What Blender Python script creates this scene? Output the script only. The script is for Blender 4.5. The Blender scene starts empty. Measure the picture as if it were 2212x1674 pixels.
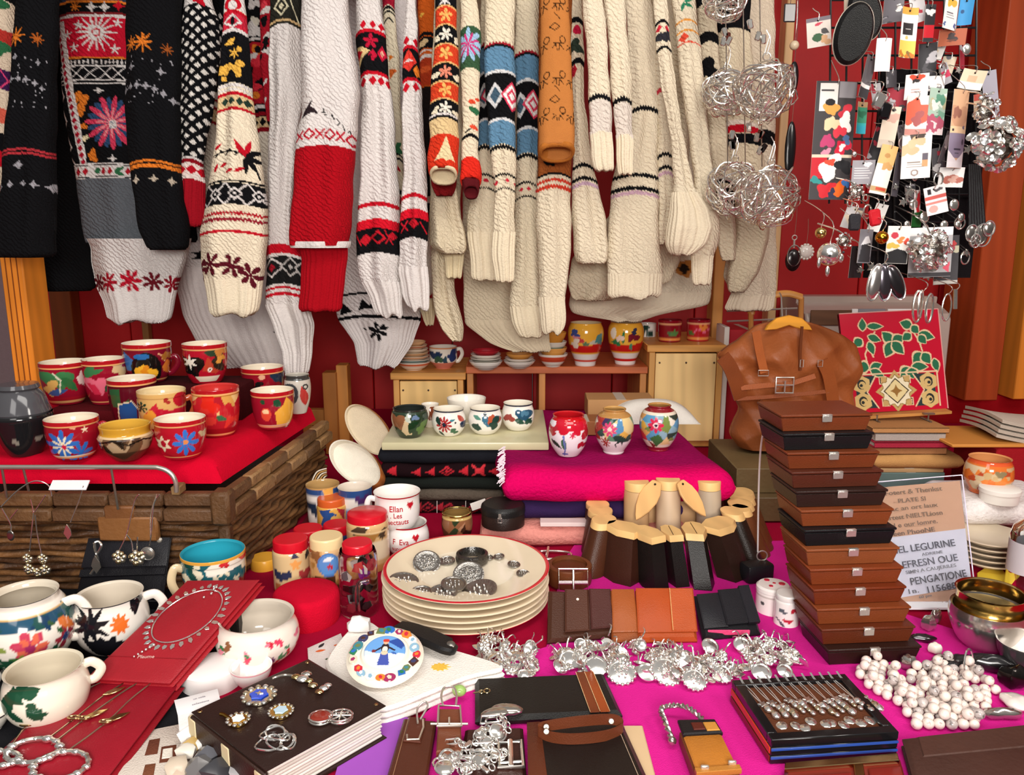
import bpy,bmesh,math,random
import numpy as np
from mathutils import Vector,Matrix
SC=bpy.context.scene
# ------------------------------------------------------------ camera, world, lamps, exposure
CAM_H,PITCH,F=1.42,math.radians(11.2),1700.0
cp,sp=math.cos(PITCH),math.sin(PITCH)
cam=bpy.data.cameras.new('camera');cam.sensor_fit='HORIZONTAL';cam.sensor_width=36
cam.lens=36*F/2212;cam.clip_start=.02
camo=bpy.data.objects.new('camera',cam);SC.collection.objects.link(camo)
camo.location=(0,0,CAM_H);camo.rotation_euler=(math.pi/2-PITCH,0,0);SC.camera=camo
W=bpy.data.worlds.new('world');SC.world=W;W.use_nodes=True
_n=W.node_tree.nodes;_l=W.node_tree.links
_bg=_n['Background'];_bg.inputs[1].default_value=.30
_tc=_n.new('ShaderNodeTexCoord');_sx=_n.new('ShaderNodeSeparateXYZ');_cr=_n.new('ShaderNodeValToRGB')
_l.new(_tc.outputs['Generated'],_sx.inputs[0]);_l.new(_sx.outputs[2],_cr.inputs[0]);_l.new(_cr.outputs[0],_bg.inputs[0])
_cr.color_ramp.elements[0].position=.0;_cr.color_ramp.elements[0].color=(.22,.19,.17,1)
_cr.color_ramp.elements[1].position=.7;_cr.color_ramp.elements[1].color=(1.0,.95,.9,1)
def lamp(name,loc,look,size,power,col):
 d=bpy.data.lights.new(name,'AREA');d.shape='RECTANGLE';d.size,d.size_y=size;d.energy=power;d.color=col
 o=bpy.data.objects.new(name,d);SC.collection.objects.link(o);o.location=loc
 o.rotation_euler=(Vector(look)-Vector(loc)).to_track_quat('-Z','Y').to_euler();return o
lamp('stall_lamp',(.25,.45,2.75),(.05,1.9,1.0),(1.5,.55),18,(1,.955,.9))
lamp('front_fill',(.12,-.95,1.72),(.3,2.4,.95),(.9,.6),56,(1,.955,.9))  # added fill light behind the camera, brightens the cabinet doors below the jumpers
lamp('street_lamp',(-.9,-.7,2.6),(-.2,1.8,1.0),(.9,.9),12,(1,.96,.92))
lamp('side_lamp',(1.6,.2,2.5),(.9,2.3,1.1),(.5,.5),13,(1,.94,.86))
SC.view_settings.view_transform='Standard';SC.view_settings.look='None'
SC.view_settings.exposure=.0;SC.view_settings.gamma=1;SC.view_settings.use_curve_mapping=False
PI=math.pi
rnd=random.Random(7)
# ------------------------------------------------------------ pixel <-> place
def ray(px,py):
 a=(px-1106)/F;b=(837-py)/F
 return Vector((a,cp+b*sp,-sp+b*cp))
def atY(px,py,Y):
 d=ray(px,py);return d*(Y/d.y)+Vector((0,0,CAM_H))
def atZ(px,py,z):
 d=ray(px,py);return d*((z-CAM_H)/d.z)+Vector((0,0,CAM_H))
def mpp(p):return(p[1]*cp+(CAM_H-p[2])*sp)/F
TZ=.75
# ------------------------------------------------------------ colour
_cc={}
def lin(c):
 if isinstance(c,str):
  if c not in _cc:
   v=np.array([int(c[i:i+2],16)/255 for i in(0,2,4)])
   _cc[c]=np.where(v<=.04045,v/12.92,((v+.055)/1.055)**2.4)
  return _cc[c]
 return np.array(c,float)
# ------------------------------------------------------------ mesh builder
class MB:
 def __init__(s):s.v=[];s.c=[];s.f=[];s.n=0
 def add(s,V,faces,col='ffffff',smooth=True):
  V=np.asarray(V,float).reshape(-1,3);k=len(V)
  col=lin(col);col=np.tile(col,(k,1))if col.ndim==1 else col
  s.v.append(V);s.c.append(col)
  if isinstance(faces,np.ndarray):s.f.append((faces+s.n,smooth))
  else:
   by={}
   for f in faces:by.setdefault(len(f),[]).append(f)
   for q in by.values():s.f.append((np.array(q,int)+s.n,smooth))
  s.n+=k;return s
 def take(s,o,M=None,col=None):
  for V,Cc in zip(o.v,o.c):
   if M is not None:
    A=np.array(M);V=V@A[:3,:3].T+A[:3,3]
   s.v.append(V);s.c.append(Cc if col is None else np.tile(lin(col),(len(V),1)))
  for f,sm in o.f:s.f.append((f+s.n,sm))
  s.n+=o.n;return s
 def xf(s,M):
  A=np.array(M);s.v=[V@A[:3,:3].T+A[:3,3]for V in s.v];return s
 # --- shapes
 def box(s,c,size,col='ffffff',bev=0.,seg=1,M=None,taper=None):
  b=bmesh.new();bmesh.ops.create_cube(b,size=1)
  for v in b.verts:
   v.co=Vector((v.co.x*size[0],v.co.y*size[1],v.co.z*size[2]))
   if taper and v.co.z<0:v.co.x*=taper[0];v.co.y*=taper[1]
  if bev:bmesh.ops.bevel(b,geom=b.edges[:]+b.verts[:],offset=min(bev,min(size)*.49),segments=seg,affect='EDGES',profile=.5)
  return s.bm(b,Matrix.Translation(c)@(M or Matrix()),col,seg>1)
 def bm(s,b,M,col,smooth=True):
  b.verts.index_update()
  V=np.array([M@v.co for v in b.verts]);fs=[[v.index for v in f.verts]for f in b.faces]
  b.free();return s.add(V,fs,col,smooth)
 def grid(s,G,col='ffffff',cu=False,cv=False,smooth=True,flip=False):
  # G (rows, cols, 3); cu closes the columns, cv the rows
  G=np.asarray(G,float);r,c=G.shape[:2];I=np.arange(r*c).reshape(r,c)
  if cu:I=np.concatenate([I,I[:,:1]],1)
  if cv:I=np.concatenate([I,I[:1]],0)
  q=np.stack([I[:-1,:-1],I[:-1,1:],I[1:,1:],I[1:,:-1]],-1).reshape(-1,4)
  if flip:q=q[:,::-1]
  col=lin(col)if isinstance(col,(str,tuple))else col
  if getattr(col,'ndim',1)==3:col=col.reshape(-1,3)
  return s.add(G.reshape(-1,3),q,col,smooth)
 def lathe(s,prof,c=(0,0,0),n=32,col='ffffff',M=None,flip=False):
  p=np.array(prof,float);a=np.linspace(0,2*PI,n,endpoint=False)
  G=np.stack([p[:,:1]*np.sin(a),-p[:,:1]*np.cos(a),np.repeat(p[:,1:2],n,1)],-1)
  if M is not None:
   A=np.array(M);G=G@A[:3,:3].T+A[:3,3]
  return s.grid(G+np.array(c),col,cu=True,flip=flip)
 def tube(s,pts,r,col='ffffff',n=8,closed=False,cap=True,flat=1.):
  P=np.array([tuple(p)for p in pts],float);k=len(P)
  if closed:T=np.roll(P,-1,0)-np.roll(P,1,0)
  else:T=np.gradient(P,axis=0)
  T/=np.linalg.norm(T,axis=1)[:,None]+1e-12
  u=np.cross(T[0],[.3,.2,.93]);u/=np.linalg.norm(u)+1e-9
  R=np.broadcast_to(np.asarray(r,float),(k,));a=np.linspace(0,2*PI,n,endpoint=False);G=[]
  for i in range(k):
   u=u-T[i]*np.dot(u,T[i]);u/=np.linalg.norm(u)+1e-9;w=np.cross(T[i],u)
   G.append(P[i]+R[i]*(np.outer(np.cos(a),u)+flat*np.outer(np.sin(a),w)))
  G=np.array(G);s.grid(G,col,cu=True,cv=closed)
  if cap and not closed:
   for q in(G[0][::-1],G[-1]):s.add(q,[list(range(n))],col,False)
  return s
 def ball(s,c,r,col='ffffff',n=12,sq=(1,1,1)):
  m=max(6,n//2+1);t=np.linspace(.001,PI-.001,m)
  a=np.linspace(0,2*PI,n,endpoint=False)
  G=np.stack([np.outer(np.sin(t),np.cos(a))*sq[0],np.outer(np.sin(t),np.sin(a))*sq[1],np.outer(np.cos(t),np.ones(n))*sq[2]],-1)*r+np.array(tuple(c))
  return s.grid(G,col,cu=True,flip=True)
 def prism(s,out,t,M=None,col='ffffff',bev=0.,col2=None):
  # outline in local xy, thickness along +z, optional chamfer
  o=np.array(out,float);k=len(o);M=np.array(M if M is not None else Matrix())
  L=[(o,0.),(o,t)]
  if bev:
   d=np.roll(o,-1,0)-np.roll(o,1,0);nn=np.stack([d[:,1],-d[:,0]],1);nn/=np.linalg.norm(nn,axis=1)[:,None]+1e-9
   ar=np.sum(o[:,0]*np.roll(o[:,1],-1)-o[:,1]*np.roll(o[:,0],-1))
   inn=o-nn*bev*(1 if ar>0 else-1);L=[(inn,0.),(o,bev),(o,t-bev),(inn,t)]
  V=np.concatenate([np.column_stack([q,np.full(k,z)])for q,z in L]);V=V@M[:3,:3].T+M[:3,3]
  fs=[[i*k+j,i*k+(j+1)%k,(i+1)*k+(j+1)%k,(i+1)*k+j]for i in range(len(L)-1)for j in range(k)]
  fs+=[list(range(k))[::-1],[(len(L)-1)*k+j for j in range(k)]]
  return s.add(V,fs,col,False)
 def build(s,name,mat,parent=None,sharp=38,loc=None):
  V=np.concatenate(s.v);Cc=np.concatenate(s.c)
  par_loc=np.array(wloc(parent))if parent else None
  if loc is None:
   loc=np.array([(V[:,0].min()+V[:,0].max())/2,(V[:,1].min()+V[:,1].max())/2,V[:,2].min()])if parent is None else par_loc
  loc=np.array(tuple(loc));V=V-loc
  me=bpy.data.meshes.new(name);me.vertices.add(len(V));me.vertices.foreach_set('co',V.ravel())
  li=np.concatenate([f.ravel()for f,_ in s.f]);ln=np.concatenate([np.full(len(f),f.shape[1])for f,_ in s.f])
  sm=np.concatenate([np.full(len(f),k,bool)for f,k in s.f])
  me.loops.add(len(li));me.loops.foreach_set('vertex_index',li.astype(np.int32))
  me.polygons.add(len(ln));me.polygons.foreach_set('loop_start',(np.cumsum(ln)-ln).astype(np.int32))
  me.update(calc_edges=True);me.validate()
  if len(me.polygons)==len(sm):me.polygons.foreach_set('use_smooth',sm)
  if sharp:me.set_sharp_from_angle(angle=math.radians(sharp))
  at=me.attributes.new('Col','FLOAT_COLOR','POINT')
  at.data.foreach_set('color',np.column_stack([Cc,np.ones(len(Cc))]).ravel().astype(np.float32))
  me.materials.append(mat);o=bpy.data.objects.new(name,me);SC.collection.objects.link(o)
  if parent is not None:o.parent=parent;o.location=loc-par_loc
  else:o.location=loc
  return o
def wloc(o):
 v=Vector(o.location)
 while o.parent:o=o.parent;v=v+Vector(o.location)
 return v
def tag(o,label,cat,group=None,kind=None):
 o['label']=label;o['category']=cat
 if group:o['group']=group
 if kind:o['kind']=kind
 return o
def thing(name,label,cat,loc,group=None):
 o=bpy.data.objects.new(name,None);SC.collection.objects.link(o);o.location=tuple(loc);o.empty_display_size=.02
 return tag(o,label,cat,group)
def solo(name,mb,mat,label,cat,group=None,kind=None):return tag(mb.build(name,mat),label,cat,group,kind)
def struct(name,mb,mat,label=None):
 o=mb.build(name,mat);o['kind']='structure'
 if label:o['label']=label;o['category']=name.split('_')[0]
 return o
def dup(root,loc,rz=0.,label=None,group=None,rot=None,sc=None):
 r=root.copy();SC.collection.objects.link(r);r.location=tuple(loc);r.rotation_euler=rot or(0,0,rz)
 if sc:r.scale=(sc,)*3
 if label:r['label']=label
 if group:r['group']=group
 for ch in root.children:
  q=ch.copy();SC.collection.objects.link(q);q.parent=r
  for g in ch.children:
   e=g.copy();SC.collection.objects.link(e);e.parent=q
 return r
def frame(o,x,y):
 # matrix with origin o, local x along x, local y near y
 x=Vector(x).normalized();z=x.cross(Vector(y)).normalized();y=z.cross(x)
 return Matrix(((x.x,y.x,z.x,o[0]),(x.y,y.y,z.y,o[1]),(x.z,y.z,z.z,o[2]),(0,0,0,1)))
def quad(a,b,c,d):return np.array([tuple(a),tuple(b),tuple(c),tuple(d)])
def spl(pts,n=8,closed=False):
 # Catmull-Rom through the points
 P=[np.array(tuple(p),float)for p in pts];k=len(P);out=[]
 for i in range(k if closed else k-1):
  if closed:a,b,c,d=P[i-1],P[i],P[(i+1)%k],P[(i+2)%k]
  else:a,b,c,d=P[max(i-1,0)],P[i],P[i+1],P[min(i+2,k-1)]
  for t in np.linspace(0,1,n,endpoint=False):
   out.append(.5*(2*b+(c-a)*t+(2*a-5*b+4*c-d)*t*t+(3*b-a-3*c+d)*t**3))
 if not closed:out.append(P[-1])
 return np.array(out)
def leafout(l,w,n=9):
 t=np.linspace(0,1,n);y=w/2*np.sin(PI*t**.85)
 return[(l*a,b)for a,b in zip(t,-y)]+[(l*a,b)for a,b in zip(t[::-1][1:-1],y[::-1][1:-1])]
def circ(r,n=24,ry=None):return[(r*math.cos(2*PI*i/n),(ry or r)*math.sin(2*PI*i/n))for i in range(n)]
def rrect(w,h,r,n=4):
 o=[]
 for cx,cy,a0 in((w/2-r,h/2-r,0),(-w/2+r,h/2-r,PI/2),(-w/2+r,-h/2+r,PI),(w/2-r,-h/2+r,1.5*PI)):
  o+=[(cx+r*math.cos(a0+PI/2*i/n),cy+r*math.sin(a0+PI/2*i/n))for i in range(n+1)]
 return o
# ------------------------------------------------------------ painter: patterns laid in a surface's own coordinates
class Paint:
 def __init__(s,X,Y,base):
  s.X=np.asarray(X,float).ravel();s.Y=np.asarray(Y,float).ravel();s.c=np.tile(lin(base),(len(s.X),1))
 def go(s,ops):
  for o in ops:getattr(s,o[0])(*o[1:])
  return s.c
 def near(s,x,y,r):return np.nonzero((np.abs(s.X-x)<r)&(np.abs(s.Y-y)<r))[0]
 def b(s,y0,y1,col,zig=0,per=6): # band, zig = toothed edge
  d=zig*((s.X/per)%1>.5)if zig else 0
  s.c[(s.Y>=y0+d)&(s.Y<y1+d)]=lin(col)
 def vb(s,x0,x1,y0,y1,col):s.c[(s.X>=x0)&(s.X<x1)&(s.Y>=y0)&(s.Y<y1)]=lin(col)
 def poly(s,pts,col):
  P=np.array(pts,float);i=np.nonzero((s.X>=P[:,0].min())&(s.X<=P[:,0].max())&(s.Y>=P[:,1].min())&(s.Y<=P[:,1].max()))[0]
  if not len(i):return
  x,y=s.X[i],s.Y[i];m=np.zeros(len(i),bool)
  for(x0,y0),(x1,y1)in zip(P,np.roll(P,-1,0)):
   if y0==y1:continue
   m^=((y0>y)!=(y1>y))&(x<(x1-x0)*(y-y0)/(y1-y0)+x0)
  s.c[i[m]]=lin(col)
 def e(s,x,y,rx,ry,col,rot=0):
  i=s.near(x,y,max(rx,ry)*1.05+.5);a,q=s.X[i]-x,s.Y[i]-y;c,n=math.cos(rot),math.sin(rot)
  s.c[i[((a*c+q*n)/rx)**2+((q*c-a*n)/ry)**2<1]]=lin(col)
 def ln(s,pts,w,col):
  for(x0,y0),(x1,y1)in zip(pts[:-1],pts[1:]):
   r=math.hypot(x1-x0,y1-y0)/2+w;i=s.near((x0+x1)/2,(y0+y1)/2,r);a,q=s.X[i]-x0,s.Y[i]-y0
   L=(x1-x0)**2+(y1-y0)**2+1e-9;t=np.clip((a*(x1-x0)+q*(y1-y0))/L,0,1)
   s.c[i[np.hypot(a-t*(x1-x0),q-t*(y1-y0))<w/2]]=lin(col)
 def d(s,x,y,rx,ry,col):
  i=s.near(x,y,max(rx,ry));s.c[i[np.abs(s.X[i]-x)/rx+np.abs(s.Y[i]-y)/ry<1]]=lin(col)
 def dr(s,xs,y,rx,ry,col):
  for x in xs:s.d(x,y,rx,ry,col)
 def st(s,x,y,r,n,col,inn=.35,rot=0):
  i=s.near(x,y,r);a,q=s.X[i]-x,s.Y[i]-y;th=np.arctan2(a,-q)+rot;u=np.abs(((th*n/(2*PI))%1)-.5)*2
  if n==4:s.c[i[np.sqrt(np.abs(a)/r)+np.sqrt(np.abs(q)/r)<.98+inn*.6]]=lin(col)
  else:s.c[i[np.hypot(a,q)<r*(inn+(1-inn)*u**1.6)]]=lin(col)
 def fl(s,x,y,r,n,col,cc=None,ci=.22,rot=0,wid=.75,sy=1.):
  i=s.near(x,y,r);a,q=s.X[i]-x,(s.Y[i]-y)/sy;th=np.arctan2(a,-q)+rot;u=np.abs(np.cos(th*n/2))
  s.c[i[np.hypot(a,q)<r*u**wid]]=lin(col)
  if cc:s.e(x,y,r*ci,r*ci*sy,cc)
 def lf(s,x,y,l,w,ang,col,vein=None):
  i=s.near(x,y,l*1.05);c,n=math.cos(ang),math.sin(ang);a,q=s.X[i]-x,s.Y[i]-y;u=(a*c+q*n)/l;v=q*c-a*n
  m=(u>0)&(u<1);s.c[i[m&(np.abs(v)<w/2*np.sin(PI*np.clip(u,0,1)**.8))]]=lin(col)
  if vein:s.c[i[(u>.05)&(u<.8)&(np.abs(v)<.5)]]=lin(vein)
 def bl(s,x,y,r,col,seed=0,sy=1.,rough=.35): # irregular blob
  g=random.Random(seed);i=s.near(x,y,r*1.6);a,q=s.X[i]-x,(s.Y[i]-y)/sy;th=np.arctan2(q,a);R=1
  for k in(2,3,5):R=R+rough/k*1.6*np.sin(k*th+g.random()*6.3)
  s.c[i[np.hypot(a,q)<r*R]]=lin(col)
 def vor(s,x0,x1,y0,y1,n,cols,seed=0): # irregular cut-out patches
  g=random.Random(seed);P=np.array([(g.uniform(x0,x1),g.uniform(y0,y1))for _ in range(n)]);K=np.array([lin(g.choice(cols))for _ in range(n)])
  i=np.nonzero((s.X>=x0)&(s.X<x1)&(s.Y>=y0)&(s.Y<y1))[0]
  if len(i):s.c[i]=K[np.argmin((s.X[i][:,None]-P[:,0])**2+(s.Y[i][:,None]-P[:,1])**2,1)]
 def bs(s,x0,x1,y0,y1,n,r,cols,seed=0,sy=1.):
  g=random.Random(seed)
  for k in range(n):s.bl(g.uniform(x0,x1),g.uniform(y0,y1),r*g.uniform(.5,1.2),g.choice(cols),g.random(),sy)
 def dots(s,x0,x1,y0,y1,n,r,col,seed=0):
  g=random.Random(seed)
  for k in range(n):s.e(g.uniform(x0,x1),g.uniform(y0,y1),r,r,col)
 def lat(s,y0,y1,per,w,col,x0=0): # lattice of crossing lines
  h=(y1-y0);a=(s.X-x0)/per;t=(s.Y-y0)/h
  m=(s.Y>=y0)&(s.Y<y1)&((np.abs(((a+t)%1)-.5)<w/per/2)|(np.abs(((a-t)%1)-.5)<w/per/2));s.c[m]=lin(col)
 def chk(s,y0,y1,px,py,k,col,x0=0): # staggered lozenges
  r=np.floor((s.Y-y0)/py);u=((s.X-x0)/px+.5*(r%2))%1-.5;v=((s.Y-y0)/py)%1-.5
  s.c[(s.Y>=y0)&(s.Y<y1)&(np.abs(u)*.5/k+np.abs(v)*.62<.32)]=lin(col)
# ------------------------------------------------------------ materials (node based; base colour comes from the surface's own 'Col')
def mat(name,rough=.5,metal=0.,var=.12,vs=30.,bump=None,bs=200.,bd=.3,stretch=(1,1,1),coat=0.,spec=.5,sheen=0.,trans=0.,ior=1.45,alpha=1.,grain=None):
 m=bpy.data.materials.new(name);m.use_nodes=True;N=m.node_tree.nodes;L=m.node_tree.links;P=N['Principled BSDF']
 at=N.new('ShaderNodeAttribute');at.attribute_name='Col'
 tc=N.new('ShaderNodeTexCoord');mp=N.new('ShaderNodeMapping');mp.inputs['Scale'].default_value=stretch;L.new(tc.outputs['Object'],mp.inputs[0])
 nz=N.new('ShaderNodeTexNoise');nz.inputs['Scale'].default_value=vs;nz.inputs['Detail'].default_value=4;L.new(mp.outputs[0],nz.inputs['Vector'])
 fac=nz.outputs['Fac']
 if grain:
  wv=N.new('ShaderNodeTexWave');wv.inputs['Scale'].default_value=grain;wv.inputs['Distortion'].default_value=5;wv.inputs['Detail'].default_value=3;wv.bands_direction='DIAGONAL'
  L.new(mp.outputs[0],wv.inputs['Vector']);fac=wv.outputs['Fac']
 mr=N.new('ShaderNodeMapRange');mr.inputs['To Min'].default_value=1-var;mr.inputs['To Max'].default_value=1+var*.6;L.new(fac,mr.inputs['Value'])
 mx=N.new('ShaderNodeMix');mx.data_type='RGBA';mx.blend_type='MULTIPLY';mx.inputs[0].default_value=1
 L.new(at.outputs['Color'],mx.inputs[6]);L.new(mr.outputs[0],mx.inputs[7]);L.new(mx.outputs[2],P.inputs['Base Color'])
 P.inputs['Roughness'].default_value=rough;P.inputs['Metallic'].default_value=metal;P.inputs['Specular IOR Level'].default_value=spec
 P.inputs['Coat Weight'].default_value=coat;P.inputs['Coat Roughness'].default_value=.06;P.inputs['Sheen Weight'].default_value=sheen
 P.inputs['Transmission Weight'].default_value=trans;P.inputs['IOR'].default_value=ior;P.inputs['Alpha'].default_value=alpha
 if bump:
  if bump=='noise':t=N.new('ShaderNodeTexNoise');t.inputs['Scale'].default_value=bs;t.inputs['Detail'].default_value=3;h=t.outputs['Fac']
  elif bump=='vor':t=N.new('ShaderNodeTexVoronoi');t.inputs['Scale'].default_value=bs;h=t.outputs['Distance']
  elif bump=='knit':
   t=N.new('ShaderNodeTexWave');t.inputs['Scale'].default_value=bs;t.inputs['Distortion'].default_value=6;t.inputs['Detail'].default_value=3;t.inputs['Detail Scale'].default_value=2;t.bands_direction='DIAGONAL';h=t.outputs['Fac']
  L.new(mp.outputs[0],t.inputs['Vector']);bp=N.new('ShaderNodeBump');bp.inputs['Strength'].default_value=bd;bp.inputs['Distance'].default_value=.004
  L.new(h,bp.inputs['Height']);L.new(bp.outputs[0],P.inputs['Normal'])
 return m
KNIT=mat('knitted_wool',.95,var=.10,vs=140,bump='knit',bs=50,bd=.6,spec=.15,sheen=0.)
RIB=mat('ribbed_wool',.95,var=.10,vs=120,bump='noise',bs=260,bd=.5,spec=.15,sheen=0.)
FELT=mat('felted_cloth',.95,var=.10,vs=60,bump='noise',bs=420,bd=.4,spec=.1,sheen=0)
FLUFF=mat('fluffy_blanket',.98,var=.22,vs=160,bump='noise',bs=140,bd=.9,spec=.05)
GLAZE=mat('glazed_ceramic',.12,var=.05,vs=25,coat=.4)
LEATH=mat('leather',.38,var=.22,vs=22,bump='vor',bs=520,bd=.12,spec=.28)
SUEDE=mat('worn_leather',.5,var=.35,vs=14,bump='noise',bs=120,bd=.25)
WOODZ=mat('wood_upright',.45,var=.10,vs=10,stretch=(9,9,.5),grain=1.4)
WOODX=mat('wood_lying',.45,var=.16,vs=10,stretch=(.7,9,9),grain=2.2)
PALEW=mat('pale_turned_wood',.5,var=.08,vs=10,stretch=(16,5,3),grain=.9)
SILV=mat('polished_silver',.18,.93,var=.1,vs=60,spec=.8)
STEEL=mat('brushed_steel',.3,.8,var=.1,vs=60)
GOLD=mat('gold_metal',.16,1.,var=.1,vs=60)
PEWT=mat('pewter',.28,1.,var=.3,vs=120,bump='noise',bs=260,bd=.35)
PAPER=mat('paper_card',.6,var=.04,vs=40)
GLOSS=mat('gloss_plastic',.25,var=.06,vs=30)
MATTE=mat('painted_board',.55,var=.14,vs=16,bump='noise',bs=90,bd=.06)
WICK=mat('old_wicker',.55,var=.5,vs=35,bump='noise',bs=160,bd=.5)
GLASS=mat('clear_glass',.02,var=0,trans=1.,ior=1.45)
CLEAR=mat('clear_acrylic',.03,var=0,trans=1.,ior=1.15)
LACQ=mat('black_lacquer',.2,var=.1,vs=30,coat=.3)
BEAD=mat('pearl_bead',.18,var=.06,vs=60,coat=.5)
CLOTH=mat('table_cloth',.95,var=.09,vs=9,bump='noise',bs=600,bd=.35,spec=.1)
# ------------------------------------------------------------ the stall: floor, walls, posts
WY=2.95
def zY(py,Y,px=1106):return atY(px,py,Y).z
def xY(px,py,Y):return atY(px,py,Y).x
m=MB();m.box((0,1.6,-.025),(6,4.2,.05),'6d6259');struct('floor',m,MATTE)
m=MB()
x0=xY(112,750,WY)
g=13
for i in range(g): # upright boards
 w=(2.2-x0)/g;m.box((x0+w*(i+.5),WY+.02,1.6),(w-.003,.04,3.2),'b40f12',.003)
struct('wall_back',m,MATTE)
m=MB();m.box((-2.5,3.3,1.4),(2.3,.03,2.8),'9c8286');struct('wall_left',m,FELT)
m=MB();m.box((2.22,2.1,1.6),(.04,1.66,3.2),'a8131a');struct('wall_right',m,MATTE)
def post(px0,px1,py,Y,dep,z0,z1,col,nm,grooves=0,c2=None):
 m=MB();a,b=xY(px0,py,Y),xY(px1,py,Y);m.box(((a+b)/2,Y+dep/2,(z0+z1)/2),(b-a,dep,z1-z0),col,.003)
 for k in range(grooves):m.box((a+(b-a)*(k+1)/(grooves+1),Y-.0005,(z0+z1)/2),(.002,.003,z1-z0-.01),'8a4a18')
 return struct(nm,m,WOODZ)
post(22,70,750,1.95,.095,0,3.2,'f0902e','trim_1',3)
post(112,158,700,2.885,.06,0,3.2,'7a3a14','trim_2')
post(1683,1701,300,2.88,.07,0,3.2,'e8bf88','trim_3')
post(2120,2141,300,2.88,.07,0,3.2,'d9a468','trim_4')
post(2133,2208,430,2.60,.2,.86,3.2,'a5431b','trim_5')
post(2209,2260,700,2.62,.2,.86,3.2,'e08a30','trim_6')
post(305,319,700,2.89,.03,.75,1.3,'9a6a3a','trim_7')
post(1540,1563,650,2.72,.08,0,3.2,'e2a055','trim_8')
m=MB();m.box((0,2.19,2.32),(3.6,.045,.045),'c08a50',.01);struct('trim_9',m,WOODX) # garment rails under the roof
m=MB();m.box((0,2.46,2.32),(3.6,.045,.045),'c08a50',.01);struct('trim_10',m,WOODX)
m=MB();m.box((1.35,2.82,.805),(1.7,.24,.11),'9c0f18',.015,2);m.box((1.35,2.9,.82),(1.7,.08,.13),'8c0f14',.01)
solo('cloth_covered_ledge',m,CLOTH,'low ledge draped in deep red cloth at the foot of the red wall','ledge')
# ------------------------------------------------------------ table and its cloths
t=thing('market_table','long market table under red and pink cloths carrying all the goods','table',(0,1.75,0))
m=MB();m.box((0,1.75,TZ-.025),(4.,2.38,.05),'9a7248',.004);m.build('table_top',WOODX,t)
for x in(-1.9,1.9):
 for y in(.62,2.85):m=MB();m.box((x,y,.35),(.06,.06,.70),'9a7248',.004);m.build('leg',WOODZ,t)
def sheet(px,z,th,col,nm,label,cat,mt=CLOTH,ops=None,res=.02):
 P=[atZ(a,b,z)for a,b in px];m=MB();m.prism([(p.x,p.y)for p in P],th,Matrix.Translation((0,0,z)),col,bev=th*.3)
 return solo(nm,m,mt,label,cat)
m=MB();G=[]
for y in np.linspace(.56,2.94,60):
 G.append([(x,y,TZ+.002+.0025*math.sin(x*9+y*5)*math.sin(y*7-x*3)+.0025)for x in np.linspace(-1.99,1.99,80)])
m.grid(G,'a00830',flip=True);solo('red_table_cloth',m,CLOTH,'crimson cloth spread over the whole table','table cloth')
sheet([(1215,1215),(1240,1180),(1700,1170),(1960,1330),(2300,1440),(2420,1760),(700,1760),(900,1560),(1020,1450),(1180,1400)],TZ+.006,.003,'d4228c','pink_table_cloth','bright magenta pink felt cloth laid over the front of the red cloth','table cloth')
sheet([(-170,1275),(400,1275),(470,1400),(330,1760),(-350,1760)],TZ+.006,.003,'1c1c20','black_table_cloth','black cloth under the flowered pots at the front corner','table cloth')
sheet([(745,1600),(862,1545),(905,1560),(842,1760),(700,1760)],TZ+.0095,.0015,'9a4ab4','purple_paper','plain purple paper sheet beside the brown guest book','paper',PAPER)
# ------------------------------------------------------------ wooden shelf units behind the goods
def cab(nm,px0,px1,py,Y,dep,ztop,label,door='f6cc84',over=.008,side=None):
 a,b=xY(px0,py,Y),xY(px1,py,Y);t=thing(nm,label,'cabinet',((a+b)/2,Y+dep/2,TZ));w=b-a;z0=TZ+.006;h=ztop-z0
 m=MB();m.box(((a+b)/2,Y+dep/2,ztop-.011),(w+2*over,dep+over,.022),'e0a052',.002);m.build('top_board',WOODX,t)
 m=MB();s=.018
 for x in(a+s/2,b-s/2):m.box((x,Y+dep/2,z0+(h-.022)/2),(s,dep,h-.024),'e3a85e',.002)
 m.box(((a+b)/2,Y+dep-.006,z0+(h-.024)/2),(w-2*s-.002,.01,h-.026),'c98a48');m.box(((a+b)/2,Y+dep/2,z0+.01),(w-2*s-.002,dep-.03,.018),'d89a50');m.build('carcass',WOODZ,t)
 m=MB();m.box(((a+b)/2,Y+.009,z0+.02+(h-.046)/2),(w-2*s-.004,.014,h-.048),door,.002)
 for q in(-.36,0,.38):m.lathe([(.0001,.0),(.003,0),(.003,.002),(.0001,.0025)],((a+b)/2+q*w,Y+.001,ztop-.055),10,'4a3018',Matrix.Rotation(PI/2,3,'X').to_4x4())
 d=m.build('door',WOODZ,t);return t
zL,zM,zR=zY(805,2.38,925),zY(792,2.38,1200),zY(745,2.38,1480)
cab('pine_cabinet',850,1001,850,2.38,.3,zL,'small pine cabinet with knotty door, saucer stack and cup on top')
cab('pine_cabinet',1402,1561,800,2.38,.32,zR,'taller pale pine cabinet with two red mugs on top','ffd894')
a,b=xY(1007,850,2.38),xY(1398,850,2.38)
t=thing('open_shelf','low open reddish pine shelf between the two cabinets','shelf',((a+b)/2,2.53,TZ))
m=MB();m.box(((a+b)/2,2.38+.15,zM-.011),(b-a,.3,.022),'c8683a',.002);m.build('shelf_board',WOODX,t)
for x in(a+.012,a+(b-a)*.42,b-.012):
 m=MB();m.box((x,2.38+.14,(TZ+.006+zM-.022)/2),(.02,.26,zM-.028-TZ),'cf8a4c',.002);m.build('upright',WOODZ,t)
m=MB()
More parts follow.
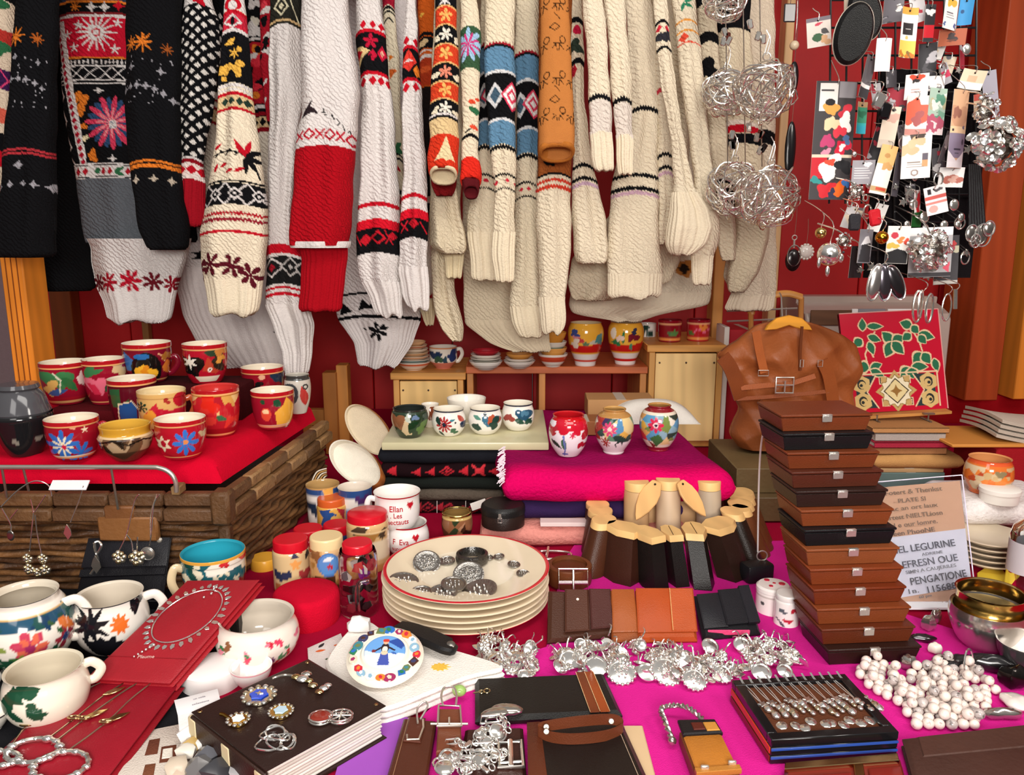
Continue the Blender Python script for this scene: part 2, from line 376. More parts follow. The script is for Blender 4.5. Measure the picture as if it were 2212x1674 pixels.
for k,(p0,p1,top)in enumerate(((699,728,806),(729,753,792))):
 A,B=xY(p0,900,2.3+.02*k),xY(p1,900,2.3+.02*k);z1=zY(top,2.3)
 m.box(((A+B)/2,2.33+.02*k,(TZ+.006+z1)/2),(B-A,.05,z1-TZ-.006),('a8682e','c2803c')[k],.002)
A=xY(640,880,2.34);m.box((A+.03,2.36,zY(900,2.36)),(.14,.03,.05),'b8793a',.002)
m.box((A+.03,2.36,(TZ+.006+zY(905,2.36))/2),(.03,.028,zY(905,2.36)-TZ-.006),'a8682e',.002)
solo('timber_stand',m,WOODZ,'bare wooden upright stand behind the open oval box','stand')
# ------------------------------------------------------------ wicker hamper on the left
FY,BZ=1.39,zY(1058,1.39,480)
FX=xY(478,1062,FY);LX=-1.25;BX=FX+.055;BYb=1.95
hp=thing('wicker_hamper','big dark wicker hamper with wooden rim and red cloth on top','hamper',((LX+FX)/2,1.67,TZ+.006))
def weave(p0,p1,z0,z1,rows,ny):
 # woven strakes between two upright lines, bulging out towards ny
 m=MB();L=math.hypot(p1[0]-p0[0],p1[1]-p0[1]);nc=int(L/.006);g=random.Random(3);G=[];Cc=[]
 pal=[lin(c)for c in('6b4524','7d5430','5a381c','8a5f36','4c2f18','74502e')]
 u=np.linspace(0,1,nc)
 for r in range(rows):
  ph=(r%2)*PI;cr=pal[g.randrange(6)]
  seg=[g.randrange(6)for _ in range(nc//7+2)]
  for k in range(6):
   v=k/5;bul=math.sin(PI*min(max(v,.02),.98))*.006
   off=bul*(1+.55*np.sin(u*L/.05*PI+ph))+.002*np.sin(u*37+r*2.1)
   zz=z0+(z1-z0)*(r+v*.94)/rows+.0015*np.sin(u*29+r)
   G.append(np.stack([p0[0]+(p1[0]-p0[0])*u+ny[0]*off,p0[1]+(p1[1]-p0[1])*u+ny[1]*off,zz],-1))
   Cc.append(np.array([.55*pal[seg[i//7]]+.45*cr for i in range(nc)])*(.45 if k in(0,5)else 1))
 m.grid(G,np.array(Cc));return m
weave((LX,FY),(FX,FY),TZ+.006,BZ-.055,11,(0,-1)).build('front_weave',WICK,hp)
weave((FX,FY),(BX,BYb),TZ+.006,BZ-.055,11,(1,.1)).build('side_weave',WICK,hp)
m=MB();m.box(((LX+FX)/2,(FY+BYb)/2,(TZ+BZ)/2-.03),(FX-LX-.012,BYb-FY-.012,BZ-TZ-.08),'3a2412');m.build('inner_case',WICK,hp)
m=MB()
for z,o,c in((BZ-.015,.0,'7a5a36'),(BZ-.042,.008,'6b4a28')):
 g=random.Random(5)
 for k in range(7):
  xa=LX+(FX-LX)*k/7;m.box((xa+(FX-LX)/14,FY-.006-o,z),((FX-LX)/7-.001,.024,.025),('8a6440','745030','64442a')[g.randrange(3)],.004)
 M=frame((FX,FY,z),(BX-FX,BYb-FY,0),(0,0,1));L=math.hypot(BX-FX,BYb-FY)
 for k in range(6):m.box((L*(k+.5)/6,0,-.006-o),(L/6-.001,.025,.024),('8a6440','745030','64442a')[g.randrange(3)],.004,M=None)if 0 else m.take(MB().box((0,0,0),(L/6-.001,.025,.024),('9a744a','7d5834','6a4a2c')[g.randrange(3)],.004),M@Matrix.Translation((L*(k+.5)/6,0,.006+o)))
m.build('rim',WICK,hp)
m=MB();m.box((FX+.006,FY-.012,BZ-.028),(.036,.04,.064),'5f3f22',.006);m.box((FX+.004,FY-.004,(TZ+BZ)/2-.02),(.022,.026,BZ-TZ-.09),'55381e',.005);m.build('corner_post',WICK,hp)
m=MB();m.box((xY(280,1140,FY-.02),FY-.022,zY(1140,FY-.02)),(.11,.014,.048),'8a5a30',.004);m.box((xY(257,1100,FY-.025),FY-.022,zY(1106,FY-.02)),(.055,.012,.026),'7a4c28',.003);m.build('leather_hasp',SUEDE,hp)
# red cloth on the hamper and dark risers behind
CZ=1.0
m=MB();G=[]
xs=np.linspace(0,1,70);ys=np.linspace(0,1,60)
for v in ys:
 row=[]
 for u in xs:
  x=LX+.02+(FX+.055*v-.012-LX-.02)*u;y=FY+.03+(BYb-FY-.05)*v
  e=min(u*0+1,(1-u)/.06,v/.07,1);e=max(0,min(1,e));q=math.sqrt(max(0,1-(1-e)**2))
  row.append((x,y,BZ+.002+(CZ-BZ-.002)*q+(.0012*math.sin(x*30)*math.sin(y*25)if q>.95 else 0)))
 G.append(row)
m.grid(G,'cc0428',flip=True)
solo('red_felt_cloth',m,FELT,'bright red felt cloth padding the top of the wicker hamper','cloth')
def riser(px0,px1,z0,z1,y0,y1,col,label):
 a,b=xY(px0,850,y0),xY(px1,850,y0);m=MB();m.box(((a+b)/2,(y0+y1)/2,(z0+z1)/2),(b-a,y1-y0,z1-z0),col,.006,2);solo('display_riser',m,FELT,label,'riser')
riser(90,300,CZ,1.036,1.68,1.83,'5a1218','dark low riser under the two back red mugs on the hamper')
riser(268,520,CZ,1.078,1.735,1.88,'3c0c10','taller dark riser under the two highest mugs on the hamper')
# ------------------------------------------------------------ hanging knitwear
def sm(a,k):
 for _ in range(k):a=np.concatenate([a[:1],(a[:-2]+2*a[1:-1]+a[2:])/4,a[-1:]])
 return a
def tubes(st,Y,base,ops,cuff=None,ribs=13,thick=.62,arch=10,fold=1.,seed=0,rail=2.19,hem='flat',lip=True,nf=76,wob=1.,tilt=0.,tz=2.3,open_=0.):
 # one hanging knitted tube: stations (y, left, right) down its length; returns body mesh and cuff mesh
 g=np.random.RandomState(seed);st=sorted(st);y=np.array([s[0]for s in st],float);l=np.array([s[1]for s in st],float);r=np.array([s[2]for s in st],float)
 step=2.5;yy=np.arange(y[0],y[-1]+step,step);yy[-1]=y[-1]
 L=sm(np.interp(yy,y,l),6);R=sm(np.interp(yy,y,r),6)
 L=L+wob*(1.2*np.sin(yy/31+seed)+.7*np.sin(yy/13+seed*2));R=R+wob*(1.2*np.sin(yy/27+seed*3)+.7*np.sin(yy/11+seed))
 nb=nf//2;th=np.concatenate([np.linspace(PI,2*PI,nf,endpoint=False),np.linspace(0,PI,nb,endpoint=False)])
 c,s=np.cos(th),np.sin(th);c=np.sign(c)*np.abs(c)**.86;s=np.sign(s)*np.abs(s)**.8
 G=[];X=[];YY=[]
 ph=g.uniform(0,6.3,4)
 def ring(k,yv,lv,rv,sc=1.,dz=0.,dy=0.):
  cx,hw=(lv+rv)/2,(rv-lv)/2;P=atY(cx,yv,Y);mm=mpp(P);w=hw*mm*sc;t=min(thick*w,.075)
  fade=min(1,max(0,(yv+60)/200));f=fold*.0045*(np.sin(c*4.2+ph[0]+yv/140)+.4*np.sin(c*8+ph[1]-yv/90))*fade*min(1,w/.05)
  cuffy=cuff is not None and yv>cuff
  rb=.0013*np.cos(np.arange(len(th))/nf*2*PI*ribs)if cuffy else 0
  dn=yy[-1]-yv;ed=1 if dn>9 or not lip else .9+.1*math.sqrt(max(0,1-(1-dn/9)**2));w*=ed;t*=ed;ef=max(0,1-dn/45)
  x=P.x+c*(w+rb);yq=P.y+s*(t+rb)+f*(s<0)+dy;z=np.full(len(th),P.z+dz)-open_*ef*s+tilt*c*w+.0015*np.sin(c*7+ph[2])*(cuffy)
  u=min(1,max(0,(-40-yv)/90))if rail else 0 # gathers on to the rail above the picture
  yq=yq*(1-u)+(rail+s*t*.3)*u if u else yq
  return np.stack([x,yq,z],-1),cx+hw*c,np.full(len(th),yv)-arch*np.where(s<=0,c*c,1)*1.0
 for k in range(len(yy)):
  q=ring(k,yy[k],L[k],R[k]);G.append(q[0]);X.append(q[1]);YY.append(q[2])
 if tz is not None and y[0]<-40:G[0][:,2]=np.maximum(G[0][:,2],tz)
 if lip:
  for sc,dz in((.95,-.004),(.86,.001),(.8,.02),(.74,.06)):
   q=ring(len(yy),yy[-1],L[-1],R[-1],sc,dz);G.append(q[0]);X.append(q[1]);YY.append(q[2]+40*0)
 if hem=='wavy':
  for k in range(1,12):
   a=(12-k)/12;i=-k-(4 if lip else 0)
   G[i][:,2]+=a*a*.005*np.sin(c*5+ph[0])
  if lip:
   for i in range(-4,0):G[i][:,2]+=.005*np.sin(c*5+ph[0])
 G=np.array(G);P=Paint(np.array(X),np.array(YY),base);C=P.go(ops).reshape(len(G),len(th),3)
 if cuff is None:return MB().grid(G,C,cu=True),None
 k=int(np.searchsorted(yy,cuff));return MB().grid(G[:k+1],C[:k+1],cu=True),MB().grid(G[k:],C[k:],cu=True)
NG=[0]
def jumper(label,tubs,Y=2.1,cat='jumper',group=None):
 # one garment; tubs: list of (part name, stations, base, ops, options)
 NG[0]+=1;r=None
 for i,(nm,st,base,ops,kw)in enumerate(tubs):
  kw=dict(kw);y_=kw.pop('Y',Y);mt=kw.pop('mat',KNIT);a,b=tubes(st,y_,base,ops,seed=NG[0]*7+i,**kw)
  if r is None:
   P=atY((st[0][1]+st[0][2])/2,st[0][0],y_);r=thing('knitted_jumper' if cat=='jumper' else 'knitted_cardigan',label,cat,(P.x,Y,P.z))
  o=a.build(nm,mt,r,sharp=0)
  if b:b.build('cuff' if nm=='sleeve' else 'hem',RIB if mt is KNIT else mt,o,sharp=0)
 return r
WH,CR,BK,RD,DR='dcd5d1','e2d4b8','0e0e11','c01024','8c0d1c'
OR,TN,BLU,GR,PK,GY,YL,GN='e07a28','dcbf90','5d86a4','9c9aa0','e8487a','55585e','e8b24a','2f6a44'
T=-150
# 1 black cardigan with orange snowflakes, two black garments at the far left
sp1=[('st',50,82,24,8,OR,.25),('st',95,88,16,8,'b05a20',.25),('st',50,125,9,4,GR,.2),('st',95,138,9,4,GR,.2)]
sp1+=[('st',25+16*i,172+((i-1)**2)*1.2,8,4,GR,.35)for i in range(6)]+[('dots',10,118,112,235,26,1.6,GR,2)]
sp1+=[('b',322,327,'b03038'),('b',330,335,'b03038'),('st',57,358,13,4,GR,.2)]+[('st',15+26*i,398,10,4,GR,.25)for i in range(5)]
jumper('black cardigan with orange snowflakes and red double stripe above the orange post',[
  ('body',[(T,70,190),(200,100,200),(450,60,208),(570,55,210),(625,58,205)],'101012',[],dict(Y=2.16,thick=.3)),
  ('sleeve',[(T,35,120),(0,38,125),(200,24,120),(330,12,118),(430,8,118),(500,2,118),(552,-6,116)],BK,sp1,dict(Y=1.84))],2.05,'cardigan')
jumper('beige jumper with red and green blocks at the very edge of the stall',[
  ('sleeve',[(T,-60,35),(0,-60,38),(120,-60,32),(250,-60,22),(400,-60,8)],'e2cdb4',[('bs',-60,40,-150,20,9,26,[RD,GN,BK,'d99a7a'],1),('b',66,100,'b8342c'),('bl',5,105,20,GN,3),('bl',8,10,16,GN,4),('b',148,190,'3a1c4a'),('lat',150,188,24,3,PK),('b',230,262,'d8604c'),('b',282,320,BK),('b',320,352,RD)],dict(Y=1.9,cuff=None))])
# 2 flowered front panel over grey band and white hem
D=[]
for k in range(21):D.append(('d',134+k*2.9,58+k*14.6,5,7.5,'a8142c'))
op2=[('b',T,8,'2a3448'),('b',8,13,OR),('b',13,38,BK),('st',178,22,13,8,OR,.3),('st',212,23,13,4,WH,.3),('st',240,23,13,4,WH,.3),('st',268,18,13,4,RD,.3),('b',33,38,'7a1c20'),('b',38,44,WH),
 ('b',44,130,'c4142e'),('st',222,76,46,16,WH,.3),('e',222,76,9,9,'c4142e'),('e',222,76,6,6,WH)]+[('st',x,y,12,5,WH,.25)for x,y in((160,80),(176,108),(262,112),(268,55),(186,62))]
op2+=[('b',128,132,OR),('b',132,145,BK),('dr',range(160,290,9),139,3,6,WH),('b',145,149,WH),('b',149,176,BK),('lat',149,176,30,3.4,WH),('b',176,179,WH),('b',183,186,WH),('b',186,354,BK)]
op2+=[('bl',186,214,14,OR,4),('bl',190,232,12,OR,5),('st',227,200,10,4,WH,.25),('st',258,345,10,4,WH,.25),('bl',212,338,11,OR,6),('bl',184,250,7,OR,7),('bl',192,275,7,OR,8),('bl',196,300,6,'e8d8b0',9),('fl',254,268,54,11,'2e4a6e',None,.2,.1,.6),('fl',254,268,58,11,'d63c5a',None,.2,.38,.9),('fl',254,268,34,11,'e88a90',None,.2,.38,2.2),('e',258,272,9,10,WH),('dots',251,265,265,279,9,1.2,'40506a',4)]
op2+=[('poly',[(126,48),(150,48),(200,356),(186,356)],WH)]+D+[('b',354,386,WH),('b',357,359,BK),('b',382,384,BK),('dr',(180,196,236,252),371,6,9,'b01828'),('e',222,370,6,7,GN),('lf',262,372,22,9,-.5,GN),('lf',262,372,22,9,.4,GN),('dr',(288,300),371,6,8,'b01828'),('poly',[(106,190),(132,190),(172,356),(150,356)],BK),('ln',[(132,170),(150,210),(138,225),(156,262),(146,280),(166,318),(152,330),(172,352)],4,WH),('b',386,520,'60646a')]
op2b=[('fl',x,604+dy,r,7,c,None,.2,.2,.8,1.15)for x,dy,r,c in((219,2,19,'6a1420'),(252,2,21,'a01426'),(298,0,24,'b4142a'),(340,2,20,'6a1420'),(378,4,18,'8c1424'))]
jumper('black and red jumper with pink flower over a grey band and white starred hem',[
  ('body',[(T,128,300),(0,130,300),(200,138,310),(385,166,318),(525,186,330),(545,198,350)],BK,op2,dict(Y=2.1,thick=.35,arch=4,nf=110,lip=False)),
  ('hem',[(515,185,412),(535,195,408),(570,197,400),(610,206,384),(650,224,376),(692,232,368)],WH,op2b,dict(Y=2.08,thick=.35,arch=6,nf=110,cuff=622,ribs=15,rail=None,hem='wavy',fold=2.2))],2.1)
# 3 black sleeve with orange double stripe
sp3=[('st',325,98,24,8,OR,.22),('st',298,98,18,9,OR,.22),('st',372,108,14,8,'9a5020',.22),('st',299,148,10,4,GR,.2),('st',360,158,10,4,GR,.2)]
sp3+=[('st',280+17*i,189+((i-1.5)**2)*1.2,9,4,GR,.35)for i in range(7)]+[('dots',276,392,125,235,26,1.7,GR,9),('b',347,352,OR),('b',355,363,OR)]+[('st',308+37*i,387,11,4,'b8aa98',.22)for i in range(3)]
jumper('black jumper with orange snowflake and orange double stripe beside the flowered panel',[
  ('sleeve',[(T,278,385),(0,276,390),(200,272,388),(350,281,388),(430,296,396),(500,305,408),(536,320,405)],BK,sp3,dict(Y=1.98)),
  ('body',[(T,360,420),(200,355,410),(420,330,420),(520,360,428)],'0d0d0f',[],dict(Y=2.25,thick=.3))],2.05)
# 4 check sleeve with red cuff
jumper('black and white lozenge jumper sleeve ending in a dark red cuff',[
  ('sleeve',[(T,410,462),(0,400,458),(40,398,470),(120,392,474),(220,386,462),(300,384,446),(345,384,440),(400,386,442),(450,381,443),(486,379,446)],BK,[('b',T,12,WH),('bl',437,5,10,RD,1),('chk',14,338,26,12.5,.42,'e6e0d8',398),('b',338,343,WH),('b',343,352,DR),('b',352,386,'ecdcd4'),('dr',(398,420,440),366,11,10,RD),('b',386,500,'a01020')],dict(Y=2.02,cuff=388,ribs=11))],2.05)
# behind: tan band with dark lozenges
jumper('cream jumper with tan lozenge band, mostly hidden between patterned sleeves',[
  ('sleeve',[(T,445,480),(60,455,490),(220,445,480),(300,440,476),(420,432,474),(520,430,474)],'d8ccba',[('b',T,200,BK),('chk',30,140,20,12,.4,'d8d0c8',450),('b',204,210,WH),('b',214,220,DR),('b',231,238,DR),('b',238,262,TN),('dr',(458,476),250,7,10,BK),('b',262,268,DR)],dict(Y=2.22))])
# 5 cream sleeve, leaf branch, star cuff
op5=[('b',T,22,WH),('e',507,10,18,16,RD),('e',507,14,10,10,WH),('b',24,32,RD),('b',32,64,'c4243a'),('d',507,48,22,16,WH),('d',507,48,15,10,'c4243a'),('e',507,48,4,10,BK),('b',64,72,WH),('b',72,182,BK)]
op5+=[('lf',495,100,24,12,-.7,YL),('lf',490,96,22,8,.1,YL),('lf',528,104,16,12,2.4,YL),('st',512,118,13,6,YL,.35),('bl',490,150,15,YL,3),('bl',520,148,13,YL,5),('lf',530,160,18,10,2.6,YL),('lf',484,165,18,10,.8,YL),('b',183,190,WH),('b',194,198,WH),('b',201,208,RD),('b',208,234,TN),('dr',(492,508,526,540),221,8,9,'24382e'),('b',234,240,'b81424')]
op5+=[('ln',[(468,332),(500,328),(530,332),(556,352),(566,380)],3.2,BK)]+[('lf',480+12*i,331,13,4,-2.5 if i%2 else 2.5,BK)for i in range(6)]+[('lf',538,338,40,11,a,c)for a,c in((-1.3,RD),(-.6,BK),(.2,BK),(.9,BK),(1.5,BK),(-2.1,RD))]+[('lf',x,y,20,8,a,RD)for x,y,a in((472,370,-1.2),(486,362,-.5),(500,374,-.4),(520,372,-.5),(470,320,-.6))]
op5+=[('b',390,394,BK),('b',396,442,BK),('lat',396,442,44,5,WH,478),('dr',(478,522,566),419,15,14,WH),('dr',(478,522,566),419,10,9,BK),('dr',(478,522,566),419,4,4,WH),('b',456,462,'b01828',3,7),('b',468,475,'90182a',3,7),('b',496,502,RD)]
op5+=[('fl',x,y,26,6,'5a1220',None,.2,.3,.85)for x,y in((470,566),(514,572),(550,588),(436,572))]
jumper('cream jumper sleeve with red and black leaf branch, lattice band and dark star cuff',[
  ('sleeve',[(T,490,525),(0,488,527),(60,482,536),(140,478,540),(240,472,550),(340,462,562),(430,446,576),(500,432,576),(560,436,574),(620,446,566),(676,455,556)],'eadcc2',op5,dict(Y=1.92,cuff=598,ribs=13,fold=1.4,hem='wavy'))],2.0)
# 6 black and red patterned sleeve behind
jumper('black and red folk jumper sleeve hanging behind the cream leaf sleeve',[
  ('sleeve',[(T,530,600),(120,528,600),(250,545,600),(420,560,600),(520,566,600)],BK,[('bs',525,600,-150,72,14,12,[WH,BK,'d8d0c0'],2),('b',72,78,WH),('b',86,92,WH),('b',96,225,'b01828'),('bs',525,600,100,220,16,13,[BK,WH,OR,'d83040',BK],6),('b',228,236,WH),('b',244,252,DR),('b',254,276,TN),('dr',(556,572,588),265,7,10,BK),('b',276,286,DR),('b',286,600,'e4dac8')],dict(Y=2.2)),
  ('sleeve',[(T,560,610),(0,560,600),(140,565,598),(260,575,600)],'a81828',[('bs',560,600,-100,220,18,9,[WH,BK,'d83a48'],12)],dict(Y=2.12))])
# 7 white sleeve with black diamond yoke, black band, drooping white cuff
op7=[('b',T,45,'24241e'),('d',613,18,18,22,'cfc8a8'),('d',613,18,13,16,'24241e'),('d',613,18,6,8,'cfc8a8'),('ln',[(632,0),(640,25),(650,50)],2.5,'cfc8a8'),('b',45,50,'c8a878'),('b',50,56,'24241e')]
op7+=[('b',525,545,RD),('b',545,552,WH),('b',552,610,'1c1c1c'),('d',596,574,24,22,'d8d0cc'),('d',596,574,19,17,'1c1c1c'),('d',596,574,8,9,'a01828'),('d',634,574,24,22,'b8b4b0'),('d',634,574,19,17,'1c1c1c'),('d',634,574,6,6,'b8b4b0'),('d',660,574,18,20,'b8b4b0'),('d',660,574,13,15,'1c1c1c'),('b',610,616,WH),('b',616,621,RD),('b',628,635,RD)]
jumper('white jumper sleeve with black diamond band and long drooping white cuff',[
  ('sleeve',[(T,588,640),(0,584,650),(80,583,650),(200,582,655),(330,580,640),(450,577,632),(520,577,632),(560,578,660),(620,576,662),(660,576,668),(700,596,676),(760,614,674),(808,618,668)],WH,op7,dict(Y=2.0,cuff=655,ribs=11,fold=2,hem='wavy'))],2.0)
# 8 big white sleeve with runes, red lower part, fur line and red cuff
op8=[('poly',[(658,254),(664,240),(676,228),(681,220),(684,221),(680,232),(690,240),(697,252),(688,248),(676,247),(668,250)],'2c2024'),('ln',[(706,240),(708,252),(714,254)],2.5,BK),('ln',[(704,247),(716,246)],2.2,BK),('ln',[(724,252),(730,262)],2.5,BK),('ln',[(736,262),(742,268),(738,274)],2.5,BK),('ln',[(748,272),(752,284)],2.5,BK),('ln',[(758,284),(762,280),(766,294)],2.5,BK)]
for i in range(6):
 x=655+i*22;y=292+(i-1)**2*.5
 op8+=[('ln',[(x-8,y-9),(x+8,y+9)],4,'b4182c'),('ln',[(x+8,y-9),(x-8,y+9)],4,'b4182c')]if i%2==0 else[('d',x,y,14,14,'b4182c'),('d',x,y,8,8,WH)]
op8+=[('b',317,800,'a80818')]
jumper('white jumper with black runes above a plain red sleeve end and red ribbed cuff',[
  ('sleeve',[(T,655,745),(0,651,750),(100,650,762),(200,652,778),(250,652,774),(310,642,768),(340,640,766),(430,634,762),(500,628,756),(530,630,752)],WH,op8,dict(Y=1.9,nf=80,arch=9,lip=False)),
  ('cuff',[(522,645,750),(560,652,748),(620,650,742),(668,648,740)],'a40818',[],dict(Y=1.93,cuff=522.1,ribs=13,rail=None,fold=.5)),
  ('fur_trim',[(521,626,756),(525,625,757),(531,626,756),(535,628,754)],WH,[],dict(Y=1.9,lip=False,rail=None,mat=FLUFF))],2.0)
# 9, 10 white sleeves with black and red band
def w9(x0,xs,up,y0,rd,bkA,bkB):return[('b',up[0],up[1],BK),('b',up[0]-6,up[0]+2,RD),('b',up[1]-4,up[1]+4,RD),('dr',xs,up[0]-16,7,10,RD),('dr',xs,up[1]+16,8,11,RD),('b',y0,y0+9,RD),('b',rd,rd+20,'d01428'),('b',bkA,bkB,BK)]
jumper('white jumper sleeve with black red-flowered band and lower black diamond band',[
  ('sleeve',[(T,772,820),(0,768,822),(80,769,832),(160,778,840),(240,782,850),(350,780,858),(440,776,862),(520,772,866),(560,770,866),(600,776,862),(640,798,868),(680,814,870)],WH,w9(770,(788,808,826,842),(72,160),436,472,492,544)+[('poly',[(774,98),(802,112),(776,140)],'e0c48a'),('poly',[(774,106),(788,114),(776,128)],RD),('fl',804,92,16,5,'c01838'),('d',808,122,10,13,'c01838'),('d',828,115,11,18,'c01838'),('d',828,115,5,8,'e0a08a'),('poly',[(790,130),(806,118),(800,158)],BK),('dr',(794,),515,13,13,'c01828'),('d',822,512,18,16,'c01828'),('d',822,512,11,10,BK),('ln',[(836,496),(852,522)],3,'c01828'),('ln',[(852,498),(838,524)],3,'c01828'),('d',852,505,9,9,'c01828'),('ln',[(774,500),(784,524)],3,'c01828')],dict(Y=1.98,cuff=606,ribs=9,fold=1.8,hem='wavy'))],2.0)
jumper('narrower white jumper sleeve with red lozenges and black banded end',[
  ('sleeve',[(T,884,892),(0,878,896),(60,873,902),(150,869,906),(250,870,914),(380,871,921),(470,866,926),(515,862,924),(550,862,920),(590,861,925),(640,872,928),(666,884,926)],WH,w9(868,(879,900),(104,172),417,450,470,512)+[('d',884,132,18,24,'d83a30'),('d',884,132,12,3,WH),('d',902,152,9,14,OR),('d',896,482,12,12,'c01828'),('ln',[(868,476),(882,496)],3,'c01828'),('ln',[(882,476),(868,496)],3,'c01828'),('ln',[(910,478),(922,496)],3,'c01828')],dict(Y=1.96,cuff=575,ribs=8,fold=2,hem='wavy'))],2.0)
jumper('narrow cream jumper sleeve with orange flecks between two white sleeves',[
  ('sleeve',[(T,826,852),(0,826,852),(100,832,860),(250,838,868),(400,846,874),(450,850,872)],'e8dcc0',[('b',T,12,'a01830'),('b',14,20,BK),('b',24,28,BK),('ln',[(832,46),(840,40),(850,46)],4,BK),('poly',[(842,120),(852,124),(842,132)],OR),('poly',[(842,150),(860,150),(844,172)],'d8682c'),('lf',856,320,20,9,-.9,GN),('e',862,325,8,8,GN),('b',332,336,BK),('b',340,345,BK),('poly',[(856,352),(868,368),(856,370)],RD),('b',408,418,BK),('b',422,440,'b84048')],dict(Y=2.14))])
jumper('plain greyish white jumper body glimpsed behind the red and white sleeves',[
  ('body',[(T,750,900),(200,756,905),(400,760,930),(520,750,930),(640,745,935)],'d8cfc4',[('b',-10,6,BK),('b',430,470,BK)],dict(Y=2.3,thick=.2))])
# 13 orange jumper behind and 14 banded sleeve
jumper('orange and black jumper sleeve mostly hidden behind the banded sleeve',[
  ('sleeve',[(T,904,940),(0,904,942),(100,905,945),(190,908,945),(300,915,950),(420,918,955)],'c85a1c',[('d',912,32,6,5,YL),('b',70,78,BK),('b',80,105,BK),('bl',914,92,9,TN,3),('b',108,112,WH),('b',118,126,WH),('b',126,186,'b03a1c'),('bl',920,150,10,'d85a2c',3),('b',188,420,'1c1414')],dict(Y=2.16))])
b14=[('b',T,15,BK),('st',962,4,16,6,WH,.3)]
RB='d04022'
for k,y in enumerate((15,55,97,137,178,215)):
 nx=(55,97,137,178,215,256)[k];ro=k%2==0
 b14+=[('b',y,nx,RB if ro else BK),('b',y-2,y+2,'e0b070'),('fl',964,(y+nx)/2,15,5+k%2,'f0b060' if ro else('e8e0d0','e88a70','e8e0d0')[k//2],None,.2,k*.4,.8)]
 if not ro:b14+=[('bl',942,(y+nx)/2+4,8,'e8dcc0',k),('bl',988,(y+nx)/2+6,7,'e8dcc0',k+9)]
b14+=[('b',246,250,WH),('b',250,256,BK),('b',256,290,'dcbf8c'),('b',290,390,'d0341c'),('poly',[(966,294),(984,352),(974,350),(966,358),(958,350),(940,356)],'e4cfa0'),('b',364,372,'d0341c')]
jumper('red and black banded jumper sleeve with cream tree, open end showing its pale edge',[
  ('sleeve',[(T,945,985),(0,942,986),(100,938,989),(200,931,992),(265,926,989),(300,928,990),(340,924,990),(376,926,990)],BK,b14,dict(Y=1.9,fold=.5,open_=.017)),
  ('cuff_lining',[(368,934,982),(374,928,988),(380,928,988)],'d8c8a4',[],dict(Y=1.9,rail=None,mat=RIB,open_=.017)),
  ('sleeve',[(T,940,985),(200,940,985),(372,930,988),(400,930,988),(420,938,980)],'7c1418',[],dict(Y=1.99))],2.0)
jumper('slim cream jumper sleeve with green flower patch and bright red open cuff',[
  ('sleeve',[(T,998,1028),(0,995,1031),(70,994,1038),(150,996,1038),(250,998,1034),(330,998,1034),(370,996,1040),(394,994,1040)],CR,[('b',58,148,'36553a'),('fl',1012,98,36,9,'9cc0dc',None,.2,0,.8),('fl',1012,98,26,9,'c83a78',None,.2,.3,2),('lf',1026,216,16,6,-.7,'d84a30'),('e',1020,221,8,5,'d84a30'),('bl',1026,238,9,GN,3),('e',1024,274,9,5,'d84a30'),('ln',[(1006,284),(1016,280)],4,BK),('b',289,297,BK),('b',338,420,'d82a1c')],dict(Y=1.92,fold=.5,open_=.014)),
  ('cuff_lining',[(386,1000,1036),(392,996,1038),(414,999,1036)],'58141a',[],dict(Y=1.92,rail=None,mat=RIB,open_=.014))],2.0)
# 16/17 cream and blue jumpers
def b16(xs,c=CR,dy=0):return[('b',93+dy,100+dy,'a01c2c',3,7),('b',99+dy,104+dy,BK),('b',104+dy,154+dy,BLU),('b',154+dy,160+dy,'d8d8d8'),('b',160+dy,256+dy,BK)]+[('d',xs[0],207+dy,20,28,'d0d0d0'),('d',xs[0],207+dy,11,18,'40586a'),('d',xs[1],207+dy,24,32,'d83a58'),('d',xs[1],207+dy,19,26,'f0e8e4'),('d',xs[1],207+dy,12,17,'d83a58'),('d',xs[1],207+dy,7,9,'f0e8e4')]+[('b',256+dy,262+dy,'d8d8d8'),('b',262+dy,312+dy,BLU),('b',312+dy,321+dy,BK,3,6),('b',373+dy,378+dy,BK,2,5),('dr',(xs[0]-16,xs[0]+2,xs[1]-10,xs[1]+8),390+dy,5,5,'c8283c'),('b',403+dy,407+dy,BK,2,5)]
jumper('cream jumper with slate blue bands and pink star on black, both cuffs hanging together',[
  ('sleeve',[(T,1050,1105),(0,1046,1112),(100,1046,1112),(200,1048,1114),(300,1056,1114),(400,1068,1114),(480,1066,1112),(560,1064,1110),(606,1070,1112)],CR,b16((1070,1106)),dict(Y=1.96,cuff=500,ribs=8)),
  ('sleeve',[(T,1040,1070),(240,1034,1066),(320,1030,1066),(400,1022,1070),(470,1008,1072),(540,1014,1076),(602,1018,1078)],CR,b16((1046,1062)),dict(Y=2.06,cuff=500,ribs=9))],2.0)
jumper('cream and blue jumper half hidden, long plain sleeve hanging below',[
  ('sleeve',[(T,1116,1170),(0,1112,1168),(150,1112,1166),(300,1118,1164),(400,1112,1162),(550,1112,1164),(650,1098,1168),(700,1108,1178),(725,1120,1176)],CR,b16((1124,1152),CR,18),dict(Y=2.1,cuff=660,ribs=9)),
  ('body',[(T,1010,1160),(400,1000,1165),(600,1000,1175),(700,1005,1185),(742,1060,1185),(757,1100,1190)],'dacbb0',[],dict(Y=2.26,thick=.2,cuff=690,ribs=20))],2.15)
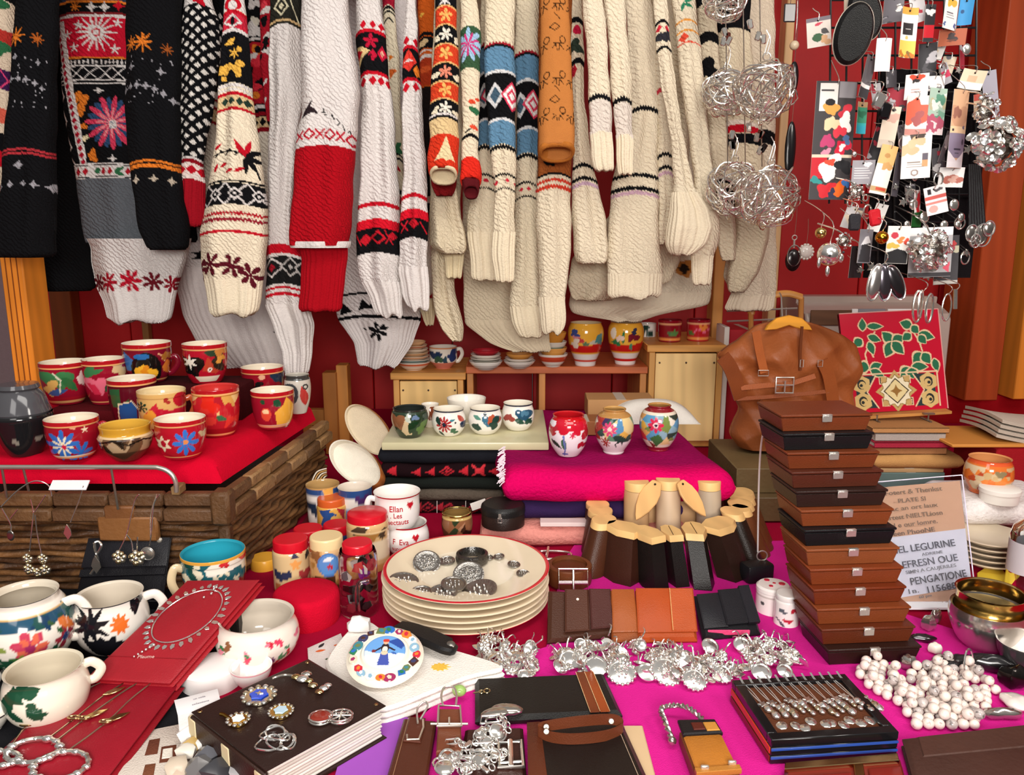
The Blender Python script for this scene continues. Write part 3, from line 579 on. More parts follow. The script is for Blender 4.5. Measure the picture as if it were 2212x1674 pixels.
# 18 tan leather-look sleeve
o18=[]
for y,r in((15,1),(100,.9),(175,1),(252,1)):
 for x in(1170,1204,1234):
  o18+=[('ln',[(x-12,y+8),(x-4,y-1),(x-2,y+12)],2,'3a2412'),('ln',[(x+12,y+8),(x+4,y-1),(x+2,y+12)],2,'3a2412'),('ln',[(x-10,y-3),(x+12,y-4)],2,'3a2412'),('e',x+10,y-12,7,8,'3a2412'),('e',x+10,y-12,5,6,'bb763c')]
for y in(62,218):o18+=[('ln',[(1186,y),(1198,y-8),(1208,y),(1198,y+8),(1186,y)],2,'3a2412'),('ln',[(1196,y-30),(1208,y-18)],2,'3a2412')]
jumper('tan felted sleeve printed with dark symbols and an open rolled end',[
  ('sleeve',[(T,1168,1226),(0,1167,1228),(120,1168,1234),(220,1164,1238),(300,1164,1242),(328,1163,1240)],'bb763c',o18,dict(Y=1.92,mat=FELT,fold=.3,wob=.4,open_=.016)),
  ('rolled_end',[(318,1166,1238),(324,1162,1241),(332,1162,1241)],'b06a2c',[],dict(Y=1.92,rail=None,mat=FELT,open_=.016))],2.0)
jumper('cream jumper sleeve with brown top and red stripes under the tan sleeve',[
  ('sleeve',[(T,1165,1235),(300,1162,1234),(380,1160,1233),(480,1158,1234),(580,1162,1230),(650,1166,1220),(700,1168,1220),(716,1172,1216)],'e0d2b8',[('b',T,373,'9a5426'),('bl',1190,350,12,BK,3),('b',373,378,BK),('b',385,392,'c83a28',2,6),('b',398,407,'c83a28',2,6)],dict(Y=2.02,cuff=640,ribs=9,hem='wavy'))],2.05)
# 20-26 cream jumpers with black lines
jumper('cream jumper with small red motifs and two black lines over a wide cuff',[
  ('sleeve',[(T,1226,1256),(60,1230,1260),(200,1236,1262),(320,1236,1274),(400,1236,1292),(480,1236,1308),(540,1238,1314),(566,1244,1312)],'e0d2b8',[('b',38,50,BK),('e',1246,66,9,10,'c01c40'),('bl',1244,100,14,'2e3a30',2),('b',126,138,BK),('dr',(1236,1240),150,6,14,'b02030'),('b',352,360,BK,2,6),('b',380,388,BK,2,6),('b',392,400,'c0a0b4',2,6)],dict(Y=2.04,cuff=None,fold=1.5))],2.1)
jumper('cream jumper with both black-lined sleeves folded forward over its ribbed body',[
  ('sleeve',[(T,1262,1300),(0,1258,1303),(100,1266,1312),(200,1272,1318),(280,1274,1322),(340,1276,1326),(366,1284,1326)],'e0d2b8',[('b',203,214,BK,3,6),('b',216,284,'d8ccc0')],dict(Y=1.9,cuff=286,ribs=8)),
  ('sleeve',[(T,1306,1345),(0,1304,1350),(100,1314,1358),(200,1321,1366),(280,1328,1366),(350,1334,1366),(374,1336,1366)],'e0d2b8',[('b',209,220,BK,3,6),('b',222,290,'d8ccc0')],dict(Y=1.94,cuff=290,ribs=8)),
  ('body',[(T,1350,1405),(0,1350,1408),(120,1358,1418),(230,1362,1421),(360,1330,1421),(420,1318,1421),(520,1312,1424),(600,1312,1430),(640,1312,1428)],'e0d2b8',[('b',228,238,BK,3,6),('b',373,381,BK,2,6),('b',401,410,BK,2,6),('b',412,420,'c4a0b0',2,6)],dict(Y=2.06,cuff=590,ribs=16,thick=.35,hem='wavy'))],2.0)
jumper('cream jumper whose patterned sleeve flares into a wide ribbed cuff',[
  ('sleeve',[(T,1410,1438),(0,1412,1440),(100,1416,1450),(180,1428,1458),(260,1442,1472),(340,1452,1484),(400,1456,1498),(450,1448,1526),(490,1440,1536),(530,1438,1520),(548,1446,1498)],'ddcfb5',[('b',44,51,BK),('dr',(1422,1440),60,6,8,'c02838'),('bl',1432,80,13,'2c2c32',3),('bl',1442,72,9,'2c2c32',5),('b',100,107,BK)],dict(Y=1.94,cuff=415,ribs=11,fold=1.5)),
  ('sleeve',[(T,1405,1430),(200,1416,1444),(320,1420,1454),(420,1421,1456),(500,1422,1446),(526,1424,1436)],'ddcfb5',[('b',190,200,'c83848'),('b',328,336,BK,2,6),('b',356,364,BK,2,6),('b',368,376,'c4a0b0',2,6)],dict(Y=2.06)),
  ('body',[(T,1400,1500),(300,1400,1490),(450,1330,1480),(560,1235,1470),(610,1225,1450),(646,1235,1330)],'d8c9ae',[],dict(Y=2.2,thick=.25,cuff=None,fold=2))],2.05)
jumper('cream jumper sleeve with green sprig and orange lines beside the wire balls',[
  ('sleeve',[(T,1452,1496),(0,1452,1502),(100,1462,1512),(200,1474,1522),(300,1488,1530),(380,1500,1542),(450,1502,1550),(500,1490,1554),(530,1488,1552),(560,1496,1540),(612,1496,1534)],'ddcfb5',[('lf',1474,8,24,9,-.5,'2c7a5a'),('lf',1474,12,22,8,.2,'2c7a5a'),('lf',1474,8,20,8,1.8,'2c7a5a'),('b',44,48,'e0943c'),('b',66,70,'e0943c'),('d',1474,82,11,10,'d84a34'),('b',92,95,'d84a34')],dict(Y=1.98,cuff=552,ribs=8)),
  ('body',[(T,1440,1530),(300,1440,1540),(500,1380,1540),(620,1236,1538),(660,1228,1530),(680,1236,1420),(692,1316,1390)],'e2d4bc',[('bl',1473,575,22,'b8783a',3),('d',1473,577,13,13,'2c2018')],dict(Y=2.34,thick=.2,cuff=630,ribs=26))],2.05)
jumper('cream and black jumper sleeve half covered by the silver wire balls',[
  ('sleeve',[(T,1500,1545),(60,1506,1548),(200,1520,1560),(380,1540,1580),(480,1550,1590),(530,1552,1590),(560,1560,1588)],'d8c9ae',[('b',T,10,BK),('b',70,92,BK),('bl',1530,150,22,BK,2),('b',385,396,BK),('b',405,440,BK)],dict(Y=2.12)),
  ('sleeve',[(T,1540,1620),(60,1545,1620),(250,1545,1630),(300,1552,1640),(420,1585,1660),(520,1590,1660),(590,1570,1640),(628,1572,1610)],'d6c6aa',[('b',T,66,BK),('b',262,272,'e8d8c8'),('b',272,288,RD),('b',290,312,BK)],dict(Y=2.2)),
  ('body',[(T,1560,1670),(300,1590,1675),(500,1575,1678),(600,1562,1676),(632,1580,1676),(668,1566,1672)],'dccbb4',[('b',280,310,BK)],dict(Y=2.3,thick=.3,cuff=636,ribs=16))],2.2)
# lower ends behind
jumper('cream jumper with two drooping cuffs folded over above the saucers',[
  ('sleeve',[(T,940,1000),(300,932,1000),(400,928,986),(470,928,996),(530,930,1008),(545,950,1006)],'d8c9ac',[],dict(Y=2.04,fold=2)),
  ('cuff',[(530,956,1004),(560,960,1000),(598,964,996)],'dccca8',[],dict(Y=2.08,rail=None,cuff=530.1,ribs=8)),
  ('sleeve',[(T,950,1000),(480,930,996),(560,930,982),(620,934,982),(680,942,994),(710,954,1002),(734,974,1000)],'e2d3b6',[],dict(Y=2.14,fold=2)),
  ('cuff',[(645,900,940),(670,908,940),(700,918,938)],'cdbd9c',[],dict(Y=2.2,rail=2.46,cuff=645.1,ribs=7))],2.1)
jumper('grey white ribbed jumper hem hanging lowest above the hamper mugs',[
  ('body',[(T,440,640),(450,430,600),(560,380,610),(620,384,620),(680,402,640),(740,430,660),(792,478,655)],'d8cecb',[('b',540,556,BK),('d',420,548,20,10,'d8cecb'),('lf',618,690,36,9,.9,BK),('lf',618,700,22,8,2.6,BK),('lf',622,706,22,8,.2,BK),('lf',630,716,24,8,1.5,BK)],dict(Y=2.3,thick=.3,nf=110,cuff=575,ribs=22,rail=2.46,fold=2))],2.3)
jumper('white jumper hem with black triangle band and small black flower above the frame',[
  ('body',[(T,740,900),(450,735,900),(560,728,905),(640,724,910),(690,732,908),(740,766,890),(790,772,858)],'e6dedc',[('b',628,633,BK),('poly',[(776,668),(786,642),(806,660)],BK),('poly',[(738,672),(742,646),(764,668)],BK),('poly',[(798,664),(830,664),(812,642)],BK),('b',676,683,BK),('fl',820,712,22,6,BK,None,.2,.2,.8),('lf',786,704,14,4,.5,BK),('lf',832,708,16,5,-.5,BK)],dict(Y=2.26,thick=.3,nf=110,cuff=690,ribs=20,rail=2.46,fold=2,hem='wavy'))],2.3)
# ------------------------------------------------------------ pottery and jars
def text_mb(s,h,thick=.0006):
 # lettering as a flat mesh, cap height h, centred on the origin in local xy
 cu=bpy.data.curves.new('lettering','FONT');cu.body=s;cu.size=h/.7;cu.align_x='CENTER';cu.align_y='CENTER';cu.resolution_u=3;cu.extrude=thick/2;cu.offset=h*.012
 o=bpy.data.objects.new('lettering',cu);SC.collection.objects.link(o)
 dg=bpy.context.evaluated_depsgraph_get();me=bpy.data.meshes.new_from_object(o.evaluated_get(dg));bpy.data.objects.remove(o)
 V=np.array([v.co for v in me.vertices]).reshape(-1,3);fs=[list(p.vertices)for p in me.polygons];bpy.data.meshes.remove(me)
 return V,fs
def resamp(prof,n):
 p=np.array(prof,float);d=np.r_[0,np.cumsum(np.hypot(*(np.diff(p,axis=0).T*np.array([[1],[1.]]))))]
 t=np.linspace(0,d[-1],n);t=np.unique(np.r_[t,d]);return np.column_stack([np.interp(t,d,p[:,0]),np.interp(t,d,p[:,1])])
CUP=[(0,0),(.58,0),(.66,.015),(.7,.05),(.84,.2),(.94,.45),(.985,.7),(.975,.86),(1.0,.89),(1,.985),(.985,1)]
POT=[(0,0),(.5,0),(.58,.02),(.7,.08),(.9,.25),(1,.5),(.97,.72),(.89,.88),(.88,.96),(.9,1)]
BARREL=[(0,0),(.56,0),(.6,.02),(.66,.08),(.86,.3),(.98,.55),(1,.72),(.95,.88),(.9,.93),(.9,.99),(.88,1)]
VASE=[(0,0),(.5,0),(.54,.03),(.56,.07),(.86,.28),(1,.52),(.98,.7),(.84,.85),(.62,.92),(.56,.95),(.6,.985),(.58,1)]
OPENV=[(0,0),(.5,0),(.56,.02),(.82,.2),(.97,.42),(1,.6),(.94,.8),(.82,.9),(.78,.95),(.8,1)]
BOWL=[(0,0),(.5,0),(.52,.06),(.7,.25),(.9,.6),(.99,.9),(1,1)]
TUMB=[(0,0),(.86,0),(.9,.02),(.94,.1),(1,.9),(1,1)]
JAR=[(0,0),(.88,0),(.95,.03),(1,.1),(1,.5),(1,.86),(.97,.95),(.9,1)]
BIGPOT=[(0,0),(.5,0),(.54,.05),(.56,.09),(.84,.25),(1,.5),(.96,.7),(.78,.88),(.7,.92),(.72,1)]
def vessel(nm,label,cx,yt,yb,w,z,prof=CUP,base='a01426',ops=(),inner='efe4d0',cat='mug',rim=None,handle=None,group=None,mt=None,wall=.07,n=156,hcol=None,openr=None,rz=0.):
 prof=list(prof);rb=max(p[0]for p in prof if p[1]<.05);rt=prof[-1][0]
 P0=atZ(cx,yb,z);R=w/2*mpp(P0);R*=1+rb*R*.9/P0.y;c=Vector((P0.x*(1+rb*R/P0.y),P0.y+rb*R,z))
 H=atY(cx,yt,c.y-rt*R).z-z
 t=thing(nm,label,cat,c,group)
 rz=-math.atan2(c.x,c.y);p=np.array([tuple(q)for q in prof[:1]]+[tuple(q)for q in spl([(*q,0)for q in prof[1:]],9)[:,:2]]);th=np.linspace(-PI,PI,n,endpoint=False);s=np.sin(th)
 xx=np.where(np.abs(th)<=PI/2,s,np.sign(th)*(1+np.abs(th)-PI/2))
 X=np.tile(cx+w/2*xx,(len(p),1));Y=np.repeat(yt+(1-p[:,1:2])*(yb-yt),n,1)
 pt=Paint(X,Y,base);pt.go(ops)
 if rim:pt.b(yt-2,yt+rim[1],rim[0])
 C=pt.c.reshape(len(p),n,3)
 def ringrow(r,h):return np.stack([c.x+R*r*np.sin(th+rz),c.y-R*r*np.cos(th+rz),np.full(n,z+H*h)],-1)
 G=[ringrow(r,h)for r,h in p]
 m=MB();m.grid(G,C,cu=True)
 m.build('body',mt or GLAZE,t)
 if openr is None or openr:
  q=[(rt,1),(rt-wall*.45,.995),(rt-wall,.97)]+[(max(r-wall,.0),h)for r,h in prof[::-1]if .1<h<.93]+[(max(rb-wall,.1),.07),(0.001,.07)]
  m=MB();m.grid([ringrow(r,h)for r,h in q],inner,cu=True);m.build('inside',mt or GLAZE,t)
 if handle:
  az,h1,h2,out,th_=handle;a=math.radians(az)+rz;d=Vector((math.sin(a),-math.cos(a),0))
  def pr(h):return R*np.interp(h,[q[1]for q in prof],[q[0]for q in prof])*.97
  pts=[d*pr(h1)+Vector((0,0,H*h1)),d*(pr(h1)+R*out*.7)+Vector((0,0,H*(h1+.02))),d*(max(pr(h1),pr(h2))+R*out)+Vector((0,0,H*(h1*.6+h2*.4))),d*(pr(h2)+R*out*.55)+Vector((0,0,H*(h2+.03))),d*pr(h2)+Vector((0,0,H*h2))]
  m=MB();m.tube([c+Vector(tuple(q))for q in spl(pts,7)],R*th_,hcol or base,10,flat=1.35);m.build('handle',mt or GLAZE,t)
 t['_']=0;del t['_']
 return dict(t=t,c=c,R=R,H=H,z=z+H,prof=prof)
def wrap_text(v,s,px,py,cx,yt,yb,w,hpx,col,roll=0.):
 # lettering laid on the curved side of a vessel
 h=hpx*w/2 and hpx*v['R']/(w/2);V,fs=text_mb(s,h);V[:,1]*=1.1
 ca,sa=math.cos(roll),math.sin(roll);V[:,:2]=V[:,:2]@np.array([[ca,sa],[-sa,ca]])
 a0=math.asin(max(-.95,min(.95,(px-cx)/(w/2))));hh=1-(py-yt)/(yb-yt)
 z=v['c'].z+hh*v['H']+V[:,1];rel=np.clip((z-v['c'].z)/v['H'],.02,.98)
 r=v['R']*np.interp(rel,[q[1]for q in v['prof']],[q[0]for q in v['prof']])+.0007+V[:,2]
 th=a0+V[:,0]/v['R']-math.atan2(v['c'].x,v['c'].y)
 m=MB();m.add(np.column_stack([v['c'].x+r*np.sin(th),v['c'].y-r*np.cos(th),z]),fs,col,False);m.build('lettering',GLOSS,v['t'])
ORL='e8a060'
def redm(label,cx,yt,yb,w,z,ops,base='9c1224',handle=None,prof=CUP,foot=True,inner='eadcc4'):
 o=list(ops)+[('b',yt-3,yt+8,'b0141e'),('b',yt+8,yt+11,'f0b070')]
 if foot:o+=[('b',yb-9,yb-6,'e8a068')]
 return vessel('painted_mug',label,cx,yt,yb,w,z,prof,base,o,inner,handle=handle,group='red painted mugs on the hamper',hcol=base)
g5=[GN,'1e3a2c','e8d0a0','2a5a8c','c83a48','e8a850','141414']
redm('red mug with big blue and white lotus flower, front row nearest the handle rail end',164,914,996,107,CZ,[('fl',142,962,34,9,'2c68b8',None,.2,0,.7),('fl',142,962,22,9,'e8dcc0',None,.2,.35,1.6),('e',144,964,5,5,'c82040'),('fl',178,980,26,7,'2c68b8',None,.2,.4,.8),('st',187,932,7,5,'e8d0b0',.4),('bl',165,924,6,'d89878',3),('b',984,990,'e8dcc8')],handle=(80,.75,.3,.3,.1))
vessel('gilt_bowl','brown and tan bowl with gold collar between two red mugs',277,928,997,110,CZ,[(0,0),(.45,0),(.5,.02),(.85,.3),(1,.62),(.99,.68),(.9,.8),(.93,.97),(.91,1)],'4a3324',[('vor',200,360,945,975,18,['4a3324','a88a6a','6a4c34','b89a78','2c1e14'],4),('ln',[(222,958),(250,950),(280,960),(310,952),(335,958)],3,'1c120c'),('b',942,948,'e0c090'),('b',920,944,'d09a30')],'d8a840',cat='bowl',mt=GLAZE)
redm('red mug with single bright blue daisy, front row beside the gold-collared bowl',396,914,995,105,CZ,[('fl',404,957,28,8,'3070c4',None,.2,0,.6),('e',404,955,5.5,5.5,'e08848'),('st',357,958,18,6,'e8d4b4',.5),('e',358,958,5,7,'b01428'),('bl',442,944,8,'c8b088',3)],'b01426')
vessel('painted_mug','cream and orange mug with red fruit and looped handle, second row',357,851,945,98,CZ+.0,CUP,'dcae68',[('e',393,868,14,15,'b81c2c'),('bl',366,868,6,'a8342c',2),('poly',[(318,896),(345,870),(354,900),(338,908)],'c82838'),('bl',335,900,16,'e89a38',7),('bl',378,900,26,'c01c34',3,.8),('fl',316,880,12,7,'24402c'),('b',848,854,'e8c890'),('b',926,960,'9c1224')],'e8d0a0',handle=(92,.75,.3,.35,.1),group='red painted mugs on the hamper',hcol='b8522c')
redm('orange-rimmed mug covered in red tulips and green leaves, second row',473,845,947,97,CZ,[('vor',400,560,858,925,34,['d8a050','c8242c','d8342c',GN,'e8c080','b01c28','24503a','c83a3a'],5),('bl',460,872,18,'d8281c',2),('bl',498,890,18,'c01c28',4),('lf',470,900,24,12,.3,GN),('b',926,948,'98141e'),('e',455,908,16,9,'d83c34')],'c8903c',inner='c83430')
redm('crimson mug with yellow cup shape and small red face, by the hamper edge',593,850,929,90,CZ,[('poly',[(596,890),(614,876),(622,860),(636,880),(640,918),(600,920)],'e8a83c'),('e',577,894,11,14,'d84a34'),('e',577,888,7,5,'f0d0a0'),('lf',594,866,20,16,.6,'1e4a30'),('lf',568,864,12,9,.8,'1e4a30'),('b',918,924,'e0a890')],'98142a')
redm('dark red mug with blue lily pad and green stems in the middle of the group',294,825,925,98,CZ,[('poly',[(250,842),(268,840),(270,880),(252,880)],'2c5a34'),('lf',270,892,34,16,-1.1,'2c5a34'),('poly',[(262,872),(290,868),(300,880),(298,905),(262,908)],'14508c'),('ln',[(258,908),(264,872),(290,866),(304,886)],2.5,'e8d8b0'),('bl',330,860,10,'e08a50',4),('poly',[(300,860),(330,880),(330,920),(304,915)],'d8b878')],'5a0f1e')
redm('red mug with green pears and blue leaf, outermost in the back row',147,788,877,95,1.036,[('bl',132,820,24,'3a7a48',3,.9),('bl',118,838,14,'d8b060',5),('lf',110,850,40,14,-.2,'2a5c94'),('lf',140,815,45,18,.8,'2c6a3c'),('ln',[(125,806),(138,822),(134,846)],3,'e0dcc0'),('bl',180,822,12,'e8d0c8',6),('b',858,866,'a81828'),('b',866,870,'e8b070')],'96122a')
redm('red mug with pink tulip and green leaves beside the mug with pears',233,781,876,86,1.036,[('bl',217,832,18,'e06a80',3,1.2),('lf',196,815,34,18,-1,'3a7a48'),('lf',206,806,28,10,-.3,'3a7a48'),('poly',[(196,826),(206,850),(222,850),(212,830)],'c82c48'),('lf',230,846,40,16,-.8,'1e4a30'),('bl',262,800,14,'d8b888',2)],'96122a')
redm('tall red mug with black arch, yellow jug shape and blue wing, top back row',324,746,829,99,1.078,[('poly',[(278,760),(296,778),(304,768),(290,800),(278,800)],'2a68a8'),('e',320,802,32,40,'121212'),('bl',315,806,20,'f0b030',4),('bl',316,800,9,'e08a20',5),('e',312,770,16,6,'2a68a8'),('ln',[(346,766),(354,772),(358,782),(352,776)],3,'e8a880'),('bl',362,796,10,'d87830',6),('bl',362,772,9,'a86a2c',7)],'7a0f24',handle=(75,.6,.2,.3,.09))
redm('red mug with white lily on black and a bird shape, highest on the dark riser',448,747,830,92,1.078,[('bl',418,790,20,'101010',3,1.3),('st',416,782,16,6,'f0e8d8',.35),('poly',[(440,800),(452,772),(478,800),(470,808)],'b8402c'),('lf',446,762,40,14,.15,'30402c'),('bl',474,784,15,'2c2018',6),('bl',482,760,12,'c8803c',7),('e',456,798,5,5,'f0e0d0'),('e',456,798,2,2,'101010'),('bl',478,778,8,'e09a40',9),('poly',[(420,812),(480,812),(474,824),(428,824)],'e8d8c0')],'b01428',foot=False)
redm('dark red mug with navy leaf, half hidden behind the mug with the yellow cup',572,799,885,89,CZ,[('bl',606,818,14,'1c3044',3),('e',570,815,7,5,'d8a080'),('bl',560,838,12,'141414',5),('e',572,836,8,3,'c84a58')],'8c1022')
vessel('painted_mug','grey white mug with dark rim, swirl and red bird, behind the hamper edge',646,813,895,56,CZ,BARREL,'c8c0b4',[('b',808,822,'3a3a38'),('e',630,850,17,22,'3c4044'),('e',628,850,11,15,'c8c0b4'),('lf',664,876,44,18,-1.8,'b83a34'),('e',662,836,6,6,'3a3a38'),('e',662,836,3,3,'c8c0b4')],'b8b0a4')
vessel('lidded_pot','shiny black lidded pot with pale flecks at the outer end of the hamper',58,905,988,122,CZ,[(0,0),(.48,0),(.54,.02),(.74,.3),(.95,.78),(1,.92),(.97,1.0)],'1c1c1e',[('bl',36,954,7,'8a8478',2),('bl',90,952,7,'8a8478',3),('ln',[(58,942),(80,941)],2,'9a948a')],cat='pot',openr=0)
_v=bpy.data.objects['lidded_pot']
m=MB();c0=Vector(_v.location);rr=.052;m.lathe([(.0,.058),(.034,.057),(.037,.05),(.033,.046),(.042,.036),(.052,.004),(.05,.0),(0,0)],(c0.x,c0.y,atY(58,905,c0.y-.05).z),40,'4c4c50',flip=True);m.build('lid',GLAZE,_v)
# cups on the white board
BDZ=.935
cg='white flowered cups on the pale board'
vessel('painted_cup','dark green cup with tan patches at the end of the pale board',886,888,948,79,BDZ,BARREL,'2a3c2c',[('bl',860,910,14,'8a5a3c',3,1.3),('poly',[(866,930),(876,905),(890,912),(892,938),(874,940)],'d8c098'),('lf',884,935,46,24,-1,'1c3a22'),('bl',914,925,12,'5a7a3c',5),('bl',882,903,7,'c0c8b8',6),('bl',898,902,6,'6a80a0',8),('b',880,891,'262a26'),('b',941,950,'2c3428')],'2c302c',cat='cup')
W1='f2ede4'
vessel('painted_cup','white cup with red cornflower, second along the pale board',970,889,944,73,BDZ,POT,W1,[('fl',960,916,17,11,'a8282c','1c2c3c',.25,0,.5),('lf',972,908,12,5,-.2,'40808c'),('lf',944,900,20,10,1.2,'1c3a34'),('lf',990,898,22,10,.9,'b84a3c'),('lf',994,914,20,14,.5,'1c2c4c'),('bl',982,930,9,'3c6a4c',2,.6),('e',984,912,2,2,'222222'),('lf',946,930,16,7,.8,'1c3a34'),('b',884,892,'2c3040')],'f0e8d8',cat='cup',group=cg)
vessel('painted_cup','white cup with blue and orange bird shape, third along the pale board',1048,887,940,73,BDZ,POT,W1,[('bl',1062,910,15,'3c7088',3),('bl',1066,906,11,'b85838',4),('bl',1068,914,11,'1c4038',5),('lf',1022,898,20,8,.4,'5a9080'),('lf',1018,918,24,14,.3,'1c4038'),('lf',1030,930,18,9,-1.4,'1c4038'),('e',1048,894,4,3,'1c3038'),('b',882,890,'2c3040')],'f0e8d8',cat='cup',group=cg)
vessel('painted_cup','white cup with dark blue rose and green leaves, last on the pale board',1119,876,932,70,BDZ,POT,W1,[('bl',1132,896,14,'24506a',3),('bl',1133,892,7,'4c7a94',4),('lf',1112,904,24,11,.4,'1c4a3c'),('lf',1134,914,18,11,-.6,'1c4a3c'),('lf',1142,906,14,8,.9,'1c4a3c'),('bl',1100,902,9,'9a4038',8),('b',872,879,'2c3040')],'f0e8d8',cat='cup',group=cg)
vessel('white_bowl','plain white bowl standing behind the row of flowered cups',1008,868,915,84,BDZ,BOWL,'eee6d8',[],'f4eee2',cat='bowl')
vessel('painted_cup','white cup with brown patch mostly hidden behind the dark green cup',930,876,925,42,BDZ,POT,'e8dccc',[('bl',938,898,12,'7a3c24',2,1.4)],'efe6d8',cat='cup')
# vases on the pink blanket
VZ=.9165
vessel('painted_vase','white vase with red poppies and red rim on the magenta blanket',1227,902,988,84,VZ,OPENV,'ece4ea',[('b',897,912,'c8141c'),('vor',1140,1320,912,930,22,['c8182c','d02030','ece4ea','c01428'],3),('bl',1210,922,14,'c81830',2),('bl',1250,925,12,'c81830',9),('lf',1258,950,26,14,-1.2,'b01c2c'),('bl',1258,960,8,'b01c2c',4),('st',1236,938,9,6,'d03050',.3),('lf',1215,945,30,12,1.4,'3c6a50'),('lf',1190,950,28,9,.7,'1c3a2c'),('ln',[(1217,940),(1220,970),(1215,982)],4,'6a78b8'),('ln',[(1210,980),(1226,980)],3,'5a68b0'),('bl',1195,932,8,'b0303c',5)],'c01820',cat='vase',mt=GLAZE)
vessel('painted_vase','round bellied vase with pink rose, tan neck, in the middle of the three',1325,887,983,83,VZ,VASE,'e8dce0',[('vor',1240,1420,902,950,44,['5a90bc','e0c890','5c8a70','2c5048','d8a850','e8e0d0','6a8c50','a83a34','40305a'],8),('fl',1316,924,16,9,'d84a78','f0d8d0',.3,0,.4),('fl',1306,954,12,8,'9c3a30'),('lf',1322,940,40,16,.3,'1c4038'),('ln',[(1332,964),(1328,956),(1344,950),(1346,960)],2,'2c3030'),('b',880,902,'b8864a')],'c89858',cat='vase')
vessel('painted_vase','round bellied vase with crimson foot and red anemone, last of the three',1421,879,977,83,VZ,VASE,'e4d8c4',[('vor',1340,1500,896,952,48,['5a98c0','e0b04c','3c6a50','e8e0d0','7a8c48','c83a40','d8a060','2c4038','8cb0c0'],12),('fl',1415,915,17,8,'d02c50','f0d0d0',.35,0,.35),('e',1415,915,3,3,'3c2040'),('poly',[(1400,944),(1422,934),(1434,948),(1416,964)],'3c6a3c'),('poly',[(1396,950),(1416,962),(1404,968)],'7a2c28'),('poly',[(1425,958),(1440,940),(1454,960)],'e0c088'),('b',966,980,'8c1c2c'),('b',872,890,'8c1c28')],'b8864a',cat='vase')
# pots on the shelf behind
def yel(label,cx,yt,yb,seed,ops):return vessel('yellow_vase',label,cx,yt,yb,77,zM,[(0,0),(.55,0),(.58,.03),(.62,.12),(.9,.42),(1,.7),(.97,.86),(.86,.97),(.87,1)],'f0e8e4',[('b',yt-3,yt+64,'eeb03c'),('poly',[(cx-50,yt+60),(cx-50,yt+44),(cx-20,yt+46),(cx+20,yt+44),(cx+50,yt+36),(cx+50,yt+60)],'c8201c'),('b',yt+48,yt+60,'c8201c'),('b',yt+78,yt+82,'d84838')]+ops,'d8c098',cat='vase',group=None)
yel('yellow topped vase with blue bird and red base band, nearer the saucers',1264,700,792,1,[('bl',1242,722,9,'3a4a8c',2),('bl',1244,730,6,'d88a90',3),('bl',1252,735,7,'c83a40',4),('bl',1242,742,9,'e8d8c8',5),('lf',1256,742,20,8,0,'5a7a5a'),('lf',1272,742,26,10,-.3,'c8c0b0'),('poly',[(1288,724),(1298,720),(1300,746),(1284,738)],'4c8a8c')])
yel('yellow topped vase with white figure and green cactus, nearer the tall cabinet',1350,699,789,5,[('b',774,780,'c8201c'),('e',1324,720,6,12,'f0e8d8'),('poly',[(1318,740),(1334,728),(1340,748),(1326,744)],'2c7a4c'),('lf',1344,742,30,7,-1.5,'2c7a4c'),('bl',1338,730,7,'f0d0c0',7),('bl',1366,728,10,'7a1c2c',4),('bl',1368,716,6,'2c3050',5),('bl',1362,748,5,'4c8a6c',6)])
for cx,yt,yb,lb,op in((1446,693,740,'small maroon mug with green leaves on the tall cabinet',[('lf',1440,716,22,12,.5,'4c7a4c'),('lf',1448,725,20,14,-.5,'5a8a4c')]),(1507,692,738,'small red mug with orange swirl by the upright post',[('ln',[(1496,722),(1506,710),(1520,718),(1530,712)],3,'e86a8c'),('bl',1518,708,7,'e88a3c',3),('lf',1486,718,16,9,.5,'5a7a3c')])):
 vessel('painted_mug',lb,cx,yt,yb,50,zR,TUMB,'8c1422' if cx<1480 else 'b82028',op+[('b',yt-3,yt+6,'8c1020'),('b',yt+6,yt+8,'f0b080'),('b',yb-8,yb-3,'e8924c')],'6c1018')
vessel('painted_cup','white cup with dark leaf wedged behind the yellow vases',1397,700,772,36,zM,TUMB,'e8e4dc',[('bl',1396,716,11,'1c3c34',2),('ln',[(1388,722),(1404,708)],2,'e8e4dc')],'e8e4dc',cat='cup')
vessel('painted_cup','white cup with navy flowers and coral foot on the small cabinet',958,752,797,60,zL,[(0,0),(.55,0),(.58,.04),(.95,.32),(1,.5),(1,1)],'efe6d8',[('bl',942,768,10,'243a5c',3),('bl',948,776,8,'3c5a44',4),('bl',978,768,11,'243a6c',5),('bl',962,778,6,'2c4a5c',6),('b',783,800,'d8806c'),('b',747,754,'d88a58')],'efe6d8',cat='cup',handle=(88,.85,.3,.38,.1))
def saucers(cx,yb,z,lst,label_fmt,grp,cat='saucer',nm='saucer'):
 zz=z;P0=atZ(cx,yb,z);R0=.5*mpp(P0);Yc=P0.y+.028
 for i,(w,hp,base,ops,kind)in enumerate(lst):
  R=w*R0;H=hp*mpp(P0)*1.02;c=Vector((P0.x,Yc,zz))
  pr=resamp(BOWL,24);n=48;th=np.linspace(0,2*PI,n,endpoint=False)
  pt=Paint(np.zeros(len(pr)*n),np.repeat(pr[:,1],n),base);pt.go(ops);m=MB()
  m.grid([np.stack([c.x+R*r*np.sin(th),c.y-R*r*np.cos(th),np.full(n,zz+H*h)],-1)for r,h in pr],pt.c.reshape(len(pr),n,3),cu=True)
  m.grid([np.stack([c.x+R*r*np.sin(th),c.y-R*r*np.cos(th),np.full(n,zz+H*h)],-1)for r,h in((1,1),(.95,.98),(.8,.6),(.5,.25),(.01,.22))],base,cu=True)
  solo(nm,m,GLAZE,label_fmt%kind,cat,grp);zz+=H*.62
S=lambda c:[('b',.62,.86,c)]
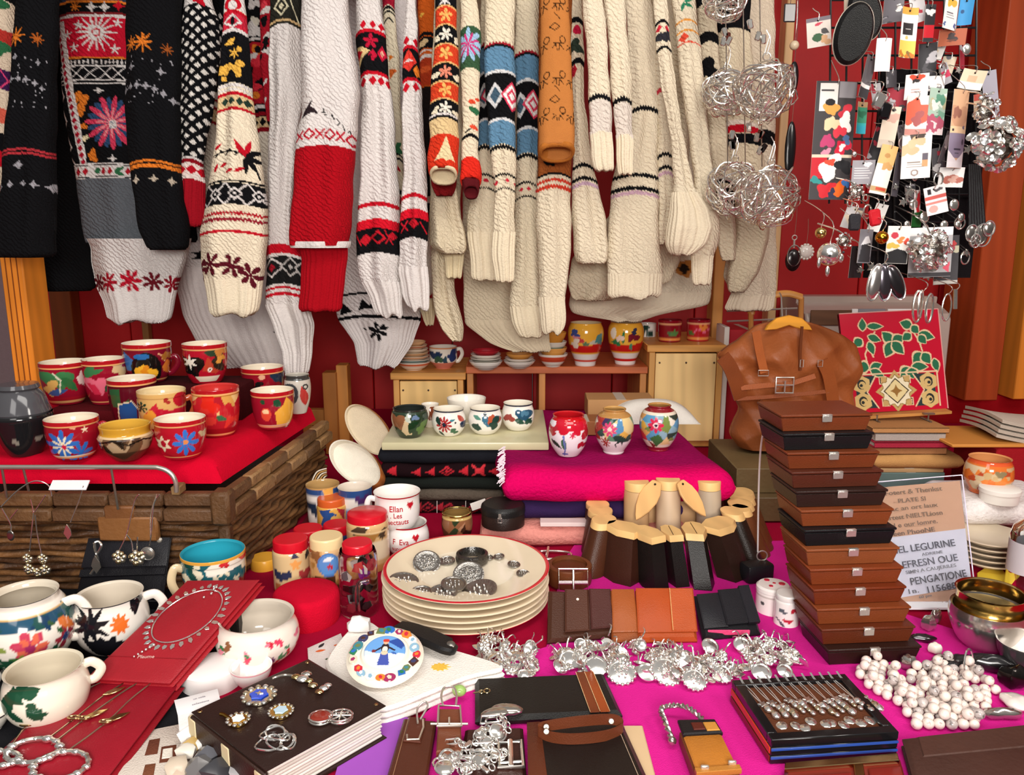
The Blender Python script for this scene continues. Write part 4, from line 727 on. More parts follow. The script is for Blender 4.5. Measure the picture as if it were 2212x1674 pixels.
saucers(892,801,zL,[(72,18,'f0e6d8',S('d86a48'),'orange banded, lowest'),(70,13,'e8ded0',S('5a7a78'),'teal banded'),(68,12,'f0d8c0',S('e8a878'),'peach'),(66,12,'e8c8a0',S('d8a070'),'tan banded'),(64,12,'ecd8c0',[],'cream'),(60,12,'e8c8a8',S('c87858'),'coral lined'),(54,12,'e8b888',[],'ochre topmost')],'small dish in the stack on the small pine cabinet, %s','small dishes stacked on the shelf')
saucers(1049,800,zM,[(73,18,'eee8e0',[],'white, lowest'),(68,14,'e4dcd0',S('6a6a60'),'grey lined'),(66,13,'eae0d4',[],'cream'),(62,13,'b02430',[],'red topmost')],'small dish in the red-topped stack on the open shelf, %s','small dishes stacked on the shelf')
saucers(1122,797,zM,[(70,16,'ece4da',[],'white, lowest'),(64,12,'e8dcd0',[],'off-white'),(60,14,'e0a050',[],'orange topmost')],'small dish in the low orange-topped stack, %s','small dishes stacked on the shelf')
saucers(1195,794,zM,[(65,28,'efe4d8',[('b',.45,.8,'c84a30')],'red patterned, lowest'),(62,24,'e8a858',[],'orange'),(60,22,'e8e2d4',[('b',.3,.5,'8aa090')],'green lined'),(58,28,'e8a040',[],'amber topmost')],'small bowl in the tallest stack beside the yellow vase, %s','small dishes stacked on the shelf','bowl','small_bowl')
# flowered pots at the front
FZ=TZ+.0095
vessel('flowered_pot','large white pot with pink and orange flowers and green shoulder band',74,1312,1466,186,FZ,BIGPOT,'f0e8dc',[('b',1337,1357,'24506a'),('bs',-40,190,1340,1355,14,9,['2c6a4c','1c3c5c','24504c'],3),('b',1334,1337,'d8b070'),('b',1307,1313,'2c2c34'),('fl',72,1388,34,6,'c8405c',None,.2,.2,.4),('fl',78,1392,30,6,'e06a50',None,.2,.7,.9),('e',74,1390,9,9,'a02c5c'),('fl',8,1378,16,5,'3c5ca8'),('fl',140,1392,22,5,'9c2c3c','2c3c6c',.35,.3,.5),('lf',132,1352,40,18,.9,'e07a3c'),('lf',60,1400,34,20,2.0,'7a8c3c'),('lf',30,1408,36,18,.4,'3c6a34'),('lf',100,1420,34,16,-.3,'4c7a3c'),('lf',72,1420,26,13,.1,'4c7a3c'),('bl',10,1420,22,'1c4a34',4,1.2),('lf',105,1430,40,20,-1,'1c5038'),('lf',124,1368,18,9,.8,'2c5a34'),('lf',20,1380,18,12,.8,'8a9a4c'),('lf',112,1352,14,8,.5,'3c5a34'),('ln',[(82,1405),(84,1445)],2,'3c4a30')],'d8ccb8',cat='pot',handle=(70,.82,.35,.42,.085),group='painted pots on the black cloth')
vessel('bat_pot','white mug-shaped pot with black bat shapes and an orange leaf',250,1314,1420,150,FZ,POT,'f0e8de',[('st',208,1346,40,9,'17171c',.4),('poly',[(182,1330),(206,1338),(218,1328),(222,1342),(236,1346),(216,1352),(204,1358),(190,1346)],'17171c'),('st',264,1350,21,9,'e8702c',.6),('poly',[(192,1368),(212,1376),(226,1366),(236,1376),(252,1366),(256,1380),(276,1384),(258,1400),(240,1420),(206,1410)],'17171c'),('poly',[(290,1330),(292,1310),(304,1318),(316,1306),(322,1326),(310,1330),(296,1344)],'17171c'),('ln',[(294,1302),(308,1297)],5,'17171c'),('b',1308,1316,'24242c')],'d8ccba',cat='pot',handle=(82,.85,.4,.45,.1),group='painted pots on the black cloth')
vessel('leaf_pot','round white pot with dark green leaves in front of the flowered pot',112,1483,1580,168,FZ,POT,'efe6d4',[('lf',48,1500,34,20,-.5,'1c4a34'),('lf',64,1500,38,22,-.25,'24503a'),('lf',46,1500,26,16,.5,'24503a'),('lf',34,1540,60,20,-1.3,'1c4a34'),('bl',84,1522,13,'24503a',2,.7),('bl',90,1536,14,'1c4a34',3,.7),('lf',40,1530,30,16,.6,'1c4a34'),('lf',170,1474,34,22,-.5,'24503a'),('b',1454,1464,'4a3c34')],'d8ccb4',cat='pot',handle=(84,.88,.55,.3,.09),group='painted pots on the black cloth')
vessel('speckled_pot','white pot sprinkled with small pink flowers behind the red necklace case',562,1368,1448,174,TZ+.004,POT,'ece2d6',[('bs',470,660,1392,1436,22,6,['d83a5c','e07a90','c8283c','3c7a4c','8a5a3c','7a4c7c'],5),('lf',600,1430,20,8,-1,'3c8a5c'),('lf',608,1428,20,7,-.6,'3c8a5c')],'cfc4b4',cat='pot')
vessel('turquoise_cup','yellow rimmed cup, turquoise inside, beside the hamper corner',471,1216,1334,132,TZ+.004,CUP,'24606a',[('bs',395,545,1216,1250,12,13,['24606a','e8dcc0','1c4a44','2c7a9a'],4),('poly',[(452,1232),(480,1208),(536,1196),(536,1236),(456,1246)],'efe6d8'),('fl',492,1222,12,4,'d02c34',None,.2,.5,.35),('bl',532,1222,10,'d02c34',3),('b',1262,1280,'8c1824'),('bs',395,545,1250,1262,8,9,['24606a','e8dcc0'],6)],'2a9ab0',cat='cup',rim=('e0a040',6),handle=(-80,.8,.25,.35,.1),hcol='e0c8a0')
vessel('small_white_bowl','small white bowl with a red line inside the rim beside the guest book',546,1462,1492,88,TZ+.006,BOWL,'f0ecea',[('b',1455,1464,'e0a0a8')],'f4efec',cat='bowl')
m=MB();P=atZ(436,1508,TZ+.006);P.y+=.04;m.lathe([(0,.03),(.036,.03),(.041,.027),(.043,.0),(0,0)],P,48,'efe9e6',flip=True);solo('white_round_box',m,PAPER,'plain white round box tucked under the red necklace case','box')
vessel('striped_pot','black and white pot cut off at the very edge by the flowered pot',-22,1420,1490,70,FZ,POT,'e8e2da',[('lat',1410,1490,40,9,BK)],'c8beb0',cat='pot',openr=None)
vessel('white_saucer','white rimmed saucer at the very edge below the leaf pot',-16,1562,1586,78,FZ,BOWL,'eae4da',[('b',1550,1564,'3a3034')],'f0eae0',cat='saucer')
# enamel cups with lettering
w1=[('b',1136,1144,'b01828')]
v=vessel('enamel_bowl','lower white enamel bowl with red hearts, under the lettered cup',880,1143,1205,96,TZ+.004,POT,'f2ecea',[('b',1136,1146,'b01828')]+[('poly',[(x,y+8),(x-8,y-2),(x-4,y-7),(x,y-4),(x+5,y-7),(x+8,y-2)],'c01c2c')for x,y in((899,1162),(895,1184))],'f0eae4',cat='bowl')
for s,x,y,h in(('F  Eva',866,1168,10.5),('sunrat',861,1182,9),('B~',858,1195,8)):wrap_text(v,s,x,y,880,1143,1205,96,h,'b01c2c')
Pc=v['c'];pb=1147
u=vessel('enamel_cup','white enamel cup with red heart and red lettering stacked on the bowl',860,1077,1149,100,v['z']-.012,[(0,0),(.5,0),(.58,.02),(.74,.07),(.9,.25),(.96,.5),(.95,.85),(1,1)],'f4efec',[('b',1070,1080,'b01828'),('poly',[(888,1102),(880,1093),(883,1087),(888,1090),(893,1087),(896,1093)],'c01c2c')],'f2ece6',cat='cup',handle=(-88,.82,.4,.35,.09))
for s,x,y,h in(('Ellan',857,1099,11.5),('n . Les',851,1112,10),('nectauts',860,1125,10.5)):wrap_text(u,s,x,y,860,1077,1149,100,h,'b8182a')
# jars
def jar(label,cx,yl,yt,yb,w,lid,base,ops,lw=None,mt=None,nm='painted_jar',grp='jars with coloured lids',extra=None,z=TZ+.004):
 v=vessel(nm,label,cx,yt,yb,w,z,JAR,base,ops,cat='jar',group=grp,openr=0,mt=mt,n=96);c,R=v['c'],v['R']
 lr=(lw or w*.94)/w*R;zt=atY(cx,yl,c.y-lr).z;h=zt-v['z']+.004;m=MB()
 m.lathe([(0,h),(lr*.93,h),(lr*.985,h-.0015),(lr,h-.004),(lr,.001),(lr*.97,0),(0,0)],(c.x,c.y,v['z']-.003),48,lid,flip=True)
 m.build('lid',GLOSS,v['t']);return v
RL='d01428'
jar('cream jar with red lid and cut-out triangles, nearest the yellow tin',634,1178,1195,1288,78,RL,'dcbc8c',[('poly',[(632,1208),(640,1194),(650,1206)],'3c3c54'),('st',642,1222,14,5,'e8a058',.5),('poly',[(598,1230),(612,1238),(630,1232),(634,1246),(610,1256),(598,1248)],'2c3450'),('bl',660,1246,9,'a83a3c',3,1.6),('e',642,1268,12,8,'c03a34'),('poly',[(630,1268),(654,1268),(642,1280)],'2c3450'),('poly',[(600,1262),(628,1268),(626,1288),(600,1288)],'b8703c'),('e',655,1195,5,5,'c83a34'),('lf',664,1215,20,8,-1.3,'2c2c2c'),('b',1278,1290,'c88a5c')])
jar('tan jar with cream lid and blue round label',711,1171,1189,1296,74,'ecd09c','c89a64',[('bs',665,760,1192,1290,16,15,['a8763c','6a4424','4c2c18','d8b080','8a5a34'],9),('e',713,1220,23,25,'4c7ab8'),('e',713,1220,20,22,'5a90d0'),('poly',[(700,1212),(712,1202),(726,1206),(716,1214)],'e8eef4'),('st',716,1224,9,5,'c02c34',.4),('b',1268,1298,'5a341c')])
jar('tall tan jar with red lid, brown hills and small printed band',798,1121,1134,1243,90,RL,'d8b07c',[('poly',[(762,1150),(776,1138),(800,1140),(790,1152),(770,1160)],'4a3a2c'),('bl',800,1160,20,'a8763c',3,.5),('bl',828,1158,9,'4a3a2c',5),('b',1174,1210,'e8d4b4'),('b',1150,1154,'e8c898'),('b',1222,1246,'c89054')])
v=[o for o in SC.objects if o.name.startswith('painted_jar')and o.parent is None][-1]
jar('orange lidded jar with blue and red arcs behind the red lidded ones',719,1084,1097,1150,63,'d8602a','e0a850',[('poly',[(692,1104),(716,1100),(706,1128)],'2c4c8c'),('e',716,1140,20,34,'2c508c'),('e',724,1144,14,30,'e0b060'),('poly',[(728,1098),(746,1106),(744,1130)],'a82c34')],z=TZ+.02)
jar('low jar with plain red lid between hamper and cream jar',670,1152,1168,1230,66,RL,'b8142c',[])
jar('low jar with plain red lid behind the tall tan jar',732,1142,1158,1225,62,RL,'2c4070',[])
v=jar('clear glass jar with red lid, coloured shards inside',778,1184,1200,1340,82,RL,'ffffff',[],64,GLASS,'glass_jar')
m=MB();c,R,H=v['c'],v['R'],v['H'];g=random.Random(4)
for k in range(26):
 a=g.uniform(0,6.3);rr=R*math.sqrt(g.random())*.6;hh=g.uniform(.1,.82)*H
 o=[(g.uniform(.004,.012)*math.cos(2*PI*i/5),g.uniform(.006,.014)*math.sin(2*PI*i/5))for i in range(5)]
 m.prism(o,.002,Matrix.Translation((c.x+rr*math.cos(a),c.y+rr*math.sin(a),c.z+hh))@Matrix.Rotation(g.uniform(-1,1),4,'Z')@Matrix.Rotation(g.uniform(.9,2),4,'X'),g.choice(['a81830','8c1c8c','141418','2c1a20','c83a3c','6a6a70','1c1c1c','d8d0c8'])if hh>.45*H else g.choice(['141418','8c1428','1c1218','2c1418']))
m.build('shards',GLOSS,v['t'])
m=MB();hx=R*.15;pts=[(c.x+hx,c.y-R*.96,c.z+.01),(c.x+hx,c.y-R*1.1,c.z+H*.1),(c.x+hx,c.y-R*1.16,c.z+H*.45),(c.x+hx+.004,c.y-R*1.1,c.z+H*.6),(c.x+hx+.02,c.y-R*.96,c.z+H*.62)]
m.tube(spl(pts,6),.0045,'ffffff',10);m.build('handle',GLASS,v['t'])
def cupj(label,cx,yt,yb,w,ops,inner):return vessel('drum_cup',label,cx,yt,yb,w,TZ+.02,TUMB,'ece4dc',ops,inner,cat='cup')
cupj('blue banded cup with tan rim at the back of the jars',701,1056,1135,71,[('b',1050,1060,'c89a5c'),('b',1060,1074,'2c4c84'),('poly',[(700,1060),(722,1056),(722,1076),(704,1074)],'e0a850'),('bl',678,1100,14,'1c2c44',2)],'b8925c')
cupj('blue banded cup with purple heart beside the orange lidded jar',770,1062,1140,73,[('b',1056,1062,'e8dcc8'),('b',1062,1078,'2c4c84'),('bl',787,1084,13,'4c2c64',3),('bl',796,1090,7,'b82c4c',4),('b',1090,1096,'d8a868'),('e',765,1112,24,14,'5a80bc')],'e4d8c8')
m=MB();a,b=atZ(670,1135,TZ+.004),atZ(812,1155,TZ+.004);m.box(((a.x+b.x)/2-.005,a.y+.04,TZ+.0115),(b.x-a.x+.02,.14,.014),'6a1420',.003);solo('low_tray',m,MATTE,'dark red low tray under the blue banded cups','tray')
m=MB();P=atZ(562,1238,TZ+.004);P.y+=.03;m.lathe([(0,.022),(.026,.022),(.0275,.02),(.0275,0),(0,0)],P,40,'ecac3c',flip=True);solo('yellow_tin',m,GLOSS,'flat yellow round tin beside the turquoise cup','tin')
P=atZ(645,1372,TZ+.004);R=74*mpp(P);P.y+=R;H=atY(645,1312,P.y-R).z-TZ;m=MB()
m.lathe([(0,H),(R*.85,H),(R*.95,H-.003),(R,H-.009),(R*1.0,.008),(R*.95,.0),(0,0)],P,56,'c40a2a',flip=True);solo('red_felt_box',m,FELT,'round box covered in red felt beside the speckled pot','box')
v=vessel('honey_jar','small brown mottled glass jar with gold rim',988,1116,1187,67,TZ+.004,BARREL,'5a3424',[('vor',900,1080,1122,1190,40,['5a3424','2c3a24','8a5a3c','3a2418','1c1410','a8785a'],4),('b',1108,1125,'c8a868')],'8a6a3c',cat='jar')
m=MB();m.tube([v['c']+Vector((v['R']*.9*math.cos(a),v['R']*.9*math.sin(a),v['H']*.985))for a in np.linspace(0,2*PI,40,endpoint=False)],.0028,'d8b870',8,closed=True);m.build('gold_rim',GOLD,v['t'])
# stack of plates
P=atZ(997,1384,TZ+.004);R=173*mpp(P)*1.13;cP=Vector((P.x,P.y+R*.9,TZ+.004));zt=atY(995,1307,cP.y-R).z;NPL=6;dz=(zt-TZ-.004-.016)/(NPL-1)
PLR,PLZ=R,zt
for i in range(NPL):
 z=TZ+.004+i*dz;Rr=R*(1+.004*math.sin(i*2));m=MB();pr=[(0,.002),(.55,.002),(.57,0),(.6,.0),(.62,.004),(.93,.0125),(.99,.0155),(1,.0165),(1,.0175),(.985,.0182),(.955,.0178),(.62,.0095),(.56,.008),(0,.008)]
 p=np.array(pr);p=np.column_stack([np.interp(np.linspace(0,13,92),range(14),p[:,k])for k in(0,1)]);rows=np.linspace(0,13,92)
 C=np.tile(lin('ead9bc'),(92,1))
 if i==NPL-1:C[(p[:,0]>.955)&(rows>8.0)]=lin('c8182a')
 if i==0:C[(p[:,0]>.96)&(rows<8)]=lin('c8182a')
 C[(rows>=11.6)]=lin('f0e4cc')
 th=np.linspace(0,2*PI,96,endpoint=False);c=cP+Vector((.002*math.sin(i*3),.002*math.cos(i*5),0))
 m.grid([np.stack([c.x+Rr*r*np.sin(th),c.y-Rr*r*np.cos(th),np.full(96,z+h)],-1)for r,h in p],np.repeat(C[:,None],96,1),cu=True)
 solo('dinner_plate',m,GLAZE,['cream plate at the bottom of the stack, red rim touching the cloth','cream plate second from the bottom of the stack','cream plate third from the bottom of the stack','cream plate third from the top of the stack','cream plate directly under the top plate','cream red-rimmed plate topping the stack, holding pewter medallions'][i],'plate','plates in the tall stack')
# right-hand pottery
vessel('spotted_tin','white round tin with red spotted lid beside the tower of boxes',1666,1284,1338,70,TZ+.004,JAR,'eee6e2',[('bl',1690,1318,9,'b81c34',2,1.4),('e',1646,1308,4,4,'4c4c4c'),('bl',1680,1304,4,'5a2c34',4),('b',1292,1295,'c8beb8')],cat='tin',openr=0)
m=MB();_v=bpy.data.objects['spotted_tin'];c=Vector(_v.location);zz=atY(1666,1284,c.y-.03).z;R=35*mpp(c);pt=[]
m.lathe([(0,.006),(R*.9,.005),(R*1.02,.002),(R*1.03,-.004),(R,-.005)],(c.x,c.y,zz),40,'efe8e4',flip=True)
for a,r,s in((0,.5,.2),(2,.6,.17),(4,.4,.13),(1,.1,.1)):m.lathe([(0,.0012),(R*s,.001),(R*s,0)],(c.x+R*r*math.cos(a),c.y+R*r*math.sin(a),zz+.0055),14,'c02040',flip=True)
m.build('lid',GLAZE,_v)
jar('small white jar with grey leaf pattern in front of the spotted tin',1696,1293,1302,1362,52,'e4e0dc','ece6e2',[('bl',1688,1322,8,'5a6068',2,.6),('bl',1700,1342,8,'b82c3c',3,.7),('bl',1712,1320,6,'b82c3c',4),('ln',[(1676,1340),(1690,1350)],3,'4c5058'),('lf',1684,1348,14,5,.6,'4c5058')],nm='white_jar',grp=None)
# ------------------------------------------------------------ blankets, boxes, boards, leather goods
def proj(p):
 d=p[1]*cp+(CAM_H-p[2])*sp;return 1106+F*p[0]/d,837+F*((CAM_H-p[2])*cp-p[1]*sp)/d
def fold(nm,label,px0,px1,y0,y1,z0,z1,base,ops=(),mt=FELT,cat='blanket',soft=1.,seed=0,skew=0.,group=None,parent=None,nx=110,tip=0.):
 # a folded textile: rounded front and back, slightly uneven, soft ends
 zc=(z0+z1)/2;xa=xY((px0),proj((0,y0,zc))[1],y0);xb=xY(px1,proj((0,y0,zc))[1],y0);h=(z1-z0)/2
 n=44;a=np.linspace(0,2*PI,n,endpoint=False);c,s=np.cos(a),np.sin(a)
 hw=(y1-y0)/2;cy=(y0+y1)/2;py=cy+np.sign(c)*(hw-h)+np.sign(c)*h*np.abs(c)**.6;pz=np.sign(s)*np.abs(s)**.55*h
 # spread points along top and bottom
 t=np.linspace(-1,1,n//2);front=[(cy-hw+h-h*math.cos(q),h*math.sin(q))for q in np.linspace(-PI/2,PI/2,15)]
 top=[(cy-hw+h+(2*hw-2*h)*k/12,h)for k in range(1,12)];back=[(cy+hw-h+h*math.cos(q),h*math.sin(q))for q in np.linspace(PI/2,-PI/2,9)];bot=[(cy+hw-h-(2*hw-2*h)*k/6,-h)for k in range(1,6)]
 R=np.array(front+top+back+bot);G=[];X=[];Y=[]
 for i,u in enumerate(np.linspace(0,1,nx)):
  x=xa+(xb-xa)*u;e=min(u,1-u)/(h*.9/(xb-xa));k=math.sqrt(max(0.,1-(1-min(1,e))**2))*.85+.15
  w=soft*(.003*math.sin(x*23+seed+R[0,0])+.002*math.sin(x*51+seed*2))
  yy=cy+(R[:,0]-cy)*(1 if e>1 else .96+.04*k)+w*(R[:,0]<cy);zz=zc+R[:,1]*k+soft*.0022*np.sin(x*31+R[:,0]*19+seed)*(R[:,1]>0)
  P=np.column_stack([np.full(len(R),x)+skew*(R[:,0]-y0),yy,np.maximum(zz,z0+.0002)]);G.append(P)
  X.append(px0+(px1-px0)*u+0*R[:,0]);Y.append(np.where(R[:,0]<cy-hw+h,R[:,1]/h,2+(R[:,0]-cy)/hw))
 pt=Paint(np.array(X),np.array(Y)*20,base);pt.go(ops)
 m=MB();m.grid(np.array(G),pt.c.reshape(len(G),len(R),3),cu=True)
 for g in(G[0],G[-1]):m.add(g,[list(range(len(R)))],base)
 if parent:return m.build(nm,mt,parent)
 return solo(nm,m,mt,label,cat,group)
bd=[zY(y,1.79)for y in(971,1004,1034,1060,1084)]+[TZ+.0045]
def dia(xs,c):return[q for x,k in xs for q in((('d',x,0,17,15,c),('d',x,0,12,10,'1c0c10'),('st',x,0,5,4,c,.4))if k else(('poly',[(x-11,0),(x+9,14),(x+9,-14)],c),))]
gb='folded blankets stacked under the pale board'
fold('folded_blanket','charcoal blanket topping the stack directly under the pale board',815,1096,1.79,2.11,bd[1],bd[0]-.001,'1b1c22',[],seed=1,group=gb)
fold('folded_blanket','black blanket with red diamonds and triangles, second in the stack',820,1092,1.79,2.11,bd[2],bd[1],'1c0c10',dia([(846,0),(900,0),(930,0),(965,1),(1002,0),(1036,0),(1068,0)],'c02834')+[('ln',[(1020,-14),(1046,14)],5,'c8343c'),('ln',[(1046,-14),(1020,14)],5,'c8343c')],seed=2,group=gb)
fold('folded_blanket','plain black-green blanket in the middle of the stack',826,1090,1.79,2.11,bd[3],bd[2],'1a1e1b',[],seed=3,group=gb)
fold('folded_blanket','flecked grey brown blanket, second from the bottom of the stack',832,1088,1.79,2.11,bd[4],bd[3],'5a5046',[],FLUFF,seed=4,group=gb)
fold('folded_blanket','black blanket with red zigzag at the bottom of the stack, white tag on it',836,1092,1.79,2.11,bd[5],bd[4],'1c0d0e',dia([(900+24*i,i%2)for i in range(8)],'9c2430'),seed=5,group=gb)
m=MB();c0=atY(1034,1090,1.775);_tg=MB().box(c0,(.038,.002,.018),'eae6de',M=Matrix.Rotation(-.35,4,'Y')@Matrix.Rotation(-.3,4,'X'))
for x in(1000-56,1006):m.tube([atY(x,1082,1.779),atY(x,1108,1.779)],.0008,'e0dcd4',6)
t=thing('price_tag','small white tag hanging off the lowest black and red blanket','tag',c0);MB().take(_tg).build('card',PAPER,t);m.build('thread',PAPER,t)
m=MB();a,b=xY(824,965,1.785),xY(1186,952,1.785);m.box(((a+b)/2,1.96,.9255),(b-a,.35,.019),'cdc6a0',.003,2);solo('pale_board',m,GLOSS,'pale greenish cream board carrying a row of flowered cups','board')
fold('folded_blanket','thin dark plum cloth folded under the pale board beside the magenta blanket',1097,1200,1.80,2.08,.856,.9145,'4a1434',[],seed=8)
pb=fold('pink_blanket','thick fluffy magenta blanket carrying three painted vases',1086,1592,1.60,2.24,.846,.9158,'d4065c',[('b',24,70,'960c50')],FLUFF,soft=1.1,seed=6,skew=-.10)
m=MB();g=random.Random(2)
for k in range(46):
 u=k/45;y=965+75*u;p=atY(1090+g.uniform(-2,2),y,1.612-.004*g.random());q=p+Vector((-g.uniform(.008,.017),-.004,-g.uniform(.002,.014)));m.tube([p,(p+q)/2+Vector((0,-.002,.002)),q],.0011,'efe0ea',5)
m.build('fringe',FELT,pb)
fold('folded_blanket','dark purple woollen blanket under the magenta one',1116,1560,1.625,2.08,.802,.846,'33214a',[],seed=9)
fold('folded_towel','salmon pink folded towel under the black round case',1036,1490,1.585,1.98,TZ+.0045,.802,'dc8f84',[],FLUFF,cat='towel',seed=10)
m=MB();p=atZ(1216,1128,.803);m.box((p.x,1.60,.8085),(.10,.03,.009),'e8d0cc',.001);solo('white_strip',m,PAPER,'narrow pale strip lying on the salmon towel','strip')
P=atZ(1086,1152,.8025);R=48*mpp(P);P.y+=R+.01;t=thing('round_leather_case','black round leather case with steel clasp on the salmon towel','case',P)
m=MB();m.lathe([(0,.028),(R*.97,.028),(R,.026),(R,.0),(0,0)],P,44,'2a1c18',flip=True);m.build('body',LEATH,t)
m=MB();m.lathe([(0,.048),(R*.9,.047),(R*1.0,.043),(R*1.03,.038),(R*1.03,.0285),(0,.0285)],P,44,'1c1a1a',flip=True);_ld=m.build('lid',LEATH,t)
m=MB();q=P+Vector((-.006,-R-.002,.02));m.tube([q+Vector(v)for v in((-.004,0,0),(.004,0,0),(.004,0,.01),(-.004,0,.01))],.0009,'d0c8c0',6,closed=True);m.box(q+Vector((0,-.001,.014)),(.006,.002,.012),'c8c0b8');m.build('clasp',STEEL,_ld)
# cardboard boxes and cushion behind the vases
def card(label,pa,pb_,y0,y1,z0,z1,col,nm='cardboard_box',mt=PAPER,rz=0):
 a,b=xY(pa,proj((0,y0,z1))[1],y0),xY(pb_,proj((0,y0,z1))[1],y0);m=MB();M=Matrix.Rotation(rz,4,'Z')
 m.box(((a+b)/2,(y0+y1)/2,(z0+z1)/2),(b-a,y1-y0,z1-z0),col,.002,M=M);m.box(((a+b)/2,(y0+y1)/2,z1),((b-a)*.14,(y1-y0)*.99,.0008),'c0b4a4',M=M)
 return solo(nm,m,mt,label,'box')
card('brown cardboard box behind the red poppy vase',1214,1318,1.92,2.0,.9165,.953,'9c6038')
card('flatter tan cardboard box behind the cushion and vases',1270,1415,2.10,2.20,.9165,.97,'b98a58')
m=MB();P=atZ(1400,900,.9165);Pw=92*mpp(P);G=[]
for v in np.linspace(-1,1,25):
 row=[]
 for u in np.linspace(-1,1,41):k=max(0,(1-abs(u)**3)*(1-abs(v)**3));row.append((P.x+Pw*u*(1+.06*v*v),2.085+.05*v,.9175+.052*(.35*k**.5+.65*k)*1.1))
 G.append(row)
m.grid(G,'efe9df',flip=True);B=[[(x,y,.9172)for x,y,z in r]for r in G];m.grid(B,'ddd6cc');
for A,Bq in((G[0],B[0]),(G[-1],B[-1])):m.grid([A,Bq],'ddd6cc')
m.grid([[r[0]for r in G],[r[0]for r in B]],'ddd6cc');m.grid([[r[-1]for r in G],[r[-1]for r in B]],'ddd6cc')
solo('white_cushion',m,FELT,'plain white flat cushion behind the vase with the crimson foot','cushion')
# open round boxes by the frame
def ovalbox(label,px,py,Y,rx,rz_,dep,tilt,yaw,col,inn,roll=0.):
 c=atY(px,py,Y);M=Matrix.Translation(c)@Matrix.Rotation(yaw,4,'Z')@Matrix.Rotation(tilt,4,'X')@Matrix.Rotation(roll,4,'Z')
 t=thing('oval_box',label,'box',c);n=56;th=np.linspace(0,2*PI,n,endpoint=False)
 def rg(s,z):return np.stack([rx*s*np.cos(th),rz_*s*np.sin(th),np.full(n,z)],-1)@np.array(M)[:3,:3].T+np.array(M)[:3,3]
 m=MB();m.grid([rg(.001,-dep),rg(.9,-dep),rg(.97,-dep*.9),rg(1,-dep*.7),rg(1,0),rg(.985,.002)],col,cu=True);m.build('shell',WOODX,t)
 m=MB();m.grid([rg(.985,.002),rg(.95,0),rg(.93,-dep*.4),rg(.8,-dep*.55),rg(.001,-dep*.6)],inn,cu=True);m.build('lining',FELT,t);return t
ovalbox('open oval wooden box with white padded inside, lying tilted by the jars',766,1000,1.80,.082,.042,.04,1.0,-.25,'b06a34','eae2d2',-.55)
ovalbox('lid of the oval box, white inside, leaning behind its lower half',795,928,1.9,.08,.042,.018,1.25,-.2,'b06a34','d8c8ac',-.75)
m=MB()
for k in range(5):m.tube(spl([atY(672+k*3,1045+k*2,1.77),atY(684+k*4,1020+k*3,1.78),atY(705,1012+k*4,1.80)],6),.0016,('e8dcc8','c89a5c')[k%2],6)
solo('cord_bundle',m,FELT,'loose bundle of pale cords sticking out beside the hamper','cord')
# packages, bag and hanger
card('brown wrapped parcel under the leather bag',1588,1875,1.74,2.05,.756,.815,'6c5638','brown_parcel',SUEDE)
card('upper brown wrapped parcel carrying the leather bag',1592,1868,1.77,2.04,.8155,.876,'75603e','brown_parcel',SUEDE)
YB=1.93
st=[(694,1668,1742),(704,1630,1775),(722,1606,1812),(745,1578,1850),(768,1556,1860),(800,1572,1858),(840,1588,1846),(880,1594,1842),(905,1584,1848),(940,1582,1850),(964,1594,1840)]
a,_=tubes(st,YB,'9c5428',[],thick=.42,arch=0,fold=2.2,seed=4,rail=None,lip=False,nf=90,wob=1.5)
bag=thing('leather_backpack','crumpled brown leather backpack with buckled straps on a wooden hanger','bag',(xY(1710,960,YB),YB,.877))
for V in a.v:
 x,z=V[:,0],V[:,2];V[:,1]+=.007*np.sin(x*38+z*27)*np.sin(z*46-x*19)+.006*np.abs(np.sin(x*23-z*33+1))+.004*np.abs(np.sin(x*61+z*44));V[:,0]+=.004*np.sin(z*60);V[:,2]=np.maximum(V[:,2],.8775)
b=MB();b.take(a);V=b.v[0];b.add(V[-96:],[list(range(96))],'7c3c18')if 0 else None
b.build('body',SUEDE,bag,sharp=0)
def onbag(px,py,off=.0):return atY(px,py,YB-.078-off)
def strap(pts,w,col,nm,par,mt=LEATH,th=.004,Yf=None):
 P=[Yf(*p)if Yf else p for p in pts];S=spl(P,6);m=MB();G=[]
 for i,p in enumerate(S):
  tgt=S[min(i+1,len(S)-1)]-S[max(i-1,0)];tgt/=np.linalg.norm(tgt)+1e-9
  side=np.cross(tgt,[0,-1,0.25]);side/=np.linalg.norm(side)+1e-9;nn=np.cross(side,tgt)
  G.append([p+side*w/2,p+side*w/2+nn*th,p-side*w/2+nn*th,p-side*w/2])
 m.grid(np.array(G),col,cu=True,smooth=False);return m.build(nm,mt,par)
def buckle(px,py,w,h,par,Yf,r=.0016,col='d8d4cc',nm='buckle',bar=True):
 m=MB();c=Yf(px,py);u=mpp(c);W_,H_=w/2*u,h/2*u
 m.tube([c+Vector(v)for v in((-W_,0,-H_),(W_,0,-H_),(W_,0,H_),(-W_,0,H_))],r,col,8,closed=True)
 if bar:m.tube([c+Vector((0,-.002,-H_)),c+Vector((0,-.003,H_*.6))],r*.8,col,6);m.tube([c+Vector((-W_,0,0)),c+Vector((W_,0,0))],r*.8,col,6)
 return m.build(nm,STEEL,par)
F1=lambda x,y:onbag(x,y);F2=lambda x,y:onbag(x,y,.006);F3=lambda x,y:onbag(x,y,.012)
strap([(1632,716),(1640,760),(1650,805)],.02,'a85a2c','strap',bag,Yf=F1);strap([(1732,705),(1728,760),(1728,800)],.006,'6a3416','strap',bag,Yf=F1)
